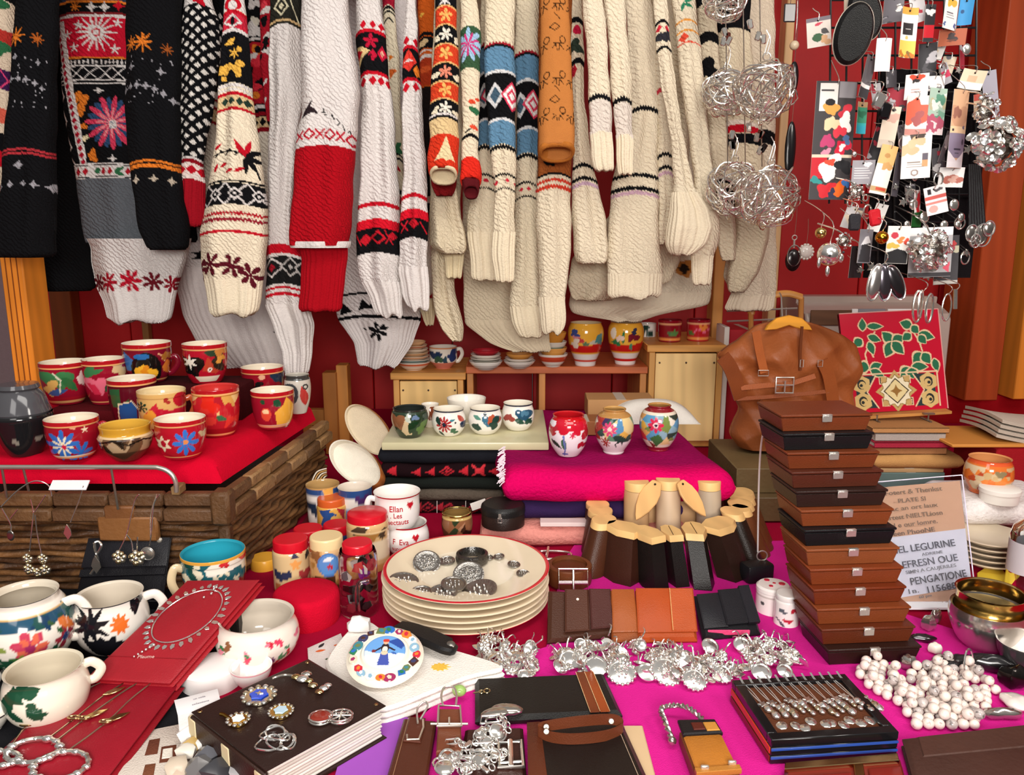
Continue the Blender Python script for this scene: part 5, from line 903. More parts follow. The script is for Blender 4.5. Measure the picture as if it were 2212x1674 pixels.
strap([(1600,838),(1660,832),(1700,830),(1760,812)],.012,'9a4f24','belt',bag,Yf=F1);strap([(1590,862),(1650,858),(1720,852),(1790,845)],.009,'8a4520','belt',bag,Yf=F1)
strap([(1775,780),(1790,815),(1800,880)],.03,'8f4a22','side_flap',bag,Yf=F1);strap([(1560,770),(1580,800),(1600,860)],.035,'7a3c1a','side_flap',bag,Yf=F1)
strap([(1640,865),(1690,905),(1750,900)],.008,'6a3416','belt',bag,Yf=F1)
buckle(1695,832,38,34,bag,F3,.0024);buckle(1732,785,7,16,bag,F2,.001,bar=False);buckle(1772,785,10,14,bag,F2,.001,bar=False);buckle(1649,806,22,12,bag,F2,.0012,bar=False)
m=MB();o=[(-.056,0),(-.05,.012),(-.03,.029),(0,.036),(.03,.029),(.05,.012),(.056,0),(.03,.002),(.012,.008),(0,.012),(-.012,.008),(-.03,.002)]
P=atY(1700,712,YB-.03);m.prism(o,.014,Matrix.Translation(P)@Matrix.Rotation(PI/2,4,'X'),'e8a030',.002);t=solo('coat_hanger',m,WOODX,'yellow wooden hanger holding up the leather backpack','hanger')
m=MB();P=atY(1690,690,YB-.02);m.tube(spl([P,P+Vector((.001,.02,.05)),P+Vector((.006,.05,.06))],6),.002,'c8c4bc',8);m.build('hook',STEEL,t)
# chair back, red carton and pale counter behind the bag
t=thing('wooden_chair','bentwood chair back rising behind the leather backpack','chair',(xY(1680,760,2.35),2.35,TZ+.006))
m=MB();fc=lambda x,y:atY(x,y,2.35);m.tube(spl([fc(1622,678),fc(1630,655),fc(1660,640),fc(1700,634),fc(1732,642)],6),.011,'d8964c',10,flat=.7);m.build('top_rail',WOODX,t)
for x,x2,y0 in((1622,1626,676),(1731,1728,642)):
 m=MB();p=fc(x,y0);q=Vector((xY(x2,900,2.35),2.35,TZ+.006));m.tube([p,q],.008,'b87a3c',8);m.build('upright',WOODZ,t)
m=MB()
for y in(668,690):m.tube([fc(1570,y+4),fc(1722,y-2)],.003,'d8d0c8',6)
m.tube([fc(1698,664),fc(1698,712)],.002,'d8d0c8',6);m.build('rails',STEEL,t)
card('bright red carton behind the backpack and the upright post',1577,1660,2.45,2.6,TZ+.006,zY(712,2.45),'b81828','red_carton')
card('white carton edge between upright post and red carton',1566,1577,2.40,2.5,TZ+.006,zY(706,2.40),'e0dad2','white_carton')
t=thing('pale_counter_unit','low grey beige moulded counter unit against the red wall','counter',(xY(1860,700,2.7),2.75,.865))
a,b=xY(1736,690,2.62),xY(2048,690,2.62);zt=zY(664,2.62);m=MB()
pr=[(2.60,.862),(2.60,zY(690,2.6)),(2.61,zY(678,2.6)),(2.66,zt),(2.70,zt+.01),(2.70,zY(640,2.7)),(2.86,zY(636,2.86)),(2.86,.862)]
m.prism([(y,z)for y,z in pr],b-a,Matrix(((0,0,1,a),(1,0,0,0),(0,1,0,0),(0,0,0,1))),'b3a298',.004);m.build('body',GLOSS,t)
m=MB();c=atY(1812,686,2.598);m.box((c.x,2.596,c.z),(.19,.008,.05),'6a4a34',.002);m.build('front_panel',WOODX,t)
m=MB()
for x,w,cc in((1845,14,'f0f0ee'),(1945,60,'f0f0ee'),(1880,60,'8a8a92')):c=atY(x,672,2.60);m.box((c.x,2.595,c.z),(w*mpp(c),.01,.016),cc,.001)
m.build('white_labels',PAPER,t)
# ------------------------------------------------------------ painted tile board on its easel, books below
E0=2.0
def plane4(a,b,c,d):return[np.array(tuple(q))for q in(a,b,c,d)]
TLb,TRb,BRb,BLb=atY(1812,678,E0+.07),atY(2026,667,E0+.07),atY(2048,882,E0),atY(1836,893,E0)
def patchboard(nm,label,cat,q,nu,nv,thick,base,ops,mt,back='4a1418',ext=(0,1,0,1),parent=None):
 TL,TR,BR,BL=[np.array(tuple(v))for v in q];nn=np.cross(TR-TL,BL-TL);nn/=np.linalg.norm(nn);nn=nn if nn[1]>0 else-nn
 u,v=np.meshgrid(np.linspace(0,1,nu),np.linspace(0,1,nv));G=((1-v)*(1-u))[...,None]*TL+((1-v)*u)[...,None]*TR+(v*u)[...,None]*BR+(v*(1-u))[...,None]*BL
 pt=Paint(u*100,v*100,base);pt.go(ops);m=MB();m.grid(G,pt.c.reshape(nv,nu,3))
 Bk=[p+nn*thick for p in(TL,TR,BR,BL)];V=[TL,TR,BR,BL]+Bk;m.add(V,[[4,5,6,7],[0,1,5,4],[1,2,6,5],[2,3,7,6],[3,0,4,7]],back,False)
 return m.build(nm,mt,parent)if parent else solo(nm,m,mt,label,cat)
LG,LO='2c6e4c','e8c8a0'
lf=[]
def L3(x,y,l,w,a):
 l*=.88;w*=.85;lf.extend([('lf',x-1.2*math.cos(a),y-1.2*math.sin(a),l*1.16,w*1.42,a,LO),('lf',x,y,l,w,a,LG)])
for pts in([(24,58),(22,42),(28,30),(34,20)],[(72,20),(78,32),(80,42)],[(30,45),(26,34)],[(66,62),(70,52)]):lf.append(('ln',pts,1.6,LO))
for a in((22,18,14,8,-1.5),(27,14,18,7,.05),(20,27,12,10,2.5),(27,24,15,8,.4),(27,30,15,8,1.3),(51,31,16,11,-2.3),(51,31,15,11,-.4),(51,31,19,12,2.1),(51,31,18,11,.9),(72,16,14,10,3.5),(72,16,11,9,.9),(70,24,12,9,2.6),(78,24,18,10,.3),(78,26,12,9,.9),(80,44,16,13,2.4),(80,44,14,11,1.0),(24,56,14,12,3.4),(26,56,14,8,-.3),(26,58,16,8,.5),(66,58,16,13,2.4),(68,56,18,9,.1),(67,58,12,12,1.5),(91,50,15,8,1.4)):L3(*a)
o2=[('vb',6,93,61.5,63,LO),('vb',91.8,93,61,97,LO)]
for sx in(0,1):
 X=lambda x:98-x if sx else x
 o2+=[('poly',[(X(9),64),(X(30),64),(X(20),80),(X(30),96),(X(9),96)],'2c3c3c'),('ln',[(X(30),64),(X(20),80),(X(30),96)],1.4,LO)]
 for yy in(72,89):o2+=[('st',X(15),yy,9.5,6,'d8b878',.85),('e',X(15),yy,4.4,5,'2c3030'),('e',X(15.8),yy+.8,3.4,3.7,'d8b878'),('e',X(14.6),yy+1,1.6,1.6,'2c3030')]
for x,y in((37,69),(61,69),(38,91),(62,91)):o2+=[('vb',x-4,x+4,y-4,y+4,LO),('vb',x-3.2,x+3.2,y-3.2,y+3.2,'2c3030'),('vb',x-2,x-.6,y-2.4,y+2.4,LO),('vb',x-.2,x+2.4,y-2.2,y-1,LO),('vb',x+1,x+2.4,y-.2,y+2.2,LO)]
o2+=[('st',49.5,80,21,8,'c8a468',.72),('st',49.5,80,17,12,'8a7038',.8),('st',49.5,80,16,12,'f0e4c4',.8),('d',49.5,80,13,13,'3c2c20'),('d',49.5,80,11.6,11.6,'e8d49c'),('st',49.5,80,6,4,'9a7038',.4)]
t=thing('painted_tile_board','red board painted with green ivy and a gold star medallion on an easel','board',((BLb+BRb)/2))
patchboard('panel','','',(TLb,TRb,BRb,BLb),200,210,.012,'c40a2e',lf+o2,GLAZE,parent=t)
m=MB()
for p,q in((TLb,TRb),(TRb,BRb)):m.tube([p,q],.0014,'e8a8a0',6)
m.build('edge_line',GLAZE,t)
t=thing('easel','small wooden easel ledge with steel bracket standing on the cloth-bound books','easel',(1.0,E0,.95))
m=MB();p,q=atY(1850,902,E0-.02),atY(2052,889,E0-.02);M=frame((p+q)/2,q-p,(0,1,0));m.box((0,0,0),((q-p).length,.045,.008),'c88a48',.001,M=None);m.xf(M@Matrix.Translation((0,.012,0)));m.build('ledge',WOODX,t)
m=MB()
BK0=zY(924,1.9)
for x in(1895,2006):a=atY(x,896,E0-.03);m.tube([a,Vector((a.x,a.y,BK0+.0005))],.0022,'9a948c',8);m.box((a.x,a.y+.01,BK0+.0012),(.006,.05,.002),'8a847c')
a=atY(2006,893,E0-.036);m.box(a,(.028,.01,.004),'9a948c');m.build('bracket',STEEL,t)
def bk(label,pa,pb_,y0,y1,z0,z1,col,pg=None,cat='book',nm='cloth_book',rz=0.,mt=FELT,sp_=True):
 c1=proj((0,y0,z1))[1];a,b=xY(pa,c1,y0),xY(pb_,c1,y0);cx,cy=(a+b)/2,(y0+y1)/2;t=thing(nm,label,cat,(cx,cy,z0));Mr=Matrix.Translation((cx,cy,z0))@Matrix.Rotation(rz,4,'Z');h=z1-z0
 m=MB()
 for zz in(.0015,h-.0015):m.take(MB().box((0,0,zz),(b-a,y1-y0,.003),col,.001),Mr)
 if sp_:m.take(MB().box((0,-(y1-y0)/2+.0015,h/2),(b-a,.003,h),col,.001),Mr)
 m.build('cover',mt,t);m=MB()
 for k in range(5):m.take(MB().box((0,.001,h*(k+.5)/5*(1-.006/h)+.003*(1-.0)),(b-a-.006,y1-y0-.006,(h-.006)/5-.0003),pg or 'd8cfc4'),Mr)
 m.build('pages',PAPER,t);return t
zz=[zY(y,1.9)for y in(919,931,948,961,977,984,1007,1016,1027)]
off=BK0-zz[0]-.0002;zz=[z+off for z in zz]
bk('tan covered book on top of the pile under the easel',1886,2052,1.9,2.07,zz[1],zz[0],'c08a58','9a7048')
bk('grey white ribbed cloth book, second in the pile under the easel',1892,2044,1.9,2.07,zz[2],zz[1],'b0a49c',sp_=True)
bk('red bound book in the middle of the pile under the easel',1890,2054,1.89,2.07,zz[3],zz[2],'a82c40')
bk('brown and beige cloth book below the red one',1886,2046,1.9,2.07,zz[4],zz[3],'a8744c')
fold('rolled_cloth','tan rolled felt cloth under the pile of books',1888,2086,1.89,2.12,zz[6],zz[4],'c8955c',[],seed=3,cat='cloth')
card('flat beige carton under the tan rolled cloth',1890,2040,1.9,2.1,zz[7],zz[6],'b89468','flat_carton');card('teal grey carton behind the acrylic sign',1895,2042,1.9,2.1,TZ+.006,zz[7],'5f7672','teal_carton')
# stacked napkins at the right edge
for k in range(4):
 p=atY(2170,985-k*14,1.95);z0=.915+k*.012;m=MB();G=[]
 for v in np.linspace(0,1,8):
  G.append([(xY(2128+k*3,960,1.9)+.16*u,1.86+.16*v-.02*u,z0+.02*(1-u)**2+.001+.006*math.sin(PI*v))for u in np.linspace(0,1,14)])
 G=np.array(G);m.grid(G,'cfc2b2',flip=True);m.grid(G-np.array([0,0,.008]),'9a8f84')
 for A in((G[0]),(G[-1]),G[:,0],G[:,-1]):m.grid([A,A-np.array([0,0,.008])],'b8ab9c')
 solo('folded_napkin',m,FELT,'grey beige folded napkin at the stall edge, %s of the four'%('lowest','second lowest','second highest','topmost')[k],'napkin','folded napkins by the red ledge')
m=MB();m.box((xY(2180,985,1.93)+.01,1.94,.83),(.19,.19,.152),'9c1a22',.006);solo('red_display_block',m,FELT,'dark red cloth-covered block carrying the folded napkins','block')
m=MB();p=atZ(2165,1005,.908);m.box((p.x+.07,1.935,.911),(.2,.19,.008),'d08a3c',.002);solo('orange_folder',m,PAPER,'orange folder under the folded napkins','folder')
# white roll, orange mug, tub and plates at the right
card('dark box under the white fluffy roll',2092,2330,1.58,1.74,TZ+.006,.814,'5c2018','dark_box')
fold('white_roll','white fluffy rolled towel under the orange mug',2088,2330,1.55,1.74,.8145,.866,'e6dedb',[],FLUFF,cat='towel',seed=4)
vessel('orange_mug','orange mug with beige cut-out shapes at the stall edge',2129,1000,1074,96,.866,[(0,0),(.62,0),(.72,.03),(.74,.1),(.95,.35),(1,.5),(.96,.75),(.84,.95),(.86,1)],'d8702c',[('vor',2060,2200,1012,1062,60,['d8702c','d8c09a','e08038','c8a878','d8702c','b84a28','cdb48c'],6),('e',2118,1060,8,8,'8c1c34'),('bl',2152,1024,8,'8a7a58',3),('b',995,1008,'d8582c'),('b',1066,1076,'c8602c')],'d8945c',handle=None)
m=MB();P=atZ(2176,1092,.866);P.y+=.03;m.lathe([(0,.03),(.036,.03),(.039,.028),(.039,.02),(.037,.019),(.036,0),(0,0)],P,40,'f0ebe2',flip=True);solo('white_tub',m,PAPER,'white lidded tub on the fluffy roll in front of the orange mug','tub')
P=atZ(2172,1246,TZ+.006);P.y+=.065;R=.07
for k in range(5):
 m=MB();m.lathe([(0,0),(.6,0),(.64,.003),(1,.013),(1,.015),(.97,.0155),(.62,.006),(0,.006)],P,56,'d8c8b0');m.v=[V*np.array([1,1,1])for V in m.v]
 m=MB();m.lathe([(0,0),(.6*R,0),(.64*R,.003),(R,.013),(R,.015),(.97*R,.0155),(.62*R,.006),(0,.006)],P+Vector((.002*math.sin(k*4),0,.0112*k+.004)),56,'d9c9b0');solo('small_plate',m,GLAZE,'small beige plate at the right edge, %s of its stack'%('lowest','second','third','fourth','topmost')[k],'plate','small plates behind the bottle')
m=MB();pt=[(2110,1240),(2150,1215),(2190,1262),(2150,1280),(2112,1272)];P=[atZ(a,b,TZ+.006)for a,b in pt];m.prism([(p.x,p.y)for p in P],.003,Matrix.Translation((0,0,TZ+.006)),'e8c83c',.001);solo('yellow_leaflet',m,PAPER,'yellow leaflet beneath the small beige plates','leaflet')
t=thing('plastic_bottle','clear plastic bottle with white cap cut by the right edge','bottle',atZ(2212,1275,TZ+.006));P=t.location
m=MB();m.lathe([(0,0),(.03,0),(.033,.004),(.034,.11),(.03,.125),(.014,.14),(.013,.155)],P,36,'e8eef0',flip=True);m.build('body',GLASS,t)
m=MB();m.lathe([(0,.18),(.0145,.18),(.016,.178),(.016,.152),(0,.152)],P,28,'f0ece6',flip=True);m.build('cap',GLOSS,t)
m=MB();m.lathe([(.0344,.04),(.0346,.04),(.0346,.1),(.0344,.1)],P,36,'c8c4c8',flip=True);m.build('label',PAPER,t)
# ------------------------------------------------------------ tower of leather boxes
CL=[(1781,907),(1785,946),(1796,993),(1804,1036),(1814,1079),(1826,1127),(1832,1171),(1838,1211),(1846,1240),(1852,1280),(1862,1327),(1871,1370),(1884,1414)]
hb=.0287;BW=.152;cols=['7c3c20','1b1a1c','7a3a1e','5c2c1e','33211c','8a4524','17171a','94502c','8a4020','7c3418','8a4422','6c3018','321c16']
nmz=['topmost of the tower, reddish brown','second from the top, black','third from the top, mid brown','fourth from the top, dark chestnut','fifth from the top, blackish brown','sixth from the top, tan brown','middle of the tower, jet black','just under the jet black one, light brown','fifth from the bottom, warm brown','fourth from the bottom, brick brown','third from the bottom, brown','second from the bottom, chestnut','lowest of the tower, darkest brown']
for i in range(13):
 k=12-i;z0=TZ+.0095+k*hb;z1=z0+hb;px=CL[i][0];py=CL[i][1]-2+(0 if i not in(7,)else 4);P=atZ(px,py,z1-.008);y0=1.118+.114*k/12;X=(px-1106)/F*(y0*cp+(CAM_H-z1)*sp)
 ps=math.radians(-4+1.5*math.sin(i*2.3));t=thing('jewel_box','leather jewel box with steel clasp, '+nmz[i],'box',(X,y0+.05,z0),'leather jewel boxes in the tower');M=Matrix.Translation((X,y0+.05,z0))@Matrix.Rotation(math.radians(6)+ps*.4,4,'Z')
 def bx(c,s,cc,b=.0012,tp=None):return MB().box(c,s,cc,b,taper=tp).xf(M)
 cols[i]=lin(cols[i])*.74
 m=MB();m.take(bx((0,0,.0115),(BW*.985,.100,.0228),cols[i],.001,(.93,.93)));m.build('tray',LEATH,t)
 m=MB();m.take(bx((0,0,.0238),(BW*.965,.096,.0012),cols[i],.0003));m.take(bx((0,0,.0264),(BW,.104,.0042),cols[i],.0012));_ld=m.build('lid',LEATH,t)
 m=MB();m.take(bx((0,-.0528,.0215),(.0165,.0022,.011),'d8d4cc',.0008));m.take(bx((0,-.051,.0277),(.0165,.006,.0018),'d8d4cc',.0006));m.build('clasp',STEEL,_ld)
m=MB();p=atZ(1600,1160,TZ+.006);pts=[atY(1640,1160,1.5),atY(1640,1020,1.45),atY(1650,930,1.4),atY(1675,895,1.38),atY(1720,888,1.36),atY(1762,902,1.31)];pts[0].z=TZ+.011
m.tube(spl(pts,8),.0018,'f0ece8',8);solo('white_cable',m,GLOSS,'thin white cable looping over the tower of leather boxes','cable')
# ------------------------------------------------------------ acrylic sign
SY=lambda py:1.315+.10*(1310-py)/285
def sg(px,py):return atY(px,py,SY(py))
t=thing('acrylic_sign','acrylic stand with tan and white printed notice beside the box tower','sign',sg(2010,1315))
q=(sg(1884,1042),sg(2078,1026),sg(2108,1292),sg(1940,1322));q2=[Vector(v)+Vector((0,.004,0))for v in q]
nrm=Vector(q[1]-q[0]).cross(q[3]-q[0]).normalized();nrm=nrm if nrm.y<0 else-nrm
def lerpq(u,v):return(q[0]*(1-u)+q[1]*u)*(1-v)+(q[3]*(1-u)+q[2]*u)*v
def band(nm,v0,v1,col,u0=.0,u1=.975):
 pts=[lerpq(a,b)-nrm*.0015 for a,b in((u0,v0),(u1,v0),(u1,v1),(u0,v1))];m=MB();V=[*pts,*[p-nrm*.0012 for p in pts]];m.add([tuple(p)for p in V],[[0,1,2,3],[7,6,5,4],[0,4,5,1],[1,5,6,2],[2,6,7,3],[3,7,4,0]],col,False);return m.build(nm,PAPER,t)
band('tan_sheet',.045,.44,'cfa482');band('white_sheet',.44,.9,'e2e2e8');band('tan_strip',.9,.985,'c9a184')
m=MB();V=[*q,*[p-nrm*.003+nrm*.006 for p in q]];Vf=[p+nrm*.0012 for p in q];Vb=[p+nrm*.0002 for p in q]
m.add([tuple(p)for p in Vf+Vb],[[0,1,2,3],[7,6,5,4],[0,4,5,1],[1,5,6,2],[2,6,7,3],[3,7,4,0]],'f4f4fa',False)
foot=[q[3],q[2],q[2]+Vector((0,-.03,0)),q[3]+Vector((0,-.03,0))]
m.build('clear_panel',CLEAR,t)
m=MB()
for a,b in((q[1],q[2]),(q[0],q[1])):m.tube([a,b],.0011,'e8e0f0',6)
m.build('panel_edge',GLOSS,t)
m=MB();zb=min(q[2].z,q[3].z);m.box(((q[2].x+q[3].x)/2,q[2].y+.02,TZ+.0125),(.15,.09,.004),'e8e8ee');m.box(((q[2].x+q[3].x)/2,q[2].y+.004,(TZ+.0145+zb)/2),(.14,.004,max(.002,zb-TZ-.0145)),'e8e8ee');m.build('foot',GLOSS,t)
ex=(q[1]-q[0]).normalized();
def stext(s,px,py,hpx,col='4a4a50',wid=None):
 p=sg(px,py);u=(q[1]-q[0]).normalized()*(1-(py-1030)/280)+(q[2]-q[3]).normalized()*((py-1030)/280);V,fs=text_mb(s,hpx*mpp(p),.0003);
 if wid:V[:,0]*=wid*mpp(p)/max(1e-6,V[:,0].max()-V[:,0].min())
 M=frame(p+nrm*.0018,u,q[0]-q[3]);A=np.array(M);m=MB();m.add(V@A[:3,:3].T+A[:3,3],fs,col,False);m.build('lettering',PAPER,t)
stext('Fotert & Thenkst',1972,1061,9.5,'6a5648',124);stext('PLATE SI',1969,1080,9,'6a5648',60);stext('.iLc an ort laux',1970,1096,9,'6a5648',110);stext('crtest NIELTLiosn',1974,1114,9.5,'6a5648',124);stext('d e our lomre.',1975,1131,9.5,'6a5648',100);stext('reen PhooNE',1970,1149,9.5,'5a4a40',98)
stext('IEL LEGURINE',1998,1181,14.5,'4c4c54',130);stext('ADRIENE',2013,1195,6,'6a6a70',46);stext('EFRESN OUE',2008,1213,14.5,'4c4c54',122);stext('SIMN A CAUJERILES',2010,1229,7,'6a6a70',112);stext('PENGATIONE',2026,1248,15,'4c4c54',124);stext('1n.',1971,1277,10,'5a5a60',22);stext('115688',2032,1270,13.5,'4c4c54',64);stext('60 pm',1998,1288,5.5,'6a6a70',28);stext('Reivik',2036,1303,7,'8a7060',30)
# ------------------------------------------------------------ leather cases, wallets, books and trays on the table
ZP=TZ+.0092
# ring of leather sleeves with wooden tops
def sleeve(label,tx,ty,tw,bx_,by,col,zt=.853,sh='lens',spl_=0,thick=.55,wood=PALEW,mt=LEATH,nm='sleeved_block',bw=1.12,zb=ZP,wcol='e8bd7c',grp='leather sleeves with wooden tops in a ring'):
 thick=1.35 if sh=='hex' else(.78 if sh=='lens' else .95);tw_=.86 if sh=='hex' else .99;bw=.94 if sh=='hex' else bw;A=atZ(tx,ty,zt);B=atZ(bx_,by,zb);w=tw/2*mpp(A);t=thing(nm,label,'case',B,grp);n=28
 d=Vector((B.x-A.x,B.y-A.y,0));yaw=math.atan2(-(A.x-CX),(CY-A.y))if d.length>.004 else 0
 if sh=='lens':o=[(math.cos(a)*w,math.sin(a)*w*thick*(abs(math.sin(a))**.25))for a in np.linspace(0,2*PI,n,endpoint=False)]
 elif sh=='hex':o=[(-w,0),(-w*.62,w*thick*.9),(0,w*thick*1.12),(w*.62,w*thick*.9),(w,0),(w*.7,-w*thick),(-w*.7,-w*thick)]
 else:o=[(math.cos(a)*w,math.sin(a)*w*thick)for a in np.linspace(0,2*PI,n,endpoint=False)]
 o=np.array(o);c,s=math.cos(yaw),math.sin(yaw);o=o@np.array([[c,s],[-s,c]]);k=len(o)
 def row(f,sc):P=A*(1-f)+B*f;return np.column_stack([P.x+o[:,0]*sc,P.y+o[:,1]*sc,np.full(k,P.z)])
 m=MB();m.grid([row(.13,tw_),row(.16,tw_),row(.98,bw),row(1,bw*.98)],col,cu=True,smooth=(sh!='hex'));m.add(row(1,bw*.98),[list(range(k))],col);m.add(row(.13,tw_),[list(range(k))],col,False)
 m.build('sleeve',mt,t)
 if sh!='hex':p=A*.12+B*.88;m=MB();q=np.array(row(.8,bw))[int(k*.75)];m.lathe([(0,.0012),(.0022,.001),(.0026,0)],q,10,'cfc6b8',Matrix.Rotation(PI/2,4,'X'));m.build('stud',STEEL,t)
 m=MB();R0=[row(.125,.97),row(.02,.98),row(0,.95)]
 m.grid(R0,wcol,cu=True,smooth=(sh!='hex'));m.add(row(0,.95)[::-1]if 0 else row(0,.95),[list(range(k))],wcol,False)
 if spl_:P=np.array(A);m.box((P[0],P[1]-.001,P[2]),(.0014,w*thick*1.7,.0008),'4a2c14')
 m.build('wooden_top',wood,t);return t
_c=atZ(1445,1195,TZ);CX,CY=_c.x,_c.y
BR1,BR2,BK1='4a2818','6a3c20','1a1614'
for a in(('brown sleeve with wooden top, front end of the ring, by the belt buckle',1305,1121,70,1278,1236,BR1),('brown sleeve behind the front one at the buckle end of the ring',1297,1101,70,1285,1190,BR1),('brown sleeve furthest back at the buckle end of the ring',1291,1087,66,1288,1160,BR1),
    ('dark brown six-sided sleeve, second along the front of the ring',1350,1136,60,1342,1250,'3c2016','hex'),('black sleeve with rounded wooden top, third along the front of the ring',1400,1147,55,1408,1262,BK1,'hex'),('black sleeve whose wooden top is split in two, middle of the front',1449,1145,46,1464,1256,BK1,'hex'),('glossy black sleeve right of the split one, small silver stud',1498,1140,55,1517,1260,BK1,'hex'),('dark six-sided sleeve with broad wooden top, beside the box tower end',1552,1128,64,1588,1240,'2a1a14','hex'),
    ('dark sleeve with pointed oval top, start of the fanned row',1580,1103,62,1622,1215,'241812'),('tan brown sleeve with press stud in the fanned row',1600,1097,54,1640,1195,BR2),('brown sleeve with oval top, third in the fanned row',1598,1086,70,1640,1180,BR2),('brown sleeve with thin oval top, fourth in the fanned row',1602,1075,68,1638,1165,BR2),('tan sleeve with long oval top, fifth in the fanned row',1600,1062,70,1630,1150,BR2),('short sleeve with small oval top ending the fanned row',1574,1052,42,1590,1130,BR2)):
 sleeve(*a[:7],sh=a[7]if len(a)>7 else 'lens',spl_='split' in a[0])
WC='d8b485'
for lb,tx,ty,tw,bx_,by,sh,zt,c in(('upright wooden cylinder behind the first leaf pendant',1375,1038,57,1374,1180,'round',.90,'d0a878'),('wooden cylinder furthest back near the buckle end',1398,1026,55,1398,1160,'round',.90,'d0a878'),('pale wooden block between the two leaf pendants',1443,1034,54,1444,1188,'round',.905,'cdb090'),('wooden cylinder furthest back near the tower end',1482,1023,56,1482,1158,'round',.90,'d0a878'),('grey sided wooden cylinder behind the second leaf pendant',1531,1036,56,1531,1178,'round',.90,'b8a48c')):
 sleeve(lb,tx,ty,tw,bx_,by,c,zt=zt,sh=sh,mt=PALEW,nm='wooden_cylinder',bw=.98,grp='bare wooden cylinders inside the ring',thick=.5)
for lb,hx,hy,tx,ty in(('leaf-shaped wooden pendant leaning towards the buckle end',1420,1040,1374,1124),('leaf-shaped wooden pendant leaning towards the tower end',1468,1040,1524,1116)):
 A=atZ(hx,hy,.896);A=atY(hx,hy,A.y-.036);B=atZ(tx,ty,.85);B.y=A.y-.03;t_=(B.y)/ray(tx,ty).y;B=ray(tx,ty)*t_+Vector((0,0,CAM_H));L=(B-A).length;M=frame(A,B-A,Vector((0,-.4,1)).cross(B-A))
 t=thing('leaf_pendant',lb,'pendant',A);m=MB();o=[(L*u,w)for u,w in[(0,-.006),(.02,-.011),(.25,-.02),(.45,-.0215),(.7,-.016),(.9,-.007),(1,0),(.9,.007),(.7,.016),(.45,.0215),(.25,.02),(.02,.011),(0,.006)]]
 m.prism(o,.006,M@Matrix.Translation((0,0,-.003)),'e2b070',.0015);m.build('leaf',PALEW,t);m=MB();m.tube([M@Vector((.008,0,-.0045)),M@Vector((.008,0,.0045))],.0024,'2c1c10',8);m.build('cord_knot',LEATH,t)
# wallets propped on their lower edge
def slab(nm,label,cat,q,th,col,mt=LEATH,parts=(),grp=None,bev=.002,par=None,pn='body'):
 # a flat thing given by its four upper-face corners (tl, tr, br, bl)
 TL,TR,BR,BL=[Vector(tuple(v))for v in q];nn=(TR-TL).cross(BL-TL).normalized();nn=nn if nn.z<0 or(abs(nn.z)<.2 and nn.y>0)else-nn
 t=par or thing(nm,label,cat,(BL+BR)/2,grp);c=(TL+TR+BR+BL)/4
 def face(u,v,off=0):return(TL*(1-u)+TR*u)*(1-v)+(BL*(1-u)+BR*u)*v-nn*off
 def pad(u0,v0,u1,v1,h,cc,name,mt2=mt,z0=0.,rnd=0):
  pts=[face(u0,v0),face(u1,v0),face(u1,v1),face(u0,v1)];e=min((pts[1]-pts[0]).length,(pts[2]-pts[1]).length)*.06;e=min(e,h*.8)
  def off(k,z):
   o=[];
   for i,p in enumerate(pts):d=(pts[(i+1)%4]-p).normalized()+(pts[i-1]-p).normalized();o.append(p+d*k-nn*z)
   return o
  L=[off(e*.7,z0),off(0,z0+min(e,h*.4)),off(0,z0+h-min(e,h*.4)),off(e,z0+h)];V=[tuple(p)for l in L for p in l]
  fs=[[a*4+i,a*4+(i+1)%4,(a+1)*4+(i+1)%4,(a+1)*4+i]for a in range(3)for i in range(4)]+[[12,13,14,15],[3,2,1,0]]
  m=MB();m.add(V,fs,cc,False);return m.build(name,mt2,t)
 if th:pad(0,0,1,1,th,col,pn,z0=-th)
 for p in parts:pad(*p)
 return t,face
def lean(pl,pr,pt0,pt1,pb0,pb1,dy=.075,z=ZP,th=.016):
 # corners of a slab whose lower edge rests at the cloth (pl..pr at pb0, pb1) and whose top is dy further back
 a,b=atZ(pl[1],pb0,z+th*.5),atZ(pr[1],pb1,z+th*.5);return atY(pl[0],pt0,a.y+dy),atY(pr[0],pt1,b.y+dy),b,a
stc='c89868'
q=lean((1187,1184),(1316,1325),1274,1276,1386,1374)
t,f=slab('wallet','dark brown three-fold wallet in the row beside the plates','wallet',q,.016,'46281c',parts=[(.28,.0,.99,.86,.004,'4a2a20','inner_flap'),(.24,.02,.62,.88,.006,'4f2e22','front_flap',LEATH,.0035),(.64,.01,1.0,.86,.007,'4c2a26','outer_flap',LEATH,.0035)])
m=MB();m.lathe([(0,.001),(.0022,.0008),(.0026,0)],f(.44,.25,.0098),10,'d8c8b8',Matrix.Rotation(.8,4,'X'));m.build('stud',STEEL,t)
q=lean((1320,1322),(1370,1382),1274,1274,1386,1384,th=.012)
slab('wallet','narrow tan wallet squeezed between the dark brown and orange ones','wallet',q,.012,'8f4a22',parts=[(.02,.0,.98,.84,.004,'9a5026','front_flap')])
q=lean((1373,1378),(1496,1508),1272,1272,1384,1382)
t,f=slab('wallet','bright orange-tan wallet in the middle of the row','wallet',q,.016,'a8481e',parts=[(.0,.0,.58,.86,.0045,'a8481f','front_flap'),(.57,.0,1.0,.86,.0055,'ac4c22','outer_flap')])
m=MB();g=[f(.585,.02+.82*k/24,.006)for k in range(25)];m.tube(g,.0007,'e0a870',5);m.build('stitching',FELT,t)
q=lean((1500,1520),(1616,1645),1284,1274,1378,1366)
t,f=slab('wallet','black wallet with pink edged strip at the end of the row','wallet',q,.016,'1b1a1d',parts=[(.03,.02,.46,.82,.004,'222125','front_flap'),(.42,-.02,.86,.8,.007,'1f1e22','middle_flap',LEATH,.001),(.8,-.05,1.0,.82,.009,'242328','outer_flap',LEATH,.001)])
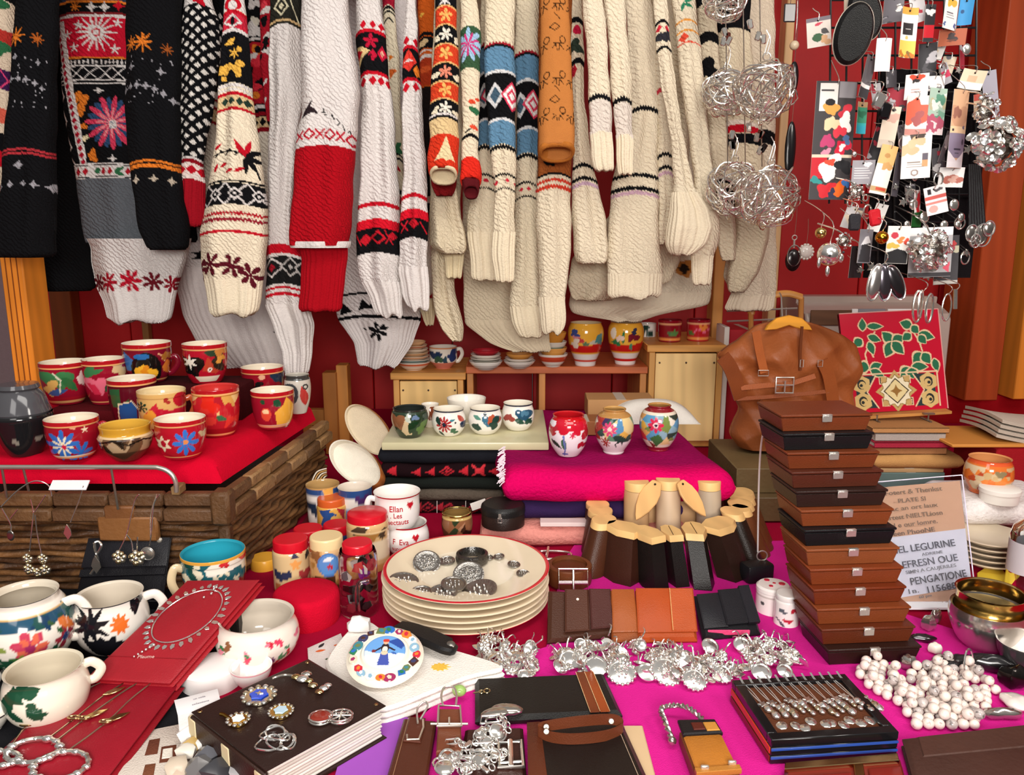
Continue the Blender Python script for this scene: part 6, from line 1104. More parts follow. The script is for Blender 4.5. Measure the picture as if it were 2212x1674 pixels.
m=MB();a,b=f(.1,.95,.001),f(.78,.93,.001);m.box((a+b)/2,((b-a).length,.003,.009),'d84a78',.001);m.build('pink_strip',FELT,t)
# belt with buckle by the ring
t=thing('belt_roll','rolled brown belt with silver double buckle behind the dark brown wallet','belt',atZ(1235,1285,ZP));P=atZ(1232,1270,ZP);P.y+=.03
m=MB();m.lathe([(.034,0),(.042,0),(.043,.004),(.043,.034),(.041,.036),(.034,.036),(.033,.02)],P,40,'6a3a20');m.lathe([(0,.03),(.033,.03)],P,30,'5a2e18');m.build('strap_roll',LEATH,t)
m=MB();c=P+Vector((.004,-.047,.022));s=.027;T_=Matrix.Translation(c)@Matrix.Rotation(-.35,4,'X')
for x0,x1,y0,y1 in((-s,s,-.004,.022),(-s,s,-.022,-.001)):m.tube([T_@Vector(v)for v in((x0,0,y0),(x1,0,y0),(x1,0,y1),(x0,0,y1))],.0022,'e0dcd4',8,closed=True)
m.tube([T_@Vector((0,-.003,.02)),T_@Vector((0,-.003,-.02))],.0022,'e8e4dc',8);m.build('buckle',SILV,t)
t=thing('loose_buckle','silver oval belt buckle lying behind the plates','buckle',atZ(1185,1206,TZ+.006));P=atZ(1190,1200,TZ+.009);m=MB()
m.tube(spl([P+Vector(v)for v in((-.03,-.016,0),(.02,-.018,0),(.042,-.004,0),(.038,.014,0),(.01,.022,0),(-.024,.018,0))],8,True),.0026,'d8d4cc',8,closed=True,flat=1.3)
m.tube([P+Vector((-.01,-.02,.003)),P+Vector((-.004,.03,.006))],.0028,'d8d4cc',8);m.box(P+Vector((-.038,-.006,.002)),(.018,.03,.008),'b0aaa2',.002);m.build('frame',SILV,t)
m=MB();P=atZ(1640,1262,ZP);m.box(P+Vector((0,.02,.018)),(.058,.035,.036),'17171a',.006,2,M=Matrix.Rotation(.3,4,'Z'));t=solo('black_pouch',m,LEATH,'small black leather pouch with key ring beside the ring of sleeves','pouch')
m=MB();c=P+Vector((.012,.03,.045));m.tube([c+Vector((.01*math.cos(a),0,.01*math.sin(a)))for a in np.linspace(0,2*PI,20,endpoint=False)],.0014,'d8d4cc',6,closed=True);m.build('key_ring',STEEL,t)
# black handle on the white cloth, textile, mosaic disc
Pw=[(700,1432),(762,1352),(800,1346),(850,1374),(1000,1412),(1094,1447),(1010,1472),(835,1540),(770,1520),(735,1480)]
t=thing('white_cloth','folded white cloth with yellow star under the round mosaic tile','cloth',atZ(880,1500,TZ+.006));zc=TZ+.006
for k,(z0,s)in enumerate(((zc,1.),(zc+.0085,.985),(zc+.017,.97))):
 P=[atZ(a,b,zc+.02)for a,b in Pw];ctr=sum(P,Vector())/len(P);S=spl([ctr+(p-ctr)*s for p in P],5,True);m=MB();m.prism([(p[0],p[1])for p in S],.0083,Matrix.Translation((0,0,z0)),('e6ded8','ece6e0','f2ece4')[k],.0035)
 if k==2:
  c=atZ(950,1440,z0+.009);o=[]
  for i in range(22):a=2*PI*i/22;r=(.017,.009)[i%2]*(1+.2*math.sin(i*3));o.append((r*math.cos(a),r*.8*math.sin(a)))
  m2=MB();m2.prism(o,.0006,Matrix.Translation((c.x,c.y,z0+.0083)),'f0c050');m2.build('star_print',FELT,t)
 m.build('layer',FELT,t)
t=thing('leather_strap','black leather strap end with rivet in front of the plates','strap',atZ(925,1400,TZ+.034));Zh=.0
pts=[atZ(858,1358,.79),atZ(890,1364,.795),atZ(930,1380,.798),atZ(965,1396,.797),atZ(984,1404,.79)];S=spl(pts,6);m=MB();G=[]
for i,p in enumerate(S):
 k=.018*(1 if i<len(S)-4 else(len(S)-i)/5);d=S[min(i+1,len(S)-1)]-S[max(i-1,0)];d/=np.linalg.norm(d);sd=np.cross(d,[0,0,1]);sd/=np.linalg.norm(sd);up=np.cross(sd,d)
 G.append([p+sd*k+up*.003,p+sd*k*.8+up*.007,p-sd*k*.8+up*.007,p-sd*k+up*.003,p-sd*k-up*.003,p+sd*k-up*.003])
m.grid(np.array(G),'1a191a',cu=True);m.add(G[-1],[list(range(6))],'1a191a');m.add(G[0],[list(range(6))],'1a191a');m.build('strap',LEATH,t)
m=MB();m.lathe([(0,.003),(.005,.0022),(.0075,0)],Vector(S[-5])+Vector((0,-.002,.007)),16,'8a8680',Matrix.Rotation(.3,4,'X'));m.build('rivet',STEEL,t)
C0=atZ(832,1428,.80);t=thing('mosaic_tile','round mosaic tile with blue central picture and a ring of coloured stones','tile',C0);M=Matrix.Translation(C0+Vector((0,0,.012)))@Matrix.Rotation(.32,4,'X');Rm=.0565
def disc(m,r0,prof,col,ops=None,n=96,nr=40,M=M):
 r=np.linspace(0.0005,r0,nr);a=np.linspace(0,2*PI,n,endpoint=False);G=np.stack([np.outer(r,np.cos(a)),np.outer(r,np.sin(a)),np.outer(np.interp(r,*prof),np.ones(n))],-1);X,Y=G[...,0]*1000,-G[...,1]*1000
 pt=Paint(X,Y,col);pt.go(ops or[]);A=np.array(M);m.grid(G@A[:3,:3].T+A[:3,3],pt.c.reshape(nr,n,3),cu=True,flip=True)
m=MB();disc(m,Rm,([0,.034,.036,.05,Rm],[.004,.004,.001,0,-.006]),'efe6d4');disc(m,Rm,([0,Rm],[-.012,-.006]),'d8ccb8');m.build('plaque',GLAZE,t)
m=MB();M2=M@Matrix.Translation((0,0,.0055));disc(m,.031,([0,.029,.031],[0,0,-.002]),'6aa0dc',[('b',4,40,'e8eef2'),('poly',[(-31,-2),(-18,2),(-6,6),(-31,8)],'cfdcea'),('poly',[(2,-18),(12,-12),(24,-4),(31,-14),(20,-26)],'2c4c9c'),('poly',[(-5,2),(5,2),(10,26),(-8,26)],'4454a8'),('e',0,-6,6,9,'2c1c24'),('e',0,-3,4,6,'f0e4d4'),('e',0,-17,4,4.5,'e0b090'),('e',0,-20,5,3,'c83a2c'),('ln',[(-4,-8),(-14,0)],3,'2c1c24'),('ln',[(4,-8),(14,-2)],3,'2c1c24'),('e',-16,0,3,3,'7a2c34'),('e',0,3,5,4,'e8c8a8'),('lf',10,2,10,4,.4,'3c64b0')],M=M2);m.build('centre_picture',GLAZE,t)
g=random.Random(8);pal=['c8283c','2c6ab8','2c7a50','e08030','3a3a60','8ab0c8','6a7a4c','d8d0b8','9c2c5c','40808c','f0f0ec','4c2c24']
for k in range(20):
 a=2*PI*k/20+g.uniform(-.08,.08);r=.045+g.uniform(-.002,.002);m=MB();s=g.uniform(.0056,.0078);h=np.interp(r,[.036,.05,Rm],[.001,0,-.006]);N=g.choice((4,6,16));c1=pal[(k*5)%12]
 m.prism([(s*1.25*math.cos(2*PI*i/N+.4),s*math.sin(2*PI*i/N+.4))for i in range(N)],.0022,M@Matrix.Translation((r*math.cos(a),r*math.sin(a),h-.0003))@Matrix.Rotation(a+PI/2,4,'Z'),c1,.0008)
 m.prism([(s*.6*math.cos(2*PI*i/5),s*.45*math.sin(2*PI*i/5))for i in range(5)],.0026,M@Matrix.Translation((r*math.cos(a),r*math.sin(a),h-.0003))@Matrix.Rotation(a+.6,4,'Z'),pal[(k*7+3)%12]);m.build('inlaid_stone',GLAZE,t)
# ------------------------------------------------------------ guest book
z1=.811;B4=[Vector((-.416,.92,z1)),Vector((-.297,1.049,z1)),Vector((-.166,.934,z1)),Vector((-.284,.806,z1))] # left, back, right, front
t,fb=slab('guest_book','thick dark brown album with pins and brooches laid on its cover','book',B4,.006,'2c1c18',pn='cover',mt=LEATH)
def inset(k,z):c=sum(B4,Vector())/4;return[(c+(p-c)*k).xy.to_3d()+Vector((0,0,z))for p in B4]
g=random.Random(1)
m=MB()
for k in range(9):
 za=TZ+.013+k*.0045;m.prism([(p.x+g.uniform(-.001,.001),p.y)for p in inset(.955-.01*g.random(),0)],.0038,Matrix.Translation((0,0,za)),('d9d2c8','cbc3b8','e2dcd2')[k%3],.0012)
m.build('pages',PAPER,t)
m=MB();m.prism([(p.x,p.y)for p in inset(1,0)],.005,Matrix.Translation((0,0,TZ+.0075)),'2c1c18',.001);m.build('back_cover',LEATH,t)
m=MB();a,b=B4[0],B4[3];M=frame((a+b)/2-Vector((0,0,.029)),b-a,(0,0,1));L=(b-a).length
m.take(MB().box((0,0,0),(L,.046,.006),'33201a',.002),M);_sp=m.build('spine',LEATH,t)
m=MB()
for u in(.03,.5,.93):m.take(MB().box((-L/2+L*u,-.004,.0),(.02,.05,.008),'d8c8a0',.002),M)
m.build('spine_label',PAPER,_sp)
m=MB()
for u,v in((.035,.06),(.95,.06),(.95,.95)):m.lathe([(0,.001),(.002,.001),(.003,0)],fb(u,v,0),12,'b89868')
m.build('corner_stud',GOLD,[o for o in t.children if o.name.startswith('cover')][0])
# ------------------------------------------------------------ red necklace case, long and slanting
def up(px,py):return atZ(px,py,np.interp(py,[1250,1472],[.857,.792]))
def lowp(px,py):return atZ(px,py,np.interp(py,[1478,1700],[.785,.768]))
q=(up(404,1252),up(560,1250),up(366,1474),up(184,1464))
t,fu=slab('necklace_case','long red leather jewellery case slanting across the corner, necklace on its upper panel','case',q,.006,'9c1f29',pn='upper_panel',parts=[(.0,.80,.97,.805,.0008,'8c1c24','fold_line')])
for k in(1,2):slab('','','',[p+Vector((.004*k,.001*k,-.0062*k))for p in q],.005,'9c1822',pn='under_panel',par=t)
ql=(lowp(172,1462),lowp(388,1470),lowp(196,1720),lowp(-90,1700))
_,fl_=slab('','','',ql,.008,'941626',pn='lower_panel',par=t);slab('','','',[p+Vector((.006,0,-.009))for p in ql],.006,'8c1420',pn='under_panel',par=t)
m=MB();c=(q[0]+q[1])/2;n0=(q[3]+q[2])/2;d=(n0-c).normalized();a=c+d*.03;m.box((a.x,a.y,(TZ+.008+a.z-.03)/2),(.09,.03,a.z-.03-TZ-.008),'1a1416',.003);m.build('prop',LEATH,t)
V,fs=text_mb('Plaume',.006,.0003);U=(q[1]-q[0]).normalized();p=fu(.47,.80,.0012);M=frame(p,U,q[0]-q[3]);A=np.array(M);m=MB();m.add(V@A[:3,:3].T+A[:3,3],fs,'d8a8a0',False);m.build('lettering',PAPER,t)
# trays of necklaces
A0=Vector((.326,.883,0));Ex=Vector((.168,.0165,0));Ey=Vector((-.02,.134,0));Mt=frame((A0.x,A0.y,0),Ex,Ey);LX_,LY_=Ex.length,Ey.length
for k,(cc,st_,lb)in enumerate((('16161a','2c4c9c','lowest black display tray with blue edge line and red underside'),('16161a','2c4c9c','middle black display tray with blue edge line and orange side'),('141416','141416','top display tray, black rim and brown felt bed, full of necklaces'))):
 z=TZ+.0095+k*.0118;h=.0112;t=thing('display_tray',lb,'tray',A0+Vector((0,0,z)),'stack of three display trays');m=MB()
 w=.014
 for c,s in(((LX_/2,w/2),(LX_,w)),((LX_/2,LY_-w/2),(LX_,w)),((w/2,LY_/2),(w,LY_-2*w)),((LX_-w/2,LY_/2),(w,LY_-2*w))):m.take(MB().box((c[0],c[1],z+h/2),(s[0],s[1],h),cc,.001),Mt)
 m.build('rim',LACQ,t);m=MB();m.take(MB().box((LX_/2,LY_/2,z+.003),(LX_-2*w,LY_-2*w,.006),'5c3422'),Mt);m.build('felt_bed',FELT,t)
 if k<2:
  m=MB();m.take(MB().box((LX_/2,-.0006,z+h-.0022),(LX_,.0018,.0034),st_,.0004),Mt);m.build('blue_line',GLOSS,t)
  m=MB();m.take(MB().box((-.0006,LY_/2,z+h/2+.001),(.0016,LY_-.004,h*.8),'c8401c' if k else '7a1c18',.0004),Mt);m.build('side_band',GLOSS,t)
TRZ=TZ+.0095+2*.0118
def trp(u,v,z=.0068):return Mt@Vector((LX_*u,LY_*v,TRZ+z))
# ------------------------------------------------------------ leather goods along the front
def flat(nm,label,cat,px,z0,th,col,mt=LEATH,bev=.0015,**kw):
 q=[atZ(a,b,z0+th)for a,b in px];return slab(nm,label,cat,q,th,col,mt,**kw)
t,f=flat('leather_portfolio','black leather portfolio with two orange-brown stripes behind the belts','portfolio',[(1026,1462),(1304,1450),(1345,1538),(1026,1552)],TZ+.0095,.014,'1c1917',parts=[(.78,.0,.845,.99,.0012,'7a3c20','stripe'),(.85,.0,.915,.99,.0012,'9c4a22','stripe')])
m=MB()
for u in(.78,.8475,.915):m.tube([f(u,.01+.97*k/20,.0014)for k in range(21)],.0005,'e8c090',5)
m.build('stitching',FELT,t)
t,f=flat('leather_satchel','dark brown flat satchel with stitched edge and brown carrying strap at the front','satchel',[(1142,1562),(1342,1546),(1420,1715),(1150,1725)],TZ+.0095,.02,'1e1613')
m=MB();m.tube([f(.91,.02+.96*k/30,.0006)for k in range(31)],.0005,'b8a088',5);m.build('stitching',FELT,t)
slab('','','',[f(-.02,.0,.0),f(.12,.0,.0),f(.14,1,.0),f(-.03,1,.0)],0,'',par=t,parts=[(0,0,1,1,.002,'5a2c1a','side_strip')])
sat=t;zs=TZ+.0295
pts=[atZ(1166,1572,zs+.012),atZ(1250,1558,zs+.026),atZ(1322,1554,zs+.02),atZ(1346,1566,zs+.01),atZ(1330,1582,zs+.006),atZ(1290,1592,zs+.008),atZ(1225,1596,zs+.008),atZ(1178,1588,zs+.007)]
S=spl(pts,7,True);m=MB();G=[]
for p in S:G.append([p+np.array([0,-.0015,-.007]),p+np.array([0,.0015,-.007]),p+np.array([0,.0015,.007]),p+np.array([0,-.0015,.007])])
m.grid(np.array(G),'66341f',cu=True,cv=True,smooth=False);m.build('carry_strap',LEATH,sat)
m=MB()
for x,y in((1180,1564),(1180,1574),(1320,1552)):p=atZ(x,y,zs+.022);m.lathe([(0,.0016),(.003,.0012),(.0038,0)],p-Vector((0,.003,.002)),12,'d8d0c4',Matrix.Rotation(1.1,4,'X'))
m.build('rivet',STEEL,sat)
t,f=flat('key_case','long brown leather key case with wire loop, standing at the end of the purple paper','case',[(872,1550),(942,1556),(914,1730),(822,1720)],TZ+.011,.016,'522a1c',parts=[(.18,-.0,.68,.34,.003,'5a2e20','flap')])
m=MB();m.tube([f(.62,.04,.004),f(.68,.15,.004),f(.62,.32,.004),f(.3,.33,.004),f(.26,.27,.004)],.0014,'d8cfc0',6);m.tube(spl([f(.5,.12,.006),f(.42,-.02,.012),f(.6,-.1,.016),f(.72,-.06,.014),f(.56,.08,.008)],6),.0014,'dcd6cc',6);m.tube([f(.16,.0+.99*k/20,.0006)for k in range(21)],.0005,'d8b088',5);m.build('wire_loop',STEEL,t)
def belt(nm,label,pts,w,col,zs_,buck=None):
 t=thing(nm,label,'belt',atZ(*pts[0],zs_));strap([atZ(x,y,z)for(x,y),z in zip(pts,[zs_+.004*math.sin(i)for i in range(len(pts))])],w,col,'strap',t,th=.0035);return t
def flatstrap(nm,label,px,z,th,col,cat='belt'):return flat(nm,label,cat,px,z,th,col)
t,f=flatstrap('belt_end','upright brown belt end with wire frame buckle beside the key case',[(948,1530),(994,1530),(998,1622),(942,1622)],TZ+.012,.022,'74402a')
m=MB();m.tube([f(.0,.0,.004),f(1,.0,.004),f(1.02,.5,.004),f(0,.5,.004)],.0016,'dcd4c8',6,closed=True);m.tube([f(-.3,.45,.004),f(1.3,.45,.004)],.0016,'dcd4c8',6);m.tube([f(.5,.3,.004),f(.5,.47,.004)],.0014,'dcd4c8',6);m.tube(spl([f(.2,0,.004),f(.1,-.2,.008),f(.25,-.38,.01),f(.7,-.38,.01),f(.85,-.2,.008),f(.8,0,.004)],5),.0016,'dcd4c8',6);m.build('buckle',STEEL,t)
m=MB();p=atZ(992,1500,TZ+.02);m.ball(p+Vector((0,0,.006)),.0095,'9cc06a',18,(1.1,1,.85));solo('green_bead',m,BEAD,'knobbly light green bead behind the upright belt end','bead')
flat('brown_pouch','dark brown leather pouch under the heap of key rings','pouch',[(1005,1572),(1130,1568),(1142,1740),(980,1740)],TZ+.0095,.014,'3a1e18')
flat('tan_papers','tan printed paper sheets sticking out beside the satchel','paper',[(1345,1566),(1388,1566),(1432,1735),(1390,1735)],TZ+.0095,.004,'d3b48c',PAPER)
# handbag with chain handle
t,f=flat('small_handbag','small tan handbag with black flap and twisted silver chain handle on pink cloth','handbag',[(1468,1578),(1552,1574),(1600,1672),(1506,1680)],TZ+.0095,.022,'7a4420',parts=[(.02,.1,.97,.96,.004,'b8742c','front_panel'),(-.02,.9,1.02,1.0,.007,'b87a34','lower_edge')])
slab('','','',[f(.0,-.14,.001),f(.96,-.12,.001),f(1.0,.2,.001),f(.0,.2,.001)],0,'',par=t,parts=[(0,0,1,1,.007,'1c1a1c','flap'),(.3,.3,.6,.8,.0085,'5a241a','patch'),(.62,.3,.95,.9,.0085,'c88a3c','tab')])
m=MB()
for u,v in((.2,.93),(.86,.88)):p=f(u,v,.008);m.box(p,(.01,.004,.006),'e8e0d4',.001)
m.build('clip',STEEL,t);g=[atZ(1452,1600,TZ+.02),atZ(1436,1558,TZ+.028),atZ(1428,1533,TZ+.03),atZ(1446,1524,TZ+.03),atZ(1480,1526,TZ+.03),atZ(1510,1546,TZ+.03),atZ(1532,1576,TZ+.03)]
S=spl(g,10);m=MB()
for k in(0,PI):m.tube([p+.0022*np.array([math.cos(i*1.1+k),0,math.sin(i*1.1+k)])for i,p in enumerate(S)],.0024,'c8c2ba',6)
m.build('chain_handle',SILV,t);m=MB();m.ball(g[0],.006,'d0c8bc',10);m.ball(g[-1],.005,'d0c8bc',10);m.build('handle_end',SILV,t)
# big brown wallet and gilt box at the front edge
t,f=flat('brown_clutch','large dark brown soft leather clutch at the front corner below the beads','clutch',[(1948,1604),(2230,1572),(2300,1740),(1990,1760)],TZ+.0095,.012,'3f2620',SUEDE,parts=[(.0,.0,1,1,.008,'452a22','upper_half'),(.1,.02,.98,.34,.0095,'4a2e25','flap')])
t,f=flat('gilt_frame_box','flat brown-red box with gold bars cut off by the front edge','box',[(1695,1656),(1945,1634),(1975,1740),(1690,1750)],TZ+.0095,.012,'7a2a20',GLOSS,parts=[(0,0,.97,.16,.006,'c8a878','gold_bar',GOLD),(.58,.1,.66,1,.005,'a87844','gold_strip',GOLD),(.04,.3,.55,1,.004,'8a2a22','red_panel'),(.7,.25,.97,1,.004,'8a2a22','red_panel')])
# cloth, stones and price cards by the album
t,f=flat('patterned_cloth','cream cloth with brown oval pattern under the corner of the red case','cloth',[(300,1580),(400,1560),(420,1700),(230,1720)],TZ+.0095,.003,'d8ccc0',FELT,parts=[(.3,.2,.5,.45,.001,'6a3c2c','printed_patch'),(.55,.35,.8,.6,.001,'6a3c2c','printed_patch'),(.35,.6,.5,.8,.001,'7a4a34','printed_patch'),(.58,.4,.74,.55,.002,'e4dcd0','printed_oval')])
t,f=flat('price_card','white card with faint print leaning by the album','card',[(376,1512),(470,1487),(478,1520),(384,1545)],.80,.001,'f0ecec',PAPER);slab('','','',[f(0,1,0),f(1,1,0),f(1,1.0,-.03)-Vector((0,0,.0)),f(0,1,-.03)],.001,'dcd8d8',par=t,pn='stand')
for s,v in(('un voila',.3),('collections',.62)):V,fs=text_mb(s,.0035,.0002);p=f(.55,v,.0005);M=frame(p,f(1,v)-f(0,v),f(.5,0)-f(.5,1));A=np.array(M);m=MB();m.add(V@A[:3,:3].T+A[:3,3],fs,'9a949c',False);m.build('lettering',PAPER,t)
g=random.Random(12)
for k,(x,y,s,c,lb)in enumerate(((410,1590,.016,'e8e4e0','white'),(440,1608,.014,'efebe6','bright white'),(400,1625,.015,'d8d0c4','cream'),(450,1640,.02,'5a5a60','slate grey'),(500,1640,.02,'88888e','mid grey'),(470,1668,.022,'3a3a3e','dark grey'),(430,1665,.02,'6c6a6a','ash grey'),(520,1672,.018,'a8a6a8','silver grey'),(385,1660,.016,'c8b8a4','sand'),(415,1612,.013,'b8985c','tan'))):
 b=bmesh.new();bmesh.ops.create_icosphere(b,subdivisions=1,radius=s)
 for v in b.verts:v.co*=g.uniform(.75,1.2);v.co.z*=.7
 P=atZ(x,y,ZP+.01);m=MB();m.bm(b,Matrix.Translation((P.x,P.y,ZP+.0135)),c,False);m.v[0][:,2]=np.maximum(m.v[0][:,2],ZP);solo('polished_stone',m,GLOSS,lb+' faceted stone in the pile between the red case and the album','stone','faceted stones by the album')
t,f=flat('printed_cloth','white cloth with orange and black sprigs between the pink-flecked pot and the mosaic tile','cloth',[(664,1398),(736,1366),(764,1440),(668,1452)],TZ+.006,.004,'e8e0dc',FELT)
m=MB()
for u,v,a,c in((.2,.3,.4,'d8683a'),(.3,.2,1.2,'3a3434'),(.55,.5,-.5,'d8683a'),(.7,.3,.3,'d8683a'),(.4,.65,.2,'4a5a44'),(.62,.72,1.4,'3a3434'),(.82,.6,-.3,'3a3434')):p=f(u,v,.0002);m.prism(leafout(.016,.006),.0005,Matrix.Translation(p)@Matrix.Rotation(a,4,'Z'),c)
m.build('sprig_print',FELT,t)
m=MB();c=atZ(775,1352,TZ+.04);m.ball(c,.02,'eae6e4',14,(1,.7,.9));m.v[0]+=.003*np.sin(m.v[0]*420);m.v[0][:,2]=np.maximum(m.v[0][:,2],TZ+.033);solo('crumpled_tissue',m,PAPER,'crumpled white tissue behind the mosaic tile','tissue')
# ------------------------------------------------------------ jewellery
SV,SW='efebe4','fbf9f5'
def ringm(m,c,r,th,col=SV,nrm=(0,-1,0),ry=None,n=28,k=8):
 q=Vector(nrm).to_track_quat('Z','Y');m.tube([Vector(c)+q@Vector((r*math.cos(a),(ry or r)*math.sin(a),0))for a in np.linspace(0,2*PI,n,endpoint=False)],th,col,k,closed=True);return m
# display rack on the red wall
RY=1.66;DY=2.36-RY
t=thing('wire_rack','black wire display rack full of carded jewellery in front of the red wall','rack',atY(1970,600,RY))
m=MB()
for x in np.linspace(1795,2110,10):m.tube([atY(x,-70,RY),atY(x-4,600 if 1880<x<2060 else 440,RY)],.0022,'3a3a3c',6)
for y in range(-60,600,60):m.tube([atY(1795 if y<430 else 1880,y,RY),atY(2108 if y<430 else 2060,y,RY)],.0022,'3a3a3c',6)
m.build('wire_grid',STEEL,t)
m=MB();a,b=atY(1905,150,RY+.012),atY(2095,600,RY+.012);m.box(((a.x+b.x)/2,RY+.014,(a.z+b.z)/2),(b.x-a.x,.008,a.z-b.z),'151214');m.build('backing',FELT,t)
m=MB();tz=zY(-70,RY);m.box((xY(1950,-70,RY),RY,2.32),(.5,.03,.03),'c08a50',.004);m.build('hanger_bar',WOODX,t)
for x in(1815,2095):m=MB();m.tube([atY(x,-70,RY),Vector((xY(x,-70,RY),RY,2.31))],.003,'3a3a3c',6);m.build('hanger',STEEL,t)
HN=[0]
def hcard(label,cx,cy,w,h,rot,dY,base,ops,nm='earring_card',string=26,grp=None,scol='d0ccc4',mt=PAPER):
 HN[0]+=1;Y=RY-.012-dY;c=atY(cx,cy,Y);u=mpp(c);W_,H_=w/2*u,h/2*u;cr,sr=math.cos(rot),math.sin(rot)
 t=thing(nm,label,'card',c+Vector((0,0,-H_)),grp);nu,nv=max(8,int(w*.8)),max(8,int(h*.8))
 uu,vv=np.meshgrid(np.linspace(-1,1,nu),np.linspace(-1,1,nv));lx,lz=uu*W_,-vv*H_
 bow=.004*(uu**2)*((HN[0]%3)-1);tilt=.006*(HN[0]%5-2)*uu
 G=np.stack([c.x+lx*cr+lz*sr,c.y+bow+tilt,c.z-lx*sr+lz*cr],-1);P=Paint(uu*w/2,vv*h/2,base);P.go(ops);C=P.c.reshape(nv,nu,3)
 m=MB();m.grid(G,C);Bk=G+np.array([0,.0012,0]);m.grid(Bk,'d8d4cc',flip=True)
 for e in((G[0],Bk[0]),(G[-1],Bk[-1]),(G[:,0],Bk[:,0]),(G[:,-1],Bk[:,-1])):m.grid([e[0],e[1]],'e0dcd4')
 m.build('card',mt,t);top=Vector(G[0].mean(0));q=top+Vector((0,0,-.006));s_=MB();hk=Vector((top.x-.002,RY-.004,top.z+string*u))
 s_.tube(spl([q+Vector((0,-.002,0)),q+Vector((0,-.003,.012)),(top*.3+hk*.7)+Vector((0,-.003,0)),hk],4),.0008,scol,5);s_.lathe([(0,.0006),(.0018,.0005),(.002,0)],q+Vector((0,-.0004,0)),10,'1c1c1c',Matrix.Rotation(PI/2,4,'X'));s_.build('hanging_loop',STEEL,t);return t
WHC,GRY,DK='f2efec','8a868c','242226'
bb=lambda w,h,n,r,cols,sd:('bs',-w/2,w/2,-h/2,h/2,n,r,cols,sd)
txt=lambda y,w,n=3,c='6a6670':[('ln',[(-w,y+5*i),(w*(.6+.4*((i*7)%3)/2),y+5*i)],1.6,c)for i in range(n)]
hcard('pale card with green leaf print hanging apart at the rack edge nearest the wire balls',1769,69,47,60,-.12,.02,'cfc4ba',[('b',-30,-22,'6a6068'),('lf',-14,12,26,18,-.1,'24502c'),('lf',4,-4,18,12,.5,'3c3838'),('lf',-8,-14,18,6,-.3,'b83048'),('bl',12,18,9,'c89a70',2)])
hcard('plain blank white tag beneath the black pouch',1910,118,33,68,0,.06,'f6f4f2',[],string=60)
hcard('tall card with orange head, black label and yellow flowered foot',1961,71,41,102,0,.07,WHC,[('b',-51,-36,'e8a84c'),('vb',-14,12,-20,4,'2a2628'),('ln',[(-6,-8),(6,-8)],1.5,'c8c4c0'),('e',-2,10,4,4,'d8b870'),('b',16,51,'e8c860'),('bs',-20,20,40,50,9,5,['3c3020','c87830','8a6a3c'],3)])
hcard('white card with yellow blot and blue corner marks at the top of the rack',2054,28,43,66,.03,.06,WHC,[('bl',0,-22,12,'e8b84c',4),('e',-12,-28,5,5,'3c5a80'),('bl',-16,24,4,'4c6a9c',5),('bl',16,24,4,'3c4c8c',6)]+txt(0,12,3))
hcard('red-brown card with dark bird shape below the white and blue card',2060,80,45,34,.04,.05,'a8583a',[('bl',-2,0,8,'3c3030',2),('lf',-10,8,16,5,-.2,'6a3828')])
hcard('sky blue card sticking out at the top corner of the rack',2084,25,24,56,.05,.03,'3c90c8',[('e',-4,0,4,4,'1c4a78')])
hcard('black and red card between the two white cards at the top',2008,50,22,76,0,.04,DK,[('b',4,30,'c81828'),('bl',0,-22,8,'e8e4e0',3)])
hcard('large collage card with dark ground and many coloured figures',1801,305,92,246,0,.03,'3a3638',[('vb',-38,2,-118,-62,'e0dad4'),('ln',[(-34,-104),(-8,-104)],3,'3c3a3c'),('vb',4,46,-122,-90,'8a868a'),('bl',-10,-66,14,'e09a48',3),('e',-14,-80,11,7,'141214'),('bl',-6,-36,16,'e8c8a0',4),('bl',22,-58,15,'c02c3c',5),('bl',24,-40,16,'f0ece8',6),('bl',12,-20,13,'d83848',7),('bl',-14,0,12,'b83a6a',8,1.4),('bl',22,12,17,'c81838',9),('bl',20,12,7,'f0e4e4',10),('bl',-16,24,9,'d88aa0',11),('b',28,34,'dcc8b0'),('vb',-46,-12,34,78,'c01828'),('bl',-4,56,20,'f0ebe4',12,1.4),('bl',-4,44,9,'d84a34',13),('bl',28,52,16,'1c1c20',14),('bl',-34,82,12,'2c8a88',15,.6),('bl',-8,102,18,'c8202c',16),('bl',20,100,16,'e8641c',17),('bl',38,88,9,'3c70b0',18),('bl',4,110,9,'2c2c48',19),('bl',30,-4,9,'4c6a94',20)],string=50)
hcard('dark grey tilted card with white crescent beside the collage card',1872,167,31,86,.16,.04,'6c686c',[('b',14,22,WHC),('b',22,44,'3a383c')])
hcard('white card with red poppy head in the middle of the rack',1980,187,37,52,0,.06,WHC,[('bl',0,-18,9,'d84a2c',3),('bl',-2,-12,5,'2c2424',4)]+txt(6,8,2,'c8a8a4'))
hcard('small off-white card with a dark hole beside the poppy card',2019,180,41,31,0,.055,'e4dedc',[('bl',-10,8,3,'5a5458',2),('bl',10,10,4,'6a6468',3)])
hcard('card with a large coral red blot',1978,250,46,82,0,.07,'ecdcd4',[('bl',0,-8,22,'e06048',4,1.4),('bl',4,6,13,'a85a58',5),('b',28,41,'c88a80')])
hcard('pale green and pink flowered card next to the coral blot',2023,241,44,96,.02,.065,'a8c0b0',[bb(44,60,12,9,['5a9078','dce4d8','7aa890','b8b090'],5),('b',18,48,'e8d4d4'),('bs',-20,20,14,44,9,9,['d8708c','f0dcdc','b85a70'],6)])
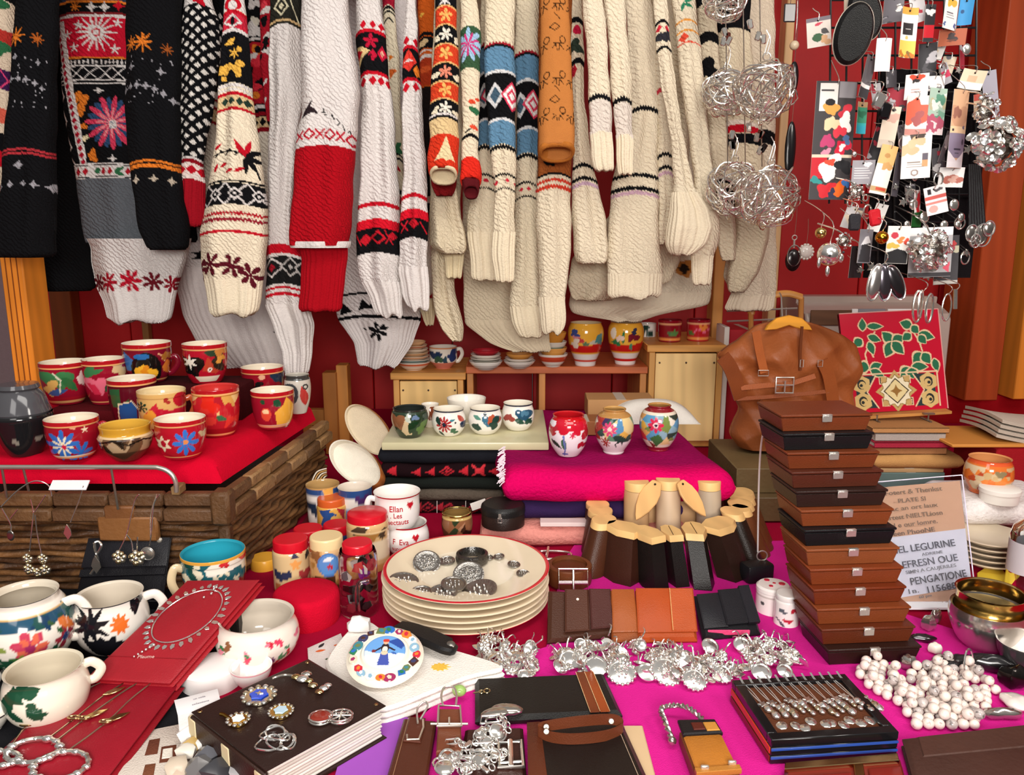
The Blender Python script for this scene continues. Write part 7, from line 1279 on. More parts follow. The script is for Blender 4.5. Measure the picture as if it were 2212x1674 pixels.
hcard('long card with tan upper half, purple lower half and blank white foot',2072,279,48,162,0,.08,'d8ac88',[('bl',0,-26,22,'c89878',3,1.3),('bl',-10,-34,9,'9a6858',4,1.6),('b',-6,8,'e8c8a0'),('e',-17,2,3,3,'3c3438'),('bl',14,-4,5,'6a6478',6,.6),('b',8,60,'8a7e94'),('poly',[(-24,44),(0,66),(24,44),(24,50),(24,81),(-24,81)],'e8e0e4'),('ln',[(-8,42),(10,42)],4,'3c3848'),('ln',[(-6,50),(6,50)],2,'5a5668'),('e',16,26,4,6,'4c4658'),('b',68,81,'efe9ec')],string=70)
hcard('white and tan card with small printed lines and a crest at its foot',1977,338,50,92,-.04,.075,WHC,[('poly',[(-12,-46),(16,-46),(10,-28),(-6,-28)],'4c4038'),('bl',-14,-14,14,'e8b890',4),('bl',0,-30,12,'e0c098',7),('vb',12,20,-6,8,'6a6470'),('vb',12,20,8,22,'e0a878')]+txt(12,14,3,'8a7c70')+[('e',0,34,7,7,'9a8880'),('e',0,34,4,4,WHC)])
hcard('slim tan card tilting outwards beneath the dark clasp',1921,275,30,86,.12,.06,'dcc8b4',[('e',2,-36,4,4,'3c3838'),('bl',2,-20,12,'c8a090',3),('b',26,43,'c8b8a8')])
hcard('slanting card fading from tan to white near the bottom of the rack',1911,367,36,104,.2,.075,'e8e2da',[('b',-52,-12,'e0b070'),('e',-2,-30,6,5,'b88a50'),('bl',4,-8,10,'c89a60',4),('b',36,46,'b89868'),('vb',-8,14,38,44,'c04830')])
hcard('teal and green banded card beside the collage card',1860,255,26,66,0,.05,'2c7a5c',[('b',-33,-22,'9a7c58'),('b',10,16,'2c9a9a'),('b',16,33,'2894a8'),('bl',0,-8,9,'1c5a40',3)])
hcard('dark slate card behind the slanting tan card',1938,377,26,92,.05,.045,'55525a',[])
hcard('white card with red oval outline low on the outer side',2057,383,40,42,.05,.06,WHC,[('bl',2,4,13,'b86858',4,.8),('bl',2,4,8,'d8a898',5,.8)])
hcard('grey striped card above the chrome fish pendant',1863,372,43,50,0,.05,'98949a',txt(-8,16,5,'e8e4e4')+[('bl',8,-16,6,'e8e4e4',3)])
hcard('white card with pink-red printed lettering slanting near the foot of the rack',2022,432,46,60,-.25,.08,'f2ecea',[('b',-10,-3,'d06058'),('b',2,8,'d88880'),('vb',-16,-8,-26,-14,'2c2a2e'),('bl',4,-20,4,'5a5658',3),('bl',12,-22,4,'5a5658',4),('e',-8,18,10,8,'e0a8a0')])
hcard('clear-edged grey card with black peak shape at the bottom',1871,532,34,72,.03,.07,'77747a',[('poly',[(-15,34),(-10,-8),(2,-22),(13,-4),(15,34)],'2c2a2e'),('poly',[(-13,-2),(-4,-20),(4,-22),(12,-8)],'d8d6d8')],string=60)
hcard('plain black card at the bottom behind the peak card',1848,566,38,68,.03,.045,'201e21',[('e',8,18,2,2,'9a9698')])
hcard('white card with small fruits over a black base',1939,529,36,80,.02,.07,'efeae2',[('e',-6,-20,6,7,'c83a48'),('bl',4,-10,6,'e08a48',5),('bl',-8,2,8,'d8b850',4),('bl',14,-6,6,'d84a34',6),('poly',[(-18,40),(-18,18),(0,8),(18,14),(18,40)],'1c1b1e')])
hcard('broad grey card carrying a sparkling silver cluster brooch',2012,545,86,106,-.04,.07,'aaa8aa',[('b',-53,-36,'e8e6e6'),bb(80,60,16,13,['c8c6c8','dcdada','98969a','e8e6e6'],7),('poly',[(24,34),(40,20),(38,44)],'d8586c'),('b',44,53,'3a383c')])
hcard('dark backing card peeping out behind the silver cluster card',2042,562,52,104,-.06,.04,'38363a',[('bl',14,-24,12,'c8c4a8',4),('d',16,-34,6,8,'c03a3c'),('b',44,52,'b8b4ac')])
hcard('small green card in the dark gap near the foot of the rack',1980,473,27,34,0,.03,'1c6a2c',[])
hcard('red and white card half hidden by the slanting lettered card',1984,438,26,54,-.1,.05,'e8dcdc',[('poly',[(-13,-10),(6,-27),(13,0),(0,12)],'c8202c'),('poly',[(-10,6),(2,10),(10,27),(-6,20)],'c8202c'),('b',20,27,'1c5a2c')])
hcard('tan card folded at the outer top of the silver bunch',2098,172,38,42,.3,.06,'dcc4a8',[('b',6,21,'efe6dc'),('vb',-6,8,-8,4,'c8a888')])
hcard('long grey card hanging down the outer edge above the silver bunch',2140,204,24,98,-.2,.02,'9c98a4',[('b',28,49,'8a8690')])
hcard('beige slip beside the silver bunch',2116,230,19,52,-.12,.07,'d8c0a0',[('b',-26,-12,'b84a3c')])
hcard('grey and red slip under the outer white cards',2040,160,26,44,-.4,.05,'9a969c',[('b',-6,8,'b83050')])
# assorted small grey and coloured slips behind the rest
g=random.Random(21);cols=['9a969c','6a666c','c8c4c4','e4e0dc','48454a','b8b4b8','a83040','d8c8b0','2c2a2e']
slots=[(1890,30),(1930,20),(1985,20),(2030,110),(1925,170),(1895,205),(1940,215),(2050,140),(1890,310),(1950,300),(2040,320),(1840,470),(1900,470),(2030,350),(1965,420),(2075,120),(1850,20),(2000,130)]
for k,(x,y)in enumerate(slots):hcard('small slip of card tucked behind the larger cards on the rack',x+g.uniform(-4,4),y,g.uniform(20,34),g.uniform(34,70),g.uniform(-.3,.3),g.uniform(.012,.022),cols[k%9],[('bs',-15,15,-30,30,4,8,cols,k)],grp='small slips behind the cards',string=14)
# wire balls
def wireball(label,cx,cy,r,Y,seed,top=50):
 c=atY(cx,cy,Y);R=r*mpp(c);g=np.random.RandomState(seed);m=MB();t=thing('wire_ball',label,'ornament',c+Vector((0,0,-R)),'silver wire balls')
 for k in range(30):
  n=g.normal(size=3);n/=np.linalg.norm(n);u=np.cross(n,[.3,.5,.8]);u/=np.linalg.norm(u);w=np.cross(n,u);h=g.uniform(-.75,.75);rr=math.sqrt(1-h*h);a=np.linspace(0,2*PI,26,endpoint=False);wob=1+.09*np.sin(3*a+g.uniform(0,6))+.05*np.sin(5*a+g.uniform(0,6))
  P=np.array(c)+R*g.uniform(.82,1.0)*(np.outer(np.cos(a)*rr*wob,u)+np.outer(np.sin(a)*rr*wob,w)+h*n)
  m.tube(P,g.uniform(.0011,.0019),(SW,SV,'e6e0d8')[k%3],5,closed=True)
 m.build('wire',SILV,t);m=MB();ringm(m,c+Vector((0,0,R*1.05)),.008,.0014);m.tube(spl([c+Vector((0,0,R*1.1)),c+Vector((.006,.0,R*1.1+.03)),c+Vector((-.004,0,R*1.1+top*mpp(c)))],6),.0012,SV,6);m.tube([c+Vector((-.006,0,R*1.1)),c+Vector((.004,0,R*1.1+top*.8*mpp(c)))],.0012,SV,6);m.build('hanging_wire',SILV,t)
YW=1.86
for a in(('silver wire ball cut off by the top of the picture',1566,0,46,YW+.04,1),('silver wire ball, upper pair, beside the cream sleeves',1568,205,52,YW+.03,2),('silver wire ball, upper pair, nearer the red wall',1652,196,66,YW-.05,3),('silver wire ball, lower pair, beside the cream sleeves',1584,408,60,YW+.04,4),('silver wire ball, lowest and largest, nearer the red wall',1662,425,68,YW-.05,5)):wireball(*a)
t=thing('hanging_cord','bundle of clips and wires holding the silver wire balls','cord',atY(1615,300,YW));m=MB()
for x in(1566,1604,1640):m.tube([atY(x,-90,YW),atY(x+6,360,YW+.01)],.0014,'b8b0a6',6)
m.tube([atY(1604,-90,YW),Vector((xY(1604,-90,YW),YW,2.32))],.002,'b8b0a6',6);m.build('wires',SILV,t);g=random.Random(3);m=MB()
for k in range(16):p=atY(g.uniform(1560,1650),g.choice((60,75,90,285,300,315))+g.uniform(-12,12),YW-.01);m=MB();m.box(p,(.012,.006,.02),g.choice(['e8e4de','8a4a40','3a3638','d8d4ce']),.002,M=Matrix.Rotation(g.uniform(-.6,.6),4,'Y'));m.build('clip',SILV,t)
# silver charm bunches
def bunch(label,cx,cy,r,Y,n,seed,col=SW,squash=1.,nm='charm_bunch'):
 Y-=DY
 c=atY(cx,cy,Y);R=r*mpp(c);g=np.random.RandomState(seed);t=thing(nm,label,'charms',c+Vector((0,0,-R)))
 m=MB()
 for k in range(n):
  v=g.normal(size=3);v[1]=-abs(v[1])*.8;v/=np.linalg.norm(v);p=np.array(c)+R*v*np.array([1,.7,squash])*g.uniform(.8,1.02);s=R*g.uniform(.14,.24);q=Vector(v+g.normal(size=3)*.5).to_track_quat('Z','Y').to_matrix().to_4x4()
  m.lathe([(0,-.25*s),(s*.5,-.2*s),(s*.95,.1*s),(s,.2*s),(s*.9,.16*s),(s*.4,-.08*s),(0,-.12*s)],(0,0,0),10,('ffffff','f4f1ec','e0dbd4')[k%3],Matrix.Translation(p)@q)
 o=m.build('charms',SILV,t);o['kind']='stuff';m=MB();m.ball(c,R*.72,'9a948c',16,(1,.6,squash));m.build('core',PEWT,t)
 m=MB();m.tube(spl([c+Vector((0,0,R*.8)),c+Vector((-.012,.02,R*1.5)),c+Vector((-.02,RY-.004-c.y,R*2.2))],5),.0016,SV,6);m.build('hanging_cord',SILV,t)
bunch('big round bunch of silver charms hanging at the outer edge of the rack',2150,312,54,2.2,110,1)
bunch('narrow silver charm bunch just above the big round one',2130,236,26,2.24,40,2,squash=1.4)
bunch('sparkling silver cluster brooch pinned on the broad grey card',2006,540,44,2.245,80,3)
bunch('small white silver bunch under the collage card',1848,415,18,2.26,30,4)
bunch('little silver bunch beside the chrome fish pendant',1822,520,17,2.27,26,5)
def pend(label,cx,cy,Y,build,top,nm='pendant',cat='pendant',mt=SILV,smt=SILV,scol=SV):
 Y-=DY if cx>1742 else 0
 c=atY(cx,cy,Y);u=mpp(c);t=thing(nm,label,cat,c);build(t,c,u);m=MB();hk=c+Vector((0,0,0));m.tube(spl([c+Vector((0,-.001,top[0]*u)),c+Vector((.002,0,(top[0]+top[1])*.5*u)),Vector((c.x,RY-.003 if cx>1742 else c.y,c.z+top[1]*u))],5),.0009,scol,5);m.build('string',smt,t);return t
def ballb(r,col,mt,sq=(1,1,1),extra=None):
 def f(t,c,u):
  m=MB();m.ball(c,r*u,col,22,sq);m.build('ball',mt,t)
  if extra:extra(t,c,u)
 return f
pend('small shiny gold ball hanging under the collage card',1773,503,2.26,ballb(12,'e0c078',GOLD),(12,72))
pend('amber gold ball hanging under a red tag',1905,513,2.22,ballb(14,'d89028',GOLD),(14,60))
def fish(t,c,u):
 m=MB()
 for dx,dy,rx,rz in((-25,-18,4,12),(-5,-36,5,12),(22,-8,6,10)):m.ball(c+Vector((dx*u,-.01,dy*u)),u,SV,12,(rx,3,rz))
 m.build('drop',SILV,t);m=MB()
 for dx,dz in((-12,-2),(16,5)):m.ball(c+Vector((dx*u,-.031,dz*u)),3*u,'2a2a2e',10)
 m.build('eye',LACQ,t)
pend('round chrome fish-like ball pendant with dark eyes and dangling drops',1791,549,2.24,ballb(25,SW,SILV,extra=fish),(24,112))
pend('cream pearl drop hanging high on the strip of pale wood',1716,98,2.3,ballb(10,'e8d4b4',BEAD),(8,90))
pend('white bead rosette hanging from a clip near the dark drop pendant',1741,544,2.3,ballb(14,'ece4dc',BEAD,(1,.5,1),lambda t,c,u:[MB().ball(c+Vector((15*u*math.cos(a),0,15*u*math.sin(a))),3.4*u,'e8dfd4',8).build('petal_bead',BEAD,t)for a in np.linspace(0,2*PI,14,endpoint=False)]),(16,70))
def dark(rx,rz,col='19171a',sq=.4):return ballb(1,col,LACQ,(rx,rx*sq,rz))
def drop(t,c,u):m=MB();ringm(m,c+Vector((0,-.006,10*u)),14*u,.002,SV,ry=22*u);m.build('silver_frame',SILV,t);m=MB();ringm(m,c+Vector((0,0,48*u)),5*u,.0016);m.tube([c+Vector((0,0,42*u)),c+Vector((0,0,26*u))],.003,SV,6);m.build('clip',STEEL,t)
pend('dark drop pendant in a silver frame with a lobster clip',1713,562,2.3,ballb(1,'1f1214',LACQ,(17,7,24),drop),(56,130))
pend('black spoon-shaped pendant on the pale wood strip, upper one',1714,168,2.3,dark(11,34),(30,160));pend('long black seed-shaped pendant on the pale wood strip, lower one',1707,322,2.3,dark(12,58),(56,150))
pend('dark grey tag at the top of the pale wood strip',1706,28,2.3,lambda t,c,u:MB().box(c,(26*u,.006,38*u),'3a373a',.003).build('tag',LACQ,t),(18,120),'dark_tag','tag')
def pouch(t,c,u):
 for dx,dz,rx,rz,a in((16,28,36,56,-.3),(-14,-18,40,64,.25)):
  M=Matrix.Translation(c+Vector((dx*u,0 if dz>0 else-.02,dz*u)))@Matrix.Rotation(a,4,'Y');o=circ(rx*u,36,rz*u);m=MB();m.prism(o,.016,M@Matrix.Rotation(PI/2,4,'X'),'0a090a',.006);m.build('flap',LEATH,t)
  m=MB();m.tube([M@Vector((x*1.0,-.008,y*1.0))for x,y in o],.0016,'d8ccbc',6,closed=True);m.build('piping',STEEL,t)
pend('black leather pouch of two overlapping rounded flaps with pale piping',1845,62,2.29,pouch,(80,140),'leather_pouch','pouch')
def ovals(lst,col=SV,th=.0022):
 def f(t,c,u):
  for dx,dz,rx,rz,ny in lst:m=MB();ringm(m,c+Vector((dx*u,0,dz*u)),rx*u,th,col,(ny,-1,0),ry=rz*u);m.build('hoop',SILV,t)
 return f
pend('pair of long silver hoop earrings over the corner of the painted tile board',1992,662,2.3-.08,ovals([(-10,0,12,34,.3),(16,-4,11,31,.5),(-4,4,10,30,.9)]),(34,72),'hoop_earrings','earrings')
pend('single thin silver hoop beside the corner of the painted tile board',2045,664,2.3-.08,ovals([(0,0,11,29,.2)],th=.0016),(28,66),'hoop_earring','earring')
pend('silver bar clip hanging outermost at the foot of the rack',2062,645,2.22,lambda t,c,u:MB().tube([c+Vector((0,0,20*u)),c+Vector((4*u,0,-22*u))],.004,SV,8).build('bar',SILV,t),(18,50),'hair_clip','clip')
def shells(t,c,u):
 for dx,rx,a in((-16,16,.15),(4,16,-.1),(28,17,-.45)):
  m=MB();M=Matrix.Translation(c+Vector((dx*u,0,0)))@Matrix.Rotation(a,4,'Y');m.ball((0,0,0),u,('d8d0cc','77707a','5a565a')[int(dx>0)+int(dx>20)],20,(rx,9,40));m.xf(M);m.build('shell',SILV,t)
  m=MB();m.tube([M@Vector((rx*u*math.cos(b),-.003,40*u*math.sin(b)))for b in np.linspace(0,2*PI,30,endpoint=False)],.0014,SW,6,closed=True);m.build('rim',SILV,t)
pend('cluster of three mirror-like silver shell earrings at the foot of the rack',1905,610,2.2,shells,(38,90),'shell_earrings','earrings')
c=atY(2108,508,2.28-DY);u=mpp(c);t=thing('locket_bunch','dark silver locket bunch hanging on black strands at the outer foot of the rack','lockets',c);m=MB()
for dx in(-14,-8,-2,4,10,16):m.tube([c+Vector((dx*u,0,20*u)),c+Vector((dx*.7*u-2*u,.03,150*u))],.003,'1c1a1c',6)
m.build('black_strand',LEATH,t)
for dx,dz,r_ in((-16,4,18),(8,0,24),(20,14,16),(-6,-12,14)):m=MB();m.ball(c+Vector((dx*u,-.004*abs(dx)/8,dz*u)),u,'b8b2ac',18,(r_*.7,5,r_));m.build('locket',SILV,t);m=MB();ringm(m,c+Vector((dx*u,-.012,dz*u)),r_*.72*u,.0014,SW,ry=r_*u);m.build('rim',SILV,t)
for k,(x,y,col)in enumerate(((1890,470,'c01c28'),(1846,480,'2a282c'),(1912,240,'3a383c'),(1900,218,'d8d4d0'))):
 pend(('bright red leather tag above the amber ball','dark folded tag near the foot of the rack','dark metal clasp above the slim tan card','silver metal flower above the slim tan card')[k],x,y,2.25,(lambda col,k:lambda t,c,u:MB().box(c,(26*u,.008,36*u),col,.004,M=Matrix.Rotation(.2*k-.2,4,'Y')).build('tag',LEATH if k<2 else SILV,t))(col,k),(18,60),'key_tag','tag')
g=random.Random(5)
for k in range(46):
 x,y=g.uniform(1835,2095),g.uniform(95,600)
 if k%2:y=g.uniform(380,640)
 if x>2065 and y>560:x-=60
 c=atY(x,y,RY-.055-g.uniform(0,.02));u=mpp(c);t=thing('silver_trinket','small silver trinket hanging among the cards on the rack','trinket',c,'silver trinkets among the cards');m=MB();s=g.uniform(5,11)
 if k%3==0:m.ball(c,u,SV,12,(s,3,s*1.2))
 elif k%3==1:ringm(m,c,s*u,.0016,SV,(g.uniform(-.6,.6),-1,0),ry=s*1.3*u)
 else:m.prism([(s*u*r*math.cos(2*PI*i/10),s*u*r*math.sin(2*PI*i/10))for i,r in enumerate((1.2,.6)*5)],.003,Matrix.Translation(c)@Matrix.Rotation(PI/2,4,'X'),SV,.0008)
 m.build('charm',SILV,t);m=MB();m.tube([c+Vector((0,0,s*u)),Vector((c.x+.002,RY-.003,c.z+(s+22)*u))],.001,SV,5);m.build('wire',SILV,t)
# ------------------------------------------------------------ chrome rail with pendants in front of the hamper
t=thing('chrome_rail','chrome tube rail with hooks in front of the wicker hamper','rail',atY(190,1010,1.345));rl=lambda x,y,Y=1.345:atY(x,y,Y)
m=MB();m.tube(spl([rl(-60,1009),rl(120,1009),rl(310,1009),rl(345,1011),rl(368,1022),rl(379,1040),rl(381,1062,1.348)],6),.0042,'cfc8be',12);m.build('tube',STEEL,t)
m=MB();p=rl(380,1062,1.355);m.box((p.x,1.366,p.z+.002),(.016,.03,.016),'8a6a44',.002);m.build('bracket',SUEDE,t)
for x,x2,y2 in((4,15,1075),(50,62,1060),(240,255,1100)):m=MB();m.tube([rl(x,1010),rl((x+x2)/2,(1010+y2)/2),rl(x2,y2,1.352)],.0022,'9a8e80',8);m.build('hook',STEEL,t)
m=MB();p=rl(150,1048,1.34);m.box(p,(.066,.002,.02),'ece8ea',M=Matrix.Rotation(-.9,4,'X'));solo('rail_label',m,PAPER,'small white label clipped over the hamper rim','label')
NF=1.335
def neck(label,lines,ends,nm='necklace',ec=SV,mt=SILV,cat='necklace',thk=.0011):
 t=thing(nm,label,cat,atY(*ends[0][:2],NF));m=MB()
 for L in lines:m.tube(spl([atY(x,y,NF+.002*(i%2))for i,(x,y)in enumerate(L)],5),thk,SV,6)
 m.build('chain',mt,t)
 for x,y,kind,r in ends:
  m=MB();c=atY(x,y,NF-.004);u=mpp(c)
  if kind=='fl':
   for k in range(7):m.ball(c+Vector((r*.65*u*math.cos(k*.9),-.002*(k%2),r*.65*u*math.sin(k*.9))),r*.42*u,('f0e8d4','d8c49a')[k%2],8)
   m.ball(c+Vector((0,-.003,0)),r*.4*u,'f4f0e8',8)
  elif kind=='disc':m.lathe([(0,.002),(r*.8*u,.0015),(r*u,0)],c,20,'f0ece4',Matrix.Rotation(PI/2,4,'X'));ringm(m,c,r*u,.0012,SV)
  elif kind=='leaf':m.prism([(x_*r*u,y_*r*u)for x_,y_ in((0,1),(.4,.3),(.5,-.4),(-.05,-1.1),(-.55,-.2),(-.3,.5))],.002,Matrix.Translation(c)@Matrix.Rotation(PI/2,4,'X'),'e8e0d2',.0005)
  else:m.ball(c,u,'9a948c',14,(r*.7,2,r))
  m.build('pendant',GOLD if kind=='gold' else SILV,t)
 return t
neck('silver necklace with five little flower pendants on the hamper side',[[(66,1078),(72,1106),(70,1130),(64,1190)],[(98,1070),(74,1106)],[(76,1112),(80,1150),(90,1198)],[(60,1205),(62,1232),(82,1236),(98,1228),(92,1206)]],[(60,1206,'fl',11),(93,1206,'fl',11),(63,1228,'fl',12),(82,1236,'fl',10),(98,1230,'fl',12)])
neck('silver rod pendant ending in a white leaf over the hamper rim',[[(180,1050),(172,1078),(152,1128)]],[(147,1148,'leaf',17)])
neck('curved silver pin with small oval mirror at the outer end of the rail',[[(112,1072),(104,1048),(75,1039),(40,1058),(2,1095)],[(4,1098),(22,1130),(24,1146)],[(38,1100),(22,1120)]],[(23,1157,'oval',12)])
# black folding display with pendants, leaning against the hamper
q=(atY(192,1163,1.372),atY(368,1161,1.372),atY(352,1284,1.315),atY(160,1292,1.315));q=[q[0],q[1],Vector((q[2].x,q[2].y,max(q[2].z,ZP+.014))),Vector((q[3].x,q[3].y,max(q[3].z,ZP+.014)))]
t,f=slab('display_board','black leatherette folding board with silver pendants leaning on the hamper','board',q,.012,'16151a',parts=[(0,0,1,.5,.003,'1c1b20','upper_leaf'),(0,.53,1,.66,.003,'141318','fold')]);m=MB();p=(q[2]+q[3])/2;m.box((p.x,p.y-.004,(p.z+ZP)/2-.001),((q[2]-q[3]).length,.02,max(.004,p.z-ZP-.002)),'141318',.001);m.build('base',LEATH,t)
m=MB();m.lathe([(0,.002),(.004,.0015),(.0055,0)],f(.88,.05,.004),16,'c8c0b4',Matrix.Rotation(1.2,4,'X'));m.build('press_stud',STEEL,t)
NF=1.318
neck('thin silver chain splitting to two openwork gold-silver pendants on the black board',[[(300,1068),(290,1085),(274,1152),(257,1190)],[(274,1155),(284,1170),(287,1190)],[(297,1160),(296,1188)]],[(258,1203,'fl',15),(296,1205,'fl',17)],mt=SILV)
neck('silver ribbon chain with round shiny disc on the black board',[[(344,1068),(332,1090),(327,1150),(323,1180)],[(338,1068),(326,1110),(325,1160)]],[(319,1196,'disc',14)])
neck('narrow silver bow clip on the black board',[[(205,1172),(213,1170),(219,1180),(208,1196),(204,1172)],[(208,1196),(211,1215),(196,1240)]],[(208,1218,'leaf',20)],nm='bow_clip',cat='clip',thk=.0022)
# ------------------------------------------------------------ jewellery lying flat
def lie(m,c,nrm,prof,n=18,col=SV):m.lathe(prof,(0,0,0),n,col,Matrix.Translation(c)@Vector(nrm).to_track_quat('Z','Y').to_matrix().to_4x4());return m
# necklace on the red case
t=thing('silver_necklace','silver leaf collar necklace laid in an oval on the red case','necklace',fu(.5,.4));m=MB();g=random.Random(2);S=[(.5+.36*math.cos(a)*(1)+.04*math.sin(a),.40+.27*math.sin(a))for a in np.linspace(0,2*PI,60,endpoint=False)]
m.tube([f_ for f_ in[fu(a,b,.002)for a,b in S]],.0011,SW,6,closed=True);m.build('wire',SILV,t);m=MB();U=(fu(1,.5)-fu(0,.5)).normalized();Vv=(fu(.5,1)-fu(.5,0)).normalized()
for k in range(30):
 a=2*PI*k/30;p=fu(.5+.385*math.cos(a)+.04*math.sin(a),.40+.295*math.sin(a),.0022);M=frame(p,U*math.cos(a)+Vv*math.sin(a),-U*math.sin(a)+Vv*math.cos(a));L=g.uniform(.007,.013);m.prism([(0,-.0025),(L*.5,-.0035),(L,0),(L*.5,.0035),(0,.0025)],.0012,M,SW,.0003)
for k in range(7):p=fu(.5+g.uniform(-.05,.08),.1+.02*k*g.random(),.003);m.ball(p,.0022,SW,8)
for k in range(6):p=fu(.44-.02*k,.70+.022*k,.003);m.ball(p,.0026-.0002*k,SW,8)
m.build('leaf_link',SILV,t)
# chains on the lower panel
for k,L in enumerate(([(.35,-.02),(.22,.12),(.1,.3),(.02,.5),(.1,.75)],[(.55,-.03),(.42,.2),(.36,.42),(.3,.62)],[(.66,.0),(.55,.18),(.45,.42),(.38,.65)],[(.8,-.04),(.7,.2),(.66,.44),(.56,.68)])):
 t=thing('chain_pendant',('fine gold chain with leaf clasp, outermost on the lower red panel','gold chain with bird pendant, second across the lower red panel','silver chain with twisted clasp, third across the lower red panel','silver chain with heart pendant, nearest the album')[k],'necklace',fl_(.5,.3));m=MB();P=[fl_(a,b,.002)for a,b in L];m.tube(spl(P,6),.001,'cfc0a4',6);m.build('chain',GOLD if k<2 else SILV,t)
 m=MB();i=(2,1,2,2)[k];p=P[i]+Vector((0,0,.001));M=Matrix.Translation(p)@Matrix.Rotation(.7,4,'Z');m.prism(leafout(.03,.011),.002,M,'d8c080',.0005);m.build('leaf_charm',GOLD,t);m=MB();m.prism(leafout(.018,.009),.003,Matrix.Translation(P[0]+Vector((-.008,0,.001)))@Matrix.Rotation(.3+k,4,'Z'),'d8c888',.0005);m.build('clasp',GOLD,t);m=MB();ringm(m,P[-2]+Vector((0,0,.002)),.008,.0015,'c8a878',(0,.2,1),ry=.005);m.build('ring_charm',GOLD,t)
t=thing('silver_bracelet','chunky silver link bracelets heaped at the bottom of the red case','bracelet',fl_(.4,.7));m=MB();g=random.Random(3)
for cx,cy,rx,ry in((.30,.72,.20,.1),(.62,.82,.2,.11),(.1,.8,.16,.06)):
 for k in range(13):a=2*PI*k/13;m.ball(fl_(cx+rx*math.cos(a),cy+ry*math.sin(a),.005),g.uniform(.0035,.0062),SW,9,(1.2,.9,.8))
 m.tube([fl_(cx+rx*math.cos(a),cy+ry*math.sin(a),.005)for a in np.linspace(0,2*PI,30,endpoint=False)],.0032,SV,7,closed=True)
m.build('links',SILV,t)
# brooches on the album
def on(px,py,h=.0):return atZ(px,py,z1+h)
def brooch(label,px,py,r,petals,cc,rim,inner=None,star=None):
 c=on(px,py,.001);u=mpp(c);R=r*u;t=thing('brooch',label,'brooch',c);m=MB()
 m.lathe([(0,.004),(R*.8,.004),(R*.82,.002),(R*.82,0),(0,0)],c,30,rim,flip=True);m.build('base',GOLD,t);m=MB()
 for k in range(petals):a=2*PI*k/petals;m.ball(c+Vector((R*.86*math.cos(a),R*.86*math.sin(a),.004)),R*.62*PI/petals*1.15,SW if k%2 else 'e8dcc0',10,(1,1,.6))
 m.build('rim_bead',SILV,t);m=MB();m.prism([(R*.55*rr*math.cos(2*PI*i/12),R*.55*rr*math.sin(2*PI*i/12))for i,rr in enumerate((1,.8)*6)],.002,Matrix.Translation(c+Vector((0,0,.0042))),cc,.0005);m.build('enamel',GLAZE,t)
 if star:m=MB();m.prism([(R*.24*rr*math.cos(2*PI*i/8),R*.24*rr*math.sin(2*PI*i/8))for i,rr in enumerate((1,.35)*4)],.0012,Matrix.Translation(c+Vector((0,0,.0062))),star);m.build('star',SILV,t)
brooch('flower brooch with bright blue enamel heart and white petals on the album',560,1507,38,13,'1c48c8','e8dcc0',star='e8e0c8');brooch('round gold brooch with pale blue stone on the album',607,1541,29,16,'b8d4e4','d8b060');brooch('white stone pendant brooch with gold setting and stalk on the album',515,1559,26,12,'f0f4f4','c89a40')
m=MB();m.tube([on(497,1552,.004),on(484,1544,.004),on(476,1542,.004)],.0024,'c89a48',8);m.build('stalk',GOLD,bpy.data.objects['brooch.002'])
for lb,pts,cs in(('gold and silver insect brooch with curled wire, furthest back on the album',((640,1462,11),(654,1466,14),(662,1456,12),(668,1470,9)),('d8b878',SW,'f0e8dc','d8c890')),('gold flower and silver bar brooch beside the insect brooch',((676,1480,11),(700,1486,11),(690,1494,10),(708,1480,9)),('e8d0a0',SW,'d8a878',SW))):
 t=thing('brooch',lb,'brooch',on(*pts[0][:2]))
 for(x,y,r),cc in zip(pts,cs):c=on(x,y,.004);m=MB();m.ball(c,r*mpp(c),cc,12,(1,.8,.5));m.build('stone',SILV if cc==SW else GOLD,t)
 m=MB();L=[(634,1460),(615,1458),(598,1462),(588,1466)]if 'insect' in lb else[(672,1500),(650,1508),(634,1512),(622,1516)];m.tube(spl([on(x,y,.003)for x,y in L],5),.002 if 'insect' in lb else .004,SV,8);m.build('pin',SILV,t)
for k,(x,y,cc)in enumerate(((693,1547,'8a3024'),(736,1545,None))):
 t=thing('ring',('silver ring set with oval red stone on the album','openwork silver ring next to the red stone ring')[k],'ring',on(x,y));c=on(x,y,.006);u=mpp(c);m=MB();ringm(m,c,25*u,.0014,SV,(0,.1,1),ry=25*u);ringm(m,c-Vector((0,0,.004)),24*u,.0014,SV,(0,.1,1));m.build('band',SILV,t);m=MB()
 if cc:m.ball(c,22*u,cc,20,(1,1,.18));m.build('stone',GLAZE,t)
 else:
  for a in(0,.8,1.6,2.4):m.tube([c+24*u*Vector((math.cos(a),math.sin(a),0)),c-24*u*Vector((math.cos(a),math.sin(a),0))],.001,SV,6)
  m.build('spokes',SILV,t)
t=thing('wire_brooch','tangled silver wire loops near the front edge of the album','brooch',on(595,1597));m=MB()
for x,y,rx,ry,a in((588,1585,26,14,.3),(605,1600,30,16,-.3),(580,1606,28,16,.5),(622,1602,16,15,.2),(600,1585,18,22,.9)):
 c=on(x,y,.003);u=mpp(c);m.tube([c+Vector((rx*u*math.cos(b)*math.cos(a)-ry*1.6*u*math.sin(b)*math.sin(a),rx*u*math.cos(b)*math.sin(a)+ry*1.6*u*math.sin(b)*math.cos(a),.002*math.sin(2*b)))for b in np.linspace(0,2*PI,30,endpoint=False)],.0013,SW,6,closed=True)
m.build('wire',SILV,t)
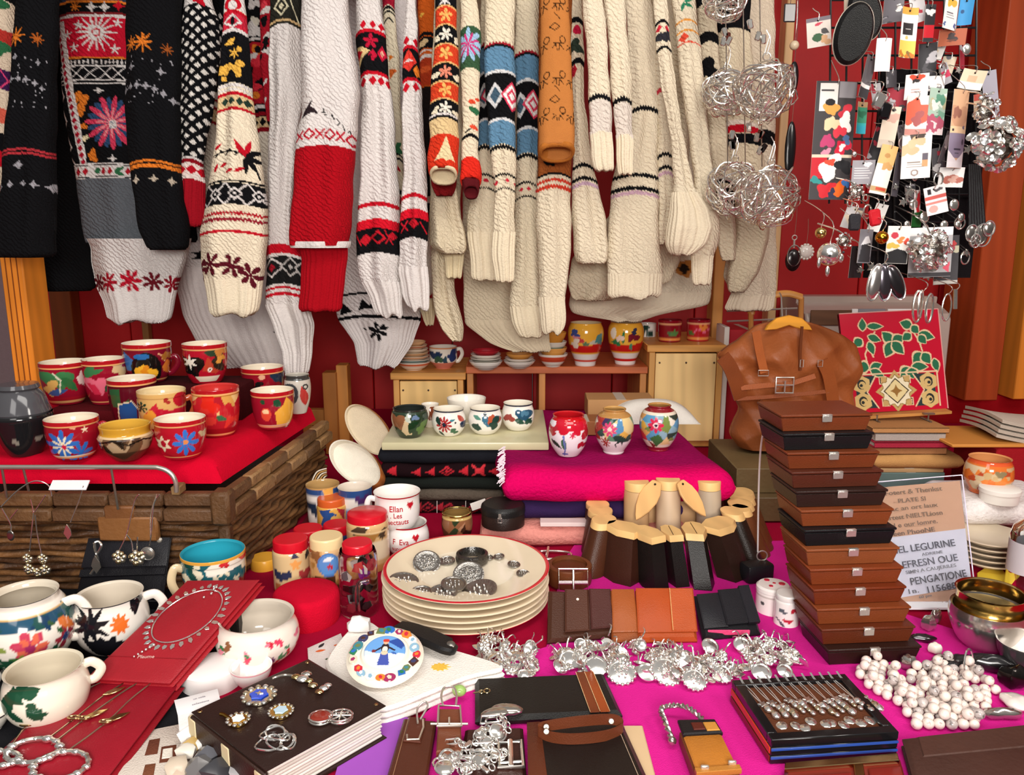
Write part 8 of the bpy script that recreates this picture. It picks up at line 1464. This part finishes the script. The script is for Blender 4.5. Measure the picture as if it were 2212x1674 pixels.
# pewter medallions on the top plate
g=random.Random(6);zp=PLZ-.0085
for k,(x,y,r)in enumerate(((922,1215,30),(872,1256,33),(910,1280,24),(955,1282,34),(1035,1276,40),(980,1262,28),(1012,1242,34),(1020,1212,36),(965,1212,18),(1056,1205,10),(1078,1203,12),(1110,1220,14),(1130,1240,15))):
 c=atZ(x,y,zp+.004+.006*(k in(5,6,0)));u=mpp(c);R=r*u;t=thing('pewter_medallion' if k!=7 else 'pewter_ring',('embossed pewter medallion tilted at the back of the plate','dotted pewter medallion nearest the jars','small pewter medallion at the plate front, beside the dotted one','large round pewter medallion at the plate front','broad pewter medallion at the front towards the wallets','domed pewter disc on top of the heap','pewter disc with raised flower below the dark ring','thick dark pewter ring standing on the plate','small pewter button between medallion and ring','tiny pewter flower beside the dark ring','tiny pewter rosette near the plate rim','small openwork pewter charm by the rim','flat etched pewter charm nearest the wallets')[k],'medallion' if k!=7 else 'ring',c,'pewter pieces on the top plate');nr=(g.uniform(-.2,.2),-.15-(.5 if k in(0,6)else 0),1);m=MB()
 if k==7:M=Matrix.Translation(c+Vector((0,0,.004)));m.lathe([(R*.72,.0),(R*.95,.0),(R,.008),(R*.95,.016),(R*.8,.018),(R*.72,.012),(R*.72,0)],c,36,'6a6866',flip=False)
 else:
  lie(m,c,nr,[(0,.0016),(R*.6,.0016),(R*.8,.001),(R*.9,.0024),(R,.0018),(R,0),(0,0)],28,'a8a49e')
  q=Vector(nr).to_track_quat('Z','Y')
  for j in range(10):a=j*2.4;rr=R*.16*math.sqrt(j+.5);m.ball(c+q@Vector((rr*math.cos(a)*1.1,rr*math.sin(a)*1.1,.0022)),R*.1,'c4c0ba',7)
 m.build('body',PEWT,t)
# heap of silver pendants on the pink cloth
def proto(kind):
 t=thing('silver_pendant','small silver pendant in the glittering heap along the front of the wallets','pendant',(0,0,-1),'silver pendants in the heap');m=MB();r=.0095
 if kind==0:m.lathe([(0,.0008),(r*.5,.0012),(r*.9,.0032),(r,.004),(r*.95,.0025),(r*.5,0),(0,0)],(0,0,0),16,SW)
 elif kind==1:lie(m,(0,0,.001),(0,0,1),[(0,.0035),(r*.5,.003),(r*.95,.001),(r,0),(0,0)],16,SV);ringm(m,(0,0,.0015),r*1.05,.001,SW,(0,0,1))
 elif kind==2:m.prism(leafout(.02,.012),.0025,Matrix.Translation((-.01,0,0)),SW,.001)
 else:
  for k in range(6):m.ball((r*.6*math.cos(k*1.05),r*.6*math.sin(k*1.05),.0025),r*.42,SW,8,(1,1,.6))
  m.ball((0,0,.004),r*.35,SV,8)
 m.v=[V+np.array([0,0,-1.])for V in m.v];m.build('body',SILV,t);m=MB();m.tube(spl([(0,r*.9,-.998),(.001,r*1.5,-.993),(.002,r*2.1,-.991),(.001,r*2.6,-.996)],4),.0011,SV,6);m.build('hook',SILV,t);return t
PRT=[proto(k)for k in range(4)];usedp=set()
g=random.Random(11);heaps=[((1030,1385),(1150,1385),(1165,1450),(1040,1440),42),((1090,1440),(1155,1432),(1160,1462),(1110,1466),8),((1185,1400),(1330,1388),(1330,1455),(1200,1455),50),((1320,1390),(1480,1395),(1480,1462),(1330,1462),56),((1470,1400),(1560,1420),(1570,1478),(1490,1470),26),((1600,1385),(1720,1385),(1738,1445),(1620,1440),52),((1560,1430),(1612,1440),(1612,1462),(1570,1462),8)]
pi=0
for a,b,c_,d_,n in heaps:
 for k in range(n):
  u,v=g.random(),g.random();x=(a[0]*(1-u)+b[0]*u)*(1-v)+(d_[0]*(1-u)+c_[0]*u)*v;y=(a[1]*(1-u)+b[1]*u)*(1-v)+(d_[1]*(1-u)+c_[1]*u)*v;lay=g.choice((0,0,1,2))if n>20 else 0
  loc=atZ(x,y,ZP+.001+.0045*lay);rot=(g.uniform(-.35,.35)*(1+lay),g.uniform(-.35,.35)*(1+lay),g.uniform(-.9,.9));loc.z+=.004*max(abs(rot[0]),abs(rot[1]));p=PRT[pi%4]
  if pi<4:p.location=tuple(loc);p.rotation_euler=rot
  else:dup(p,loc,rot=rot,sc=g.uniform(.75,1.25))
  pi+=1
for k,(x,y,r)in enumerate(((1342,1452,30),(1440,1450,34),(1398,1452,22),(1286,1440,26),(1500,1468,26),(1560,1455,22),(1645,1452,22),(1695,1450,18),(1602,1392,18),(1534,1396,19),(1230,1425,24),(1185,1382,0),(1130,1458,13))):
 if not r:continue
 c=atZ(x,y,ZP+.011);u=mpp(c);R=r*u;t=thing('silver_medallion',('scallop-edged silver medallion beside the striped portfolio','largest round silver medallion, embossed, in the middle of the heap','silver disc half under the largest medallion','plain round silver mirror disc near the portfolio corner','silver flower medallion with petal rim','silver flower medallion beside the pink gap','white faced silver disc by the tray','silver disc closest to the leather box tower','silver shell pendant under the black wallet','silver bowl-shaped pendant under the orange-tan wallet','silver oval disc below the dark brown wallet','','small silver ball charm by the white cloth tip')[k],'medallion',c,None);m=MB();nr=(g.uniform(-.15,.15),-.55,1)
 lie(m,c,nr,[(0,.003),(R*.5,.0026),(R*.82,.001),(R*.86,.0026),(R*.98,.002),(R,0),(0,-.001)],30,SW);q=Vector(nr).to_track_quat('Z','Y')
 if k in(0,1,4,5):
  for j in range(16):a=2*PI*j/16;m.ball(c+q@Vector((R*math.cos(a),R*math.sin(a),.001)),R*.15,SV,8)
  for j in range(12):a=j*2.4;rr=R*.17*math.sqrt(j);m.ball(c+q@Vector((rr*math.cos(a),rr*math.sin(a),.003)),R*.1,SV,7)
 m.build('disc',SILV,t)
# necklaces in the top tray
trp0=trp
def trp(u,v,z=0):return trp0(u,v,z+.0062 if v<.9 else z+.0085)
for k in range(12):
 u=.07+.078*k;g=random.Random(40+k);t=thing('tray_necklace','silver necklace with dangling drops in the brown felt tray, %s'%('nearest the orange side','second from the orange side','third from the orange side','fourth from the orange side','fifth from the orange side','sixth, at the middle','seventh, just past the middle','fifth from the bead side','fourth from the bead side','third from the bead side','second from the bead side','nearest the beads')[k],'necklace',trp(u,.5),'necklaces in the brown felt tray');m=MB();e=.55-.1*g.random()
 for s in(-.012,.012):m.tube(spl([trp(u+s*.4,1.01,.006),trp(u+s*.5+.01,.92,.002),trp(u+.04+s,.8,.001),trp(u+.065,e+.05,.001)],5),.00085,SW,5)
 m.build('chain',SILV,t);m=MB();x0=u+.066;y0=e+.04
 for j in range(4):m.ball(trp(x0+.012*j+g.uniform(-.012,.012),y0-.055*j,.003),g.uniform(.0036,.0062),(SW,SV,'d8c8a8',SW)[j],9,(1,1.2,.7))
 m.prism([(.0075*r*math.cos(2*PI*i/12),.0075*r*math.sin(2*PI*i/12))for i,r in enumerate((1,.6)*6)],.003,Matrix.Translation(trp(x0-.01,y0+.06*g.random(),.001)),SW,.0006)
 m.build('drop',SILV,t);m=MB();p=trp(min(.88,x0+.05+g.uniform(-.02,.02)),max(.14,y0-.33+g.uniform(-.06,.04)),.0004);lie(m,p,(g.uniform(-.2,.2),-.1,1),[(0,.0016),(.0062,.0014),(.0075,.0004),(.0075,0),(0,0)],18,SV);m.build('disc',SILV,t)
# pearl beads
def beadm(base,fl,sd):
 t_=np.linspace(.001,PI-.001,15);a_=np.linspace(0,2*PI,24,endpoint=False);G=np.stack([np.outer(np.sin(t_),np.cos(a_)),np.outer(np.sin(t_),np.sin(a_)),np.outer(np.cos(t_),np.ones(24))],-1)*.0076
 P=Paint(np.tile(a_,15)*10,np.repeat(t_,24)*10,base);P.bs(0,62,5,26,7,4,fl,sd);return MB().grid(G,P.c.reshape(15,24,3),cu=True,flip=True)
p0=tag(beadm('e6d6cc',['b8a8a2','d8a8a0','f0e4dc','a8928c'],2).build('pearl_bead',BEAD,loc=(0,0,0)),'pinkish white marbled bead in the loose pile beside the tray','bead','pinkish beads in the pile')
p1=tag(beadm('b8aca8',['8a807c','d8ccc6','6a6260'],3).build('pearl_bead',BEAD,loc=(0,0,0)),'greyish marbled bead in the loose pile beside the tray','bead','greyish beads in the pile')
poly_=[(1832,1462),(1862,1448),(1905,1436),(1940,1452),(1975,1468),(2020,1440),(2075,1440),(2105,1452),(2135,1475),(2155,1495),(2140,1540),(2110,1575),(2080,1585),(2020,1588),(1975,1578),(1955,1550),(1915,1520),(1880,1505),(1860,1480)]
pw=[atZ(x,y,ZP)for x,y in poly_]
def inside(x,y):
 r=False
 for a,b in zip(pw,pw[1:]+pw[:1]):
  if(a.y>y)!=(b.y>y)and x<(b.x-a.x)*(y-a.y)/(b.y-a.y)+a.x:r=not r
 return r
g=random.Random(9);pos=[];d0=.0156;x0_,x1_=min(p.x for p in pw),max(p.x for p in pw);y0_,y1_=min(p.y for p in pw),max(p.y for p in pw);j=0;yy=y0_
while yy<y1_:
 xx=x0_+(d0/2 if j%2 else 0)
 while xx<x1_:
  if inside(xx,yy)and g.random()<.9:pos.append((xx,yy,0))
  xx+=d0
 yy+=d0*.87;j+=1
lo=list(pos)
for(a,b,_)in lo:
 if g.random()<.32 and(a+d0,b,0)in pos or g.random()<.18:pos.append((a+d0/2,b+d0*.29,1))
first={}
for k,(a,b,l)in enumerate(pos):
 q=k%5==3;src=p1 if q else p0;loc=Vector((a+g.uniform(-.0009,.0009),b+g.uniform(-.0009,.0009),ZP+.0077+l*.0118))
 if q not in first:src.location=loc;first[q]=1
 else:dup(src,loc,sc=g.uniform(.9,1.02),rot=(g.uniform(0,6),g.uniform(0,6),g.uniform(0,6)))
# gold and silver bowls and the dark silver heap by the edge
v=vessel('gold_bowl','polished gold bowl standing in silverware at the edge of the stall',2128,1308,1380,140,TZ+.03,[(0,0),(.6,0),(.9,.25),(1,.5),(.93,.72),(.93,.95),(.98,1)],'d8b060',[('b',1340,1352,'3a2c18')],'d0b478',cat='bowl',mt=GOLD)
v=vessel('silver_bowl','wide mirror silver bowl in front of the gold bowl',2122,1345,1414,150,ZP,[(0,0),(.5,0),(.75,.2),(.96,.6),(1,.8),(.97,1)],'cfcac4',[],'8a8680',cat='bowl',mt=SILV)
vessel('white_dish','white dish with dark outside cut off by the edge near the silver bowl',2205,1415,1462,110,ZP,BOWL,'3a3838',[],'f0e8e0',cat='dish')
for k,(lb,x,y,sx,sy,sz,c)in enumerate((('white and grey silver flower charm beside the box tower',2006,1352,.012,.010,.014,'d8d4cc'),('rose-shaped silver charm beside the notice',2022,1336,.012,.008,.013,'c8c0b8'),('creamy white egg-shaped stone in front of the rose charm',2020,1404,.011,.009,.009,'e8dcd0'),('dark silver leaf by the creamy stone',1992,1380,.02,.009,.006,'5a5658'),('black polished hook-shaped piece behind the beads',2066,1432,.03,.012,.008,'201e20'),('large black polished curved piece near the edge',2150,1440,.04,.014,.014,'1e1c1e'),('dark fluted silver piece at the stall edge',2190,1470,.02,.014,.018,'3a3634'),('silver oval dish behind the beads',2028,1424,.016,.008,.004,'c8c4be'),('folded silver clip cluster at the tower foot',1962,1436,.012,.010,.012,'d0ccc6'),('silver spoon-like clip beside the fluted shell',1990,1448,.01,.008,.008,'c0bab2'),('red tipped silver charm in the bowl heap',2108,1390,.008,.008,.008,'c0584c'),('long silver shoe-like charm beyond the beads',2165,1545,.028,.008,.008,'c8c2bc'),('pearly ribbed shell at the very edge beyond the beads',2195,1520,.02,.02,.008,'e4dad2'))):
 P=atZ(x,y,ZP+sz*.6);m=MB();g=np.random.RandomState(k);b=bmesh.new();bmesh.ops.create_uvsphere(b,u_segments=16,v_segments=10,radius=1)
 for vv in b.verts:rr=1+.16*math.sin(vv.co.x*5+k)*math.cos(vv.co.y*4+k*2);vv.co=Vector((vv.co.x*sx*rr,vv.co.y*sy*rr,vv.co.z*sz*rr))
 m.bm(b,Matrix.Translation((P.x,P.y,ZP+sz*.95))@Matrix.Rotation(.6*math.sin(k*2),4,'Z'),c,True);m.v[0][:,2]=np.maximum(m.v[0][:,2],ZP);solo('silver_curio',m,LACQ if c in('201e20','1e1c1e')else(BEAD if c[0]=='e' else SILV),lb,'curio')
t=thing('silver_bangle','thin silver bangle standing up among the black polished pieces','bangle',atZ(2090,1445,ZP));c=atZ(2092,1436,ZP+.02);c.z=ZP+.0225;m=MB();ringm(m,c,.021,.0014,SW,(.8,-.8,.2));m.build('band',SILV,t)
# key rings and chains heaped on the belts
g=random.Random(17);KZ=TZ+.026
for k in range(34):
 x,y=g.uniform(930,1075),g.uniform(1600,1668)
 if k>24:x,y=g.uniform(1035,1080),g.uniform(1545,1605)
 c=atZ(x,y,KZ+.003*(k%3));kind=k%4;t=thing('key_ring','silver key ring in the heap on the dark brown pouch','key ring',c,'key rings heaped on the pouch');m=MB();n=(g.uniform(-.5,.5),g.uniform(-.7,0),1);r=g.uniform(.008,.014)
 if kind==0:ringm(m,c,r,.0016,SW,n)
 elif kind==1:lie(m,c,n,[(0,.003),(r*.6,.0028),(r*.8,.001),(r*.8,0),(0,0)],18,SV);ringm(m,c,r*.85,.0014,SW,n)
 elif kind==2:m.tube([c+Vector(v)for v in((-r,-r*.5,0),(r,-r*.6,.003),(r*1.1,r*.5,.004),(-r*.9,r*.6,.001))],.0017,SW,7,closed=True)
 else:m.box(c,(r*1.6,r*.7,.004),SW,.001,M=Matrix.Rotation(g.uniform(0,3),4,'Z'))
 m.build('ring',SILV,t);m=MB();ringm(m,c+Vector((r,0,.003)),.004,.001,SV,(.4,-.5,1));m.build('link',SILV,t)
t=thing('belt_buckle','square silver belt buckle with prong on the dark brown pouch','buckle',atZ(1103,1650,KZ));q=[atZ(x,y,KZ+.002)for x,y in((1078,1606),(1126,1600),(1130,1656),(1078,1656))];m=MB();m.tube(q,.0026,SV,8,closed=True);m.tube([q[0]+(q[3]-q[0])*.85,q[1]+(q[2]-q[1])*.8],.002,SV,8);m.build('frame',SILV,t);m=MB();m.tube([(q[0]+q[1])/2+Vector((0,0,.002)),(q[2]+q[3])/2],.0034,SW,8);m.build('prong',SILV,t)
t=thing('silver_shell','pair of silver shell clips lying on the black portfolio','clip',atZ(1080,1537,TZ+.026));m=MB()
for x,y,a in((1072,1540,.3),(1096,1532,-.1)):c=atZ(x,y,TZ+.031);m.take(MB().ball((0,0,0),1,'c8c0b6',18,(.022,.011,.006)),Matrix.Translation(c)@Matrix.Rotation(a,4,'Z'));
m.build('shell',SILV,t)
m=MB()
for x,y in((1040,1494),(1052,1492)):c=atZ(x,y,TZ+.025);ringm(m,c,.003 if x<1050 else .004,.001,'d8c090',(0,-.2,1))
m.tube([atZ(1022,1497,TZ+.025),atZ(1040,1494,TZ+.025)],.001,'d8c090',6);solo('gold_eyelet_pin',m,GOLD,'tiny gold eyelet pin on the corner of the black portfolio','pin')
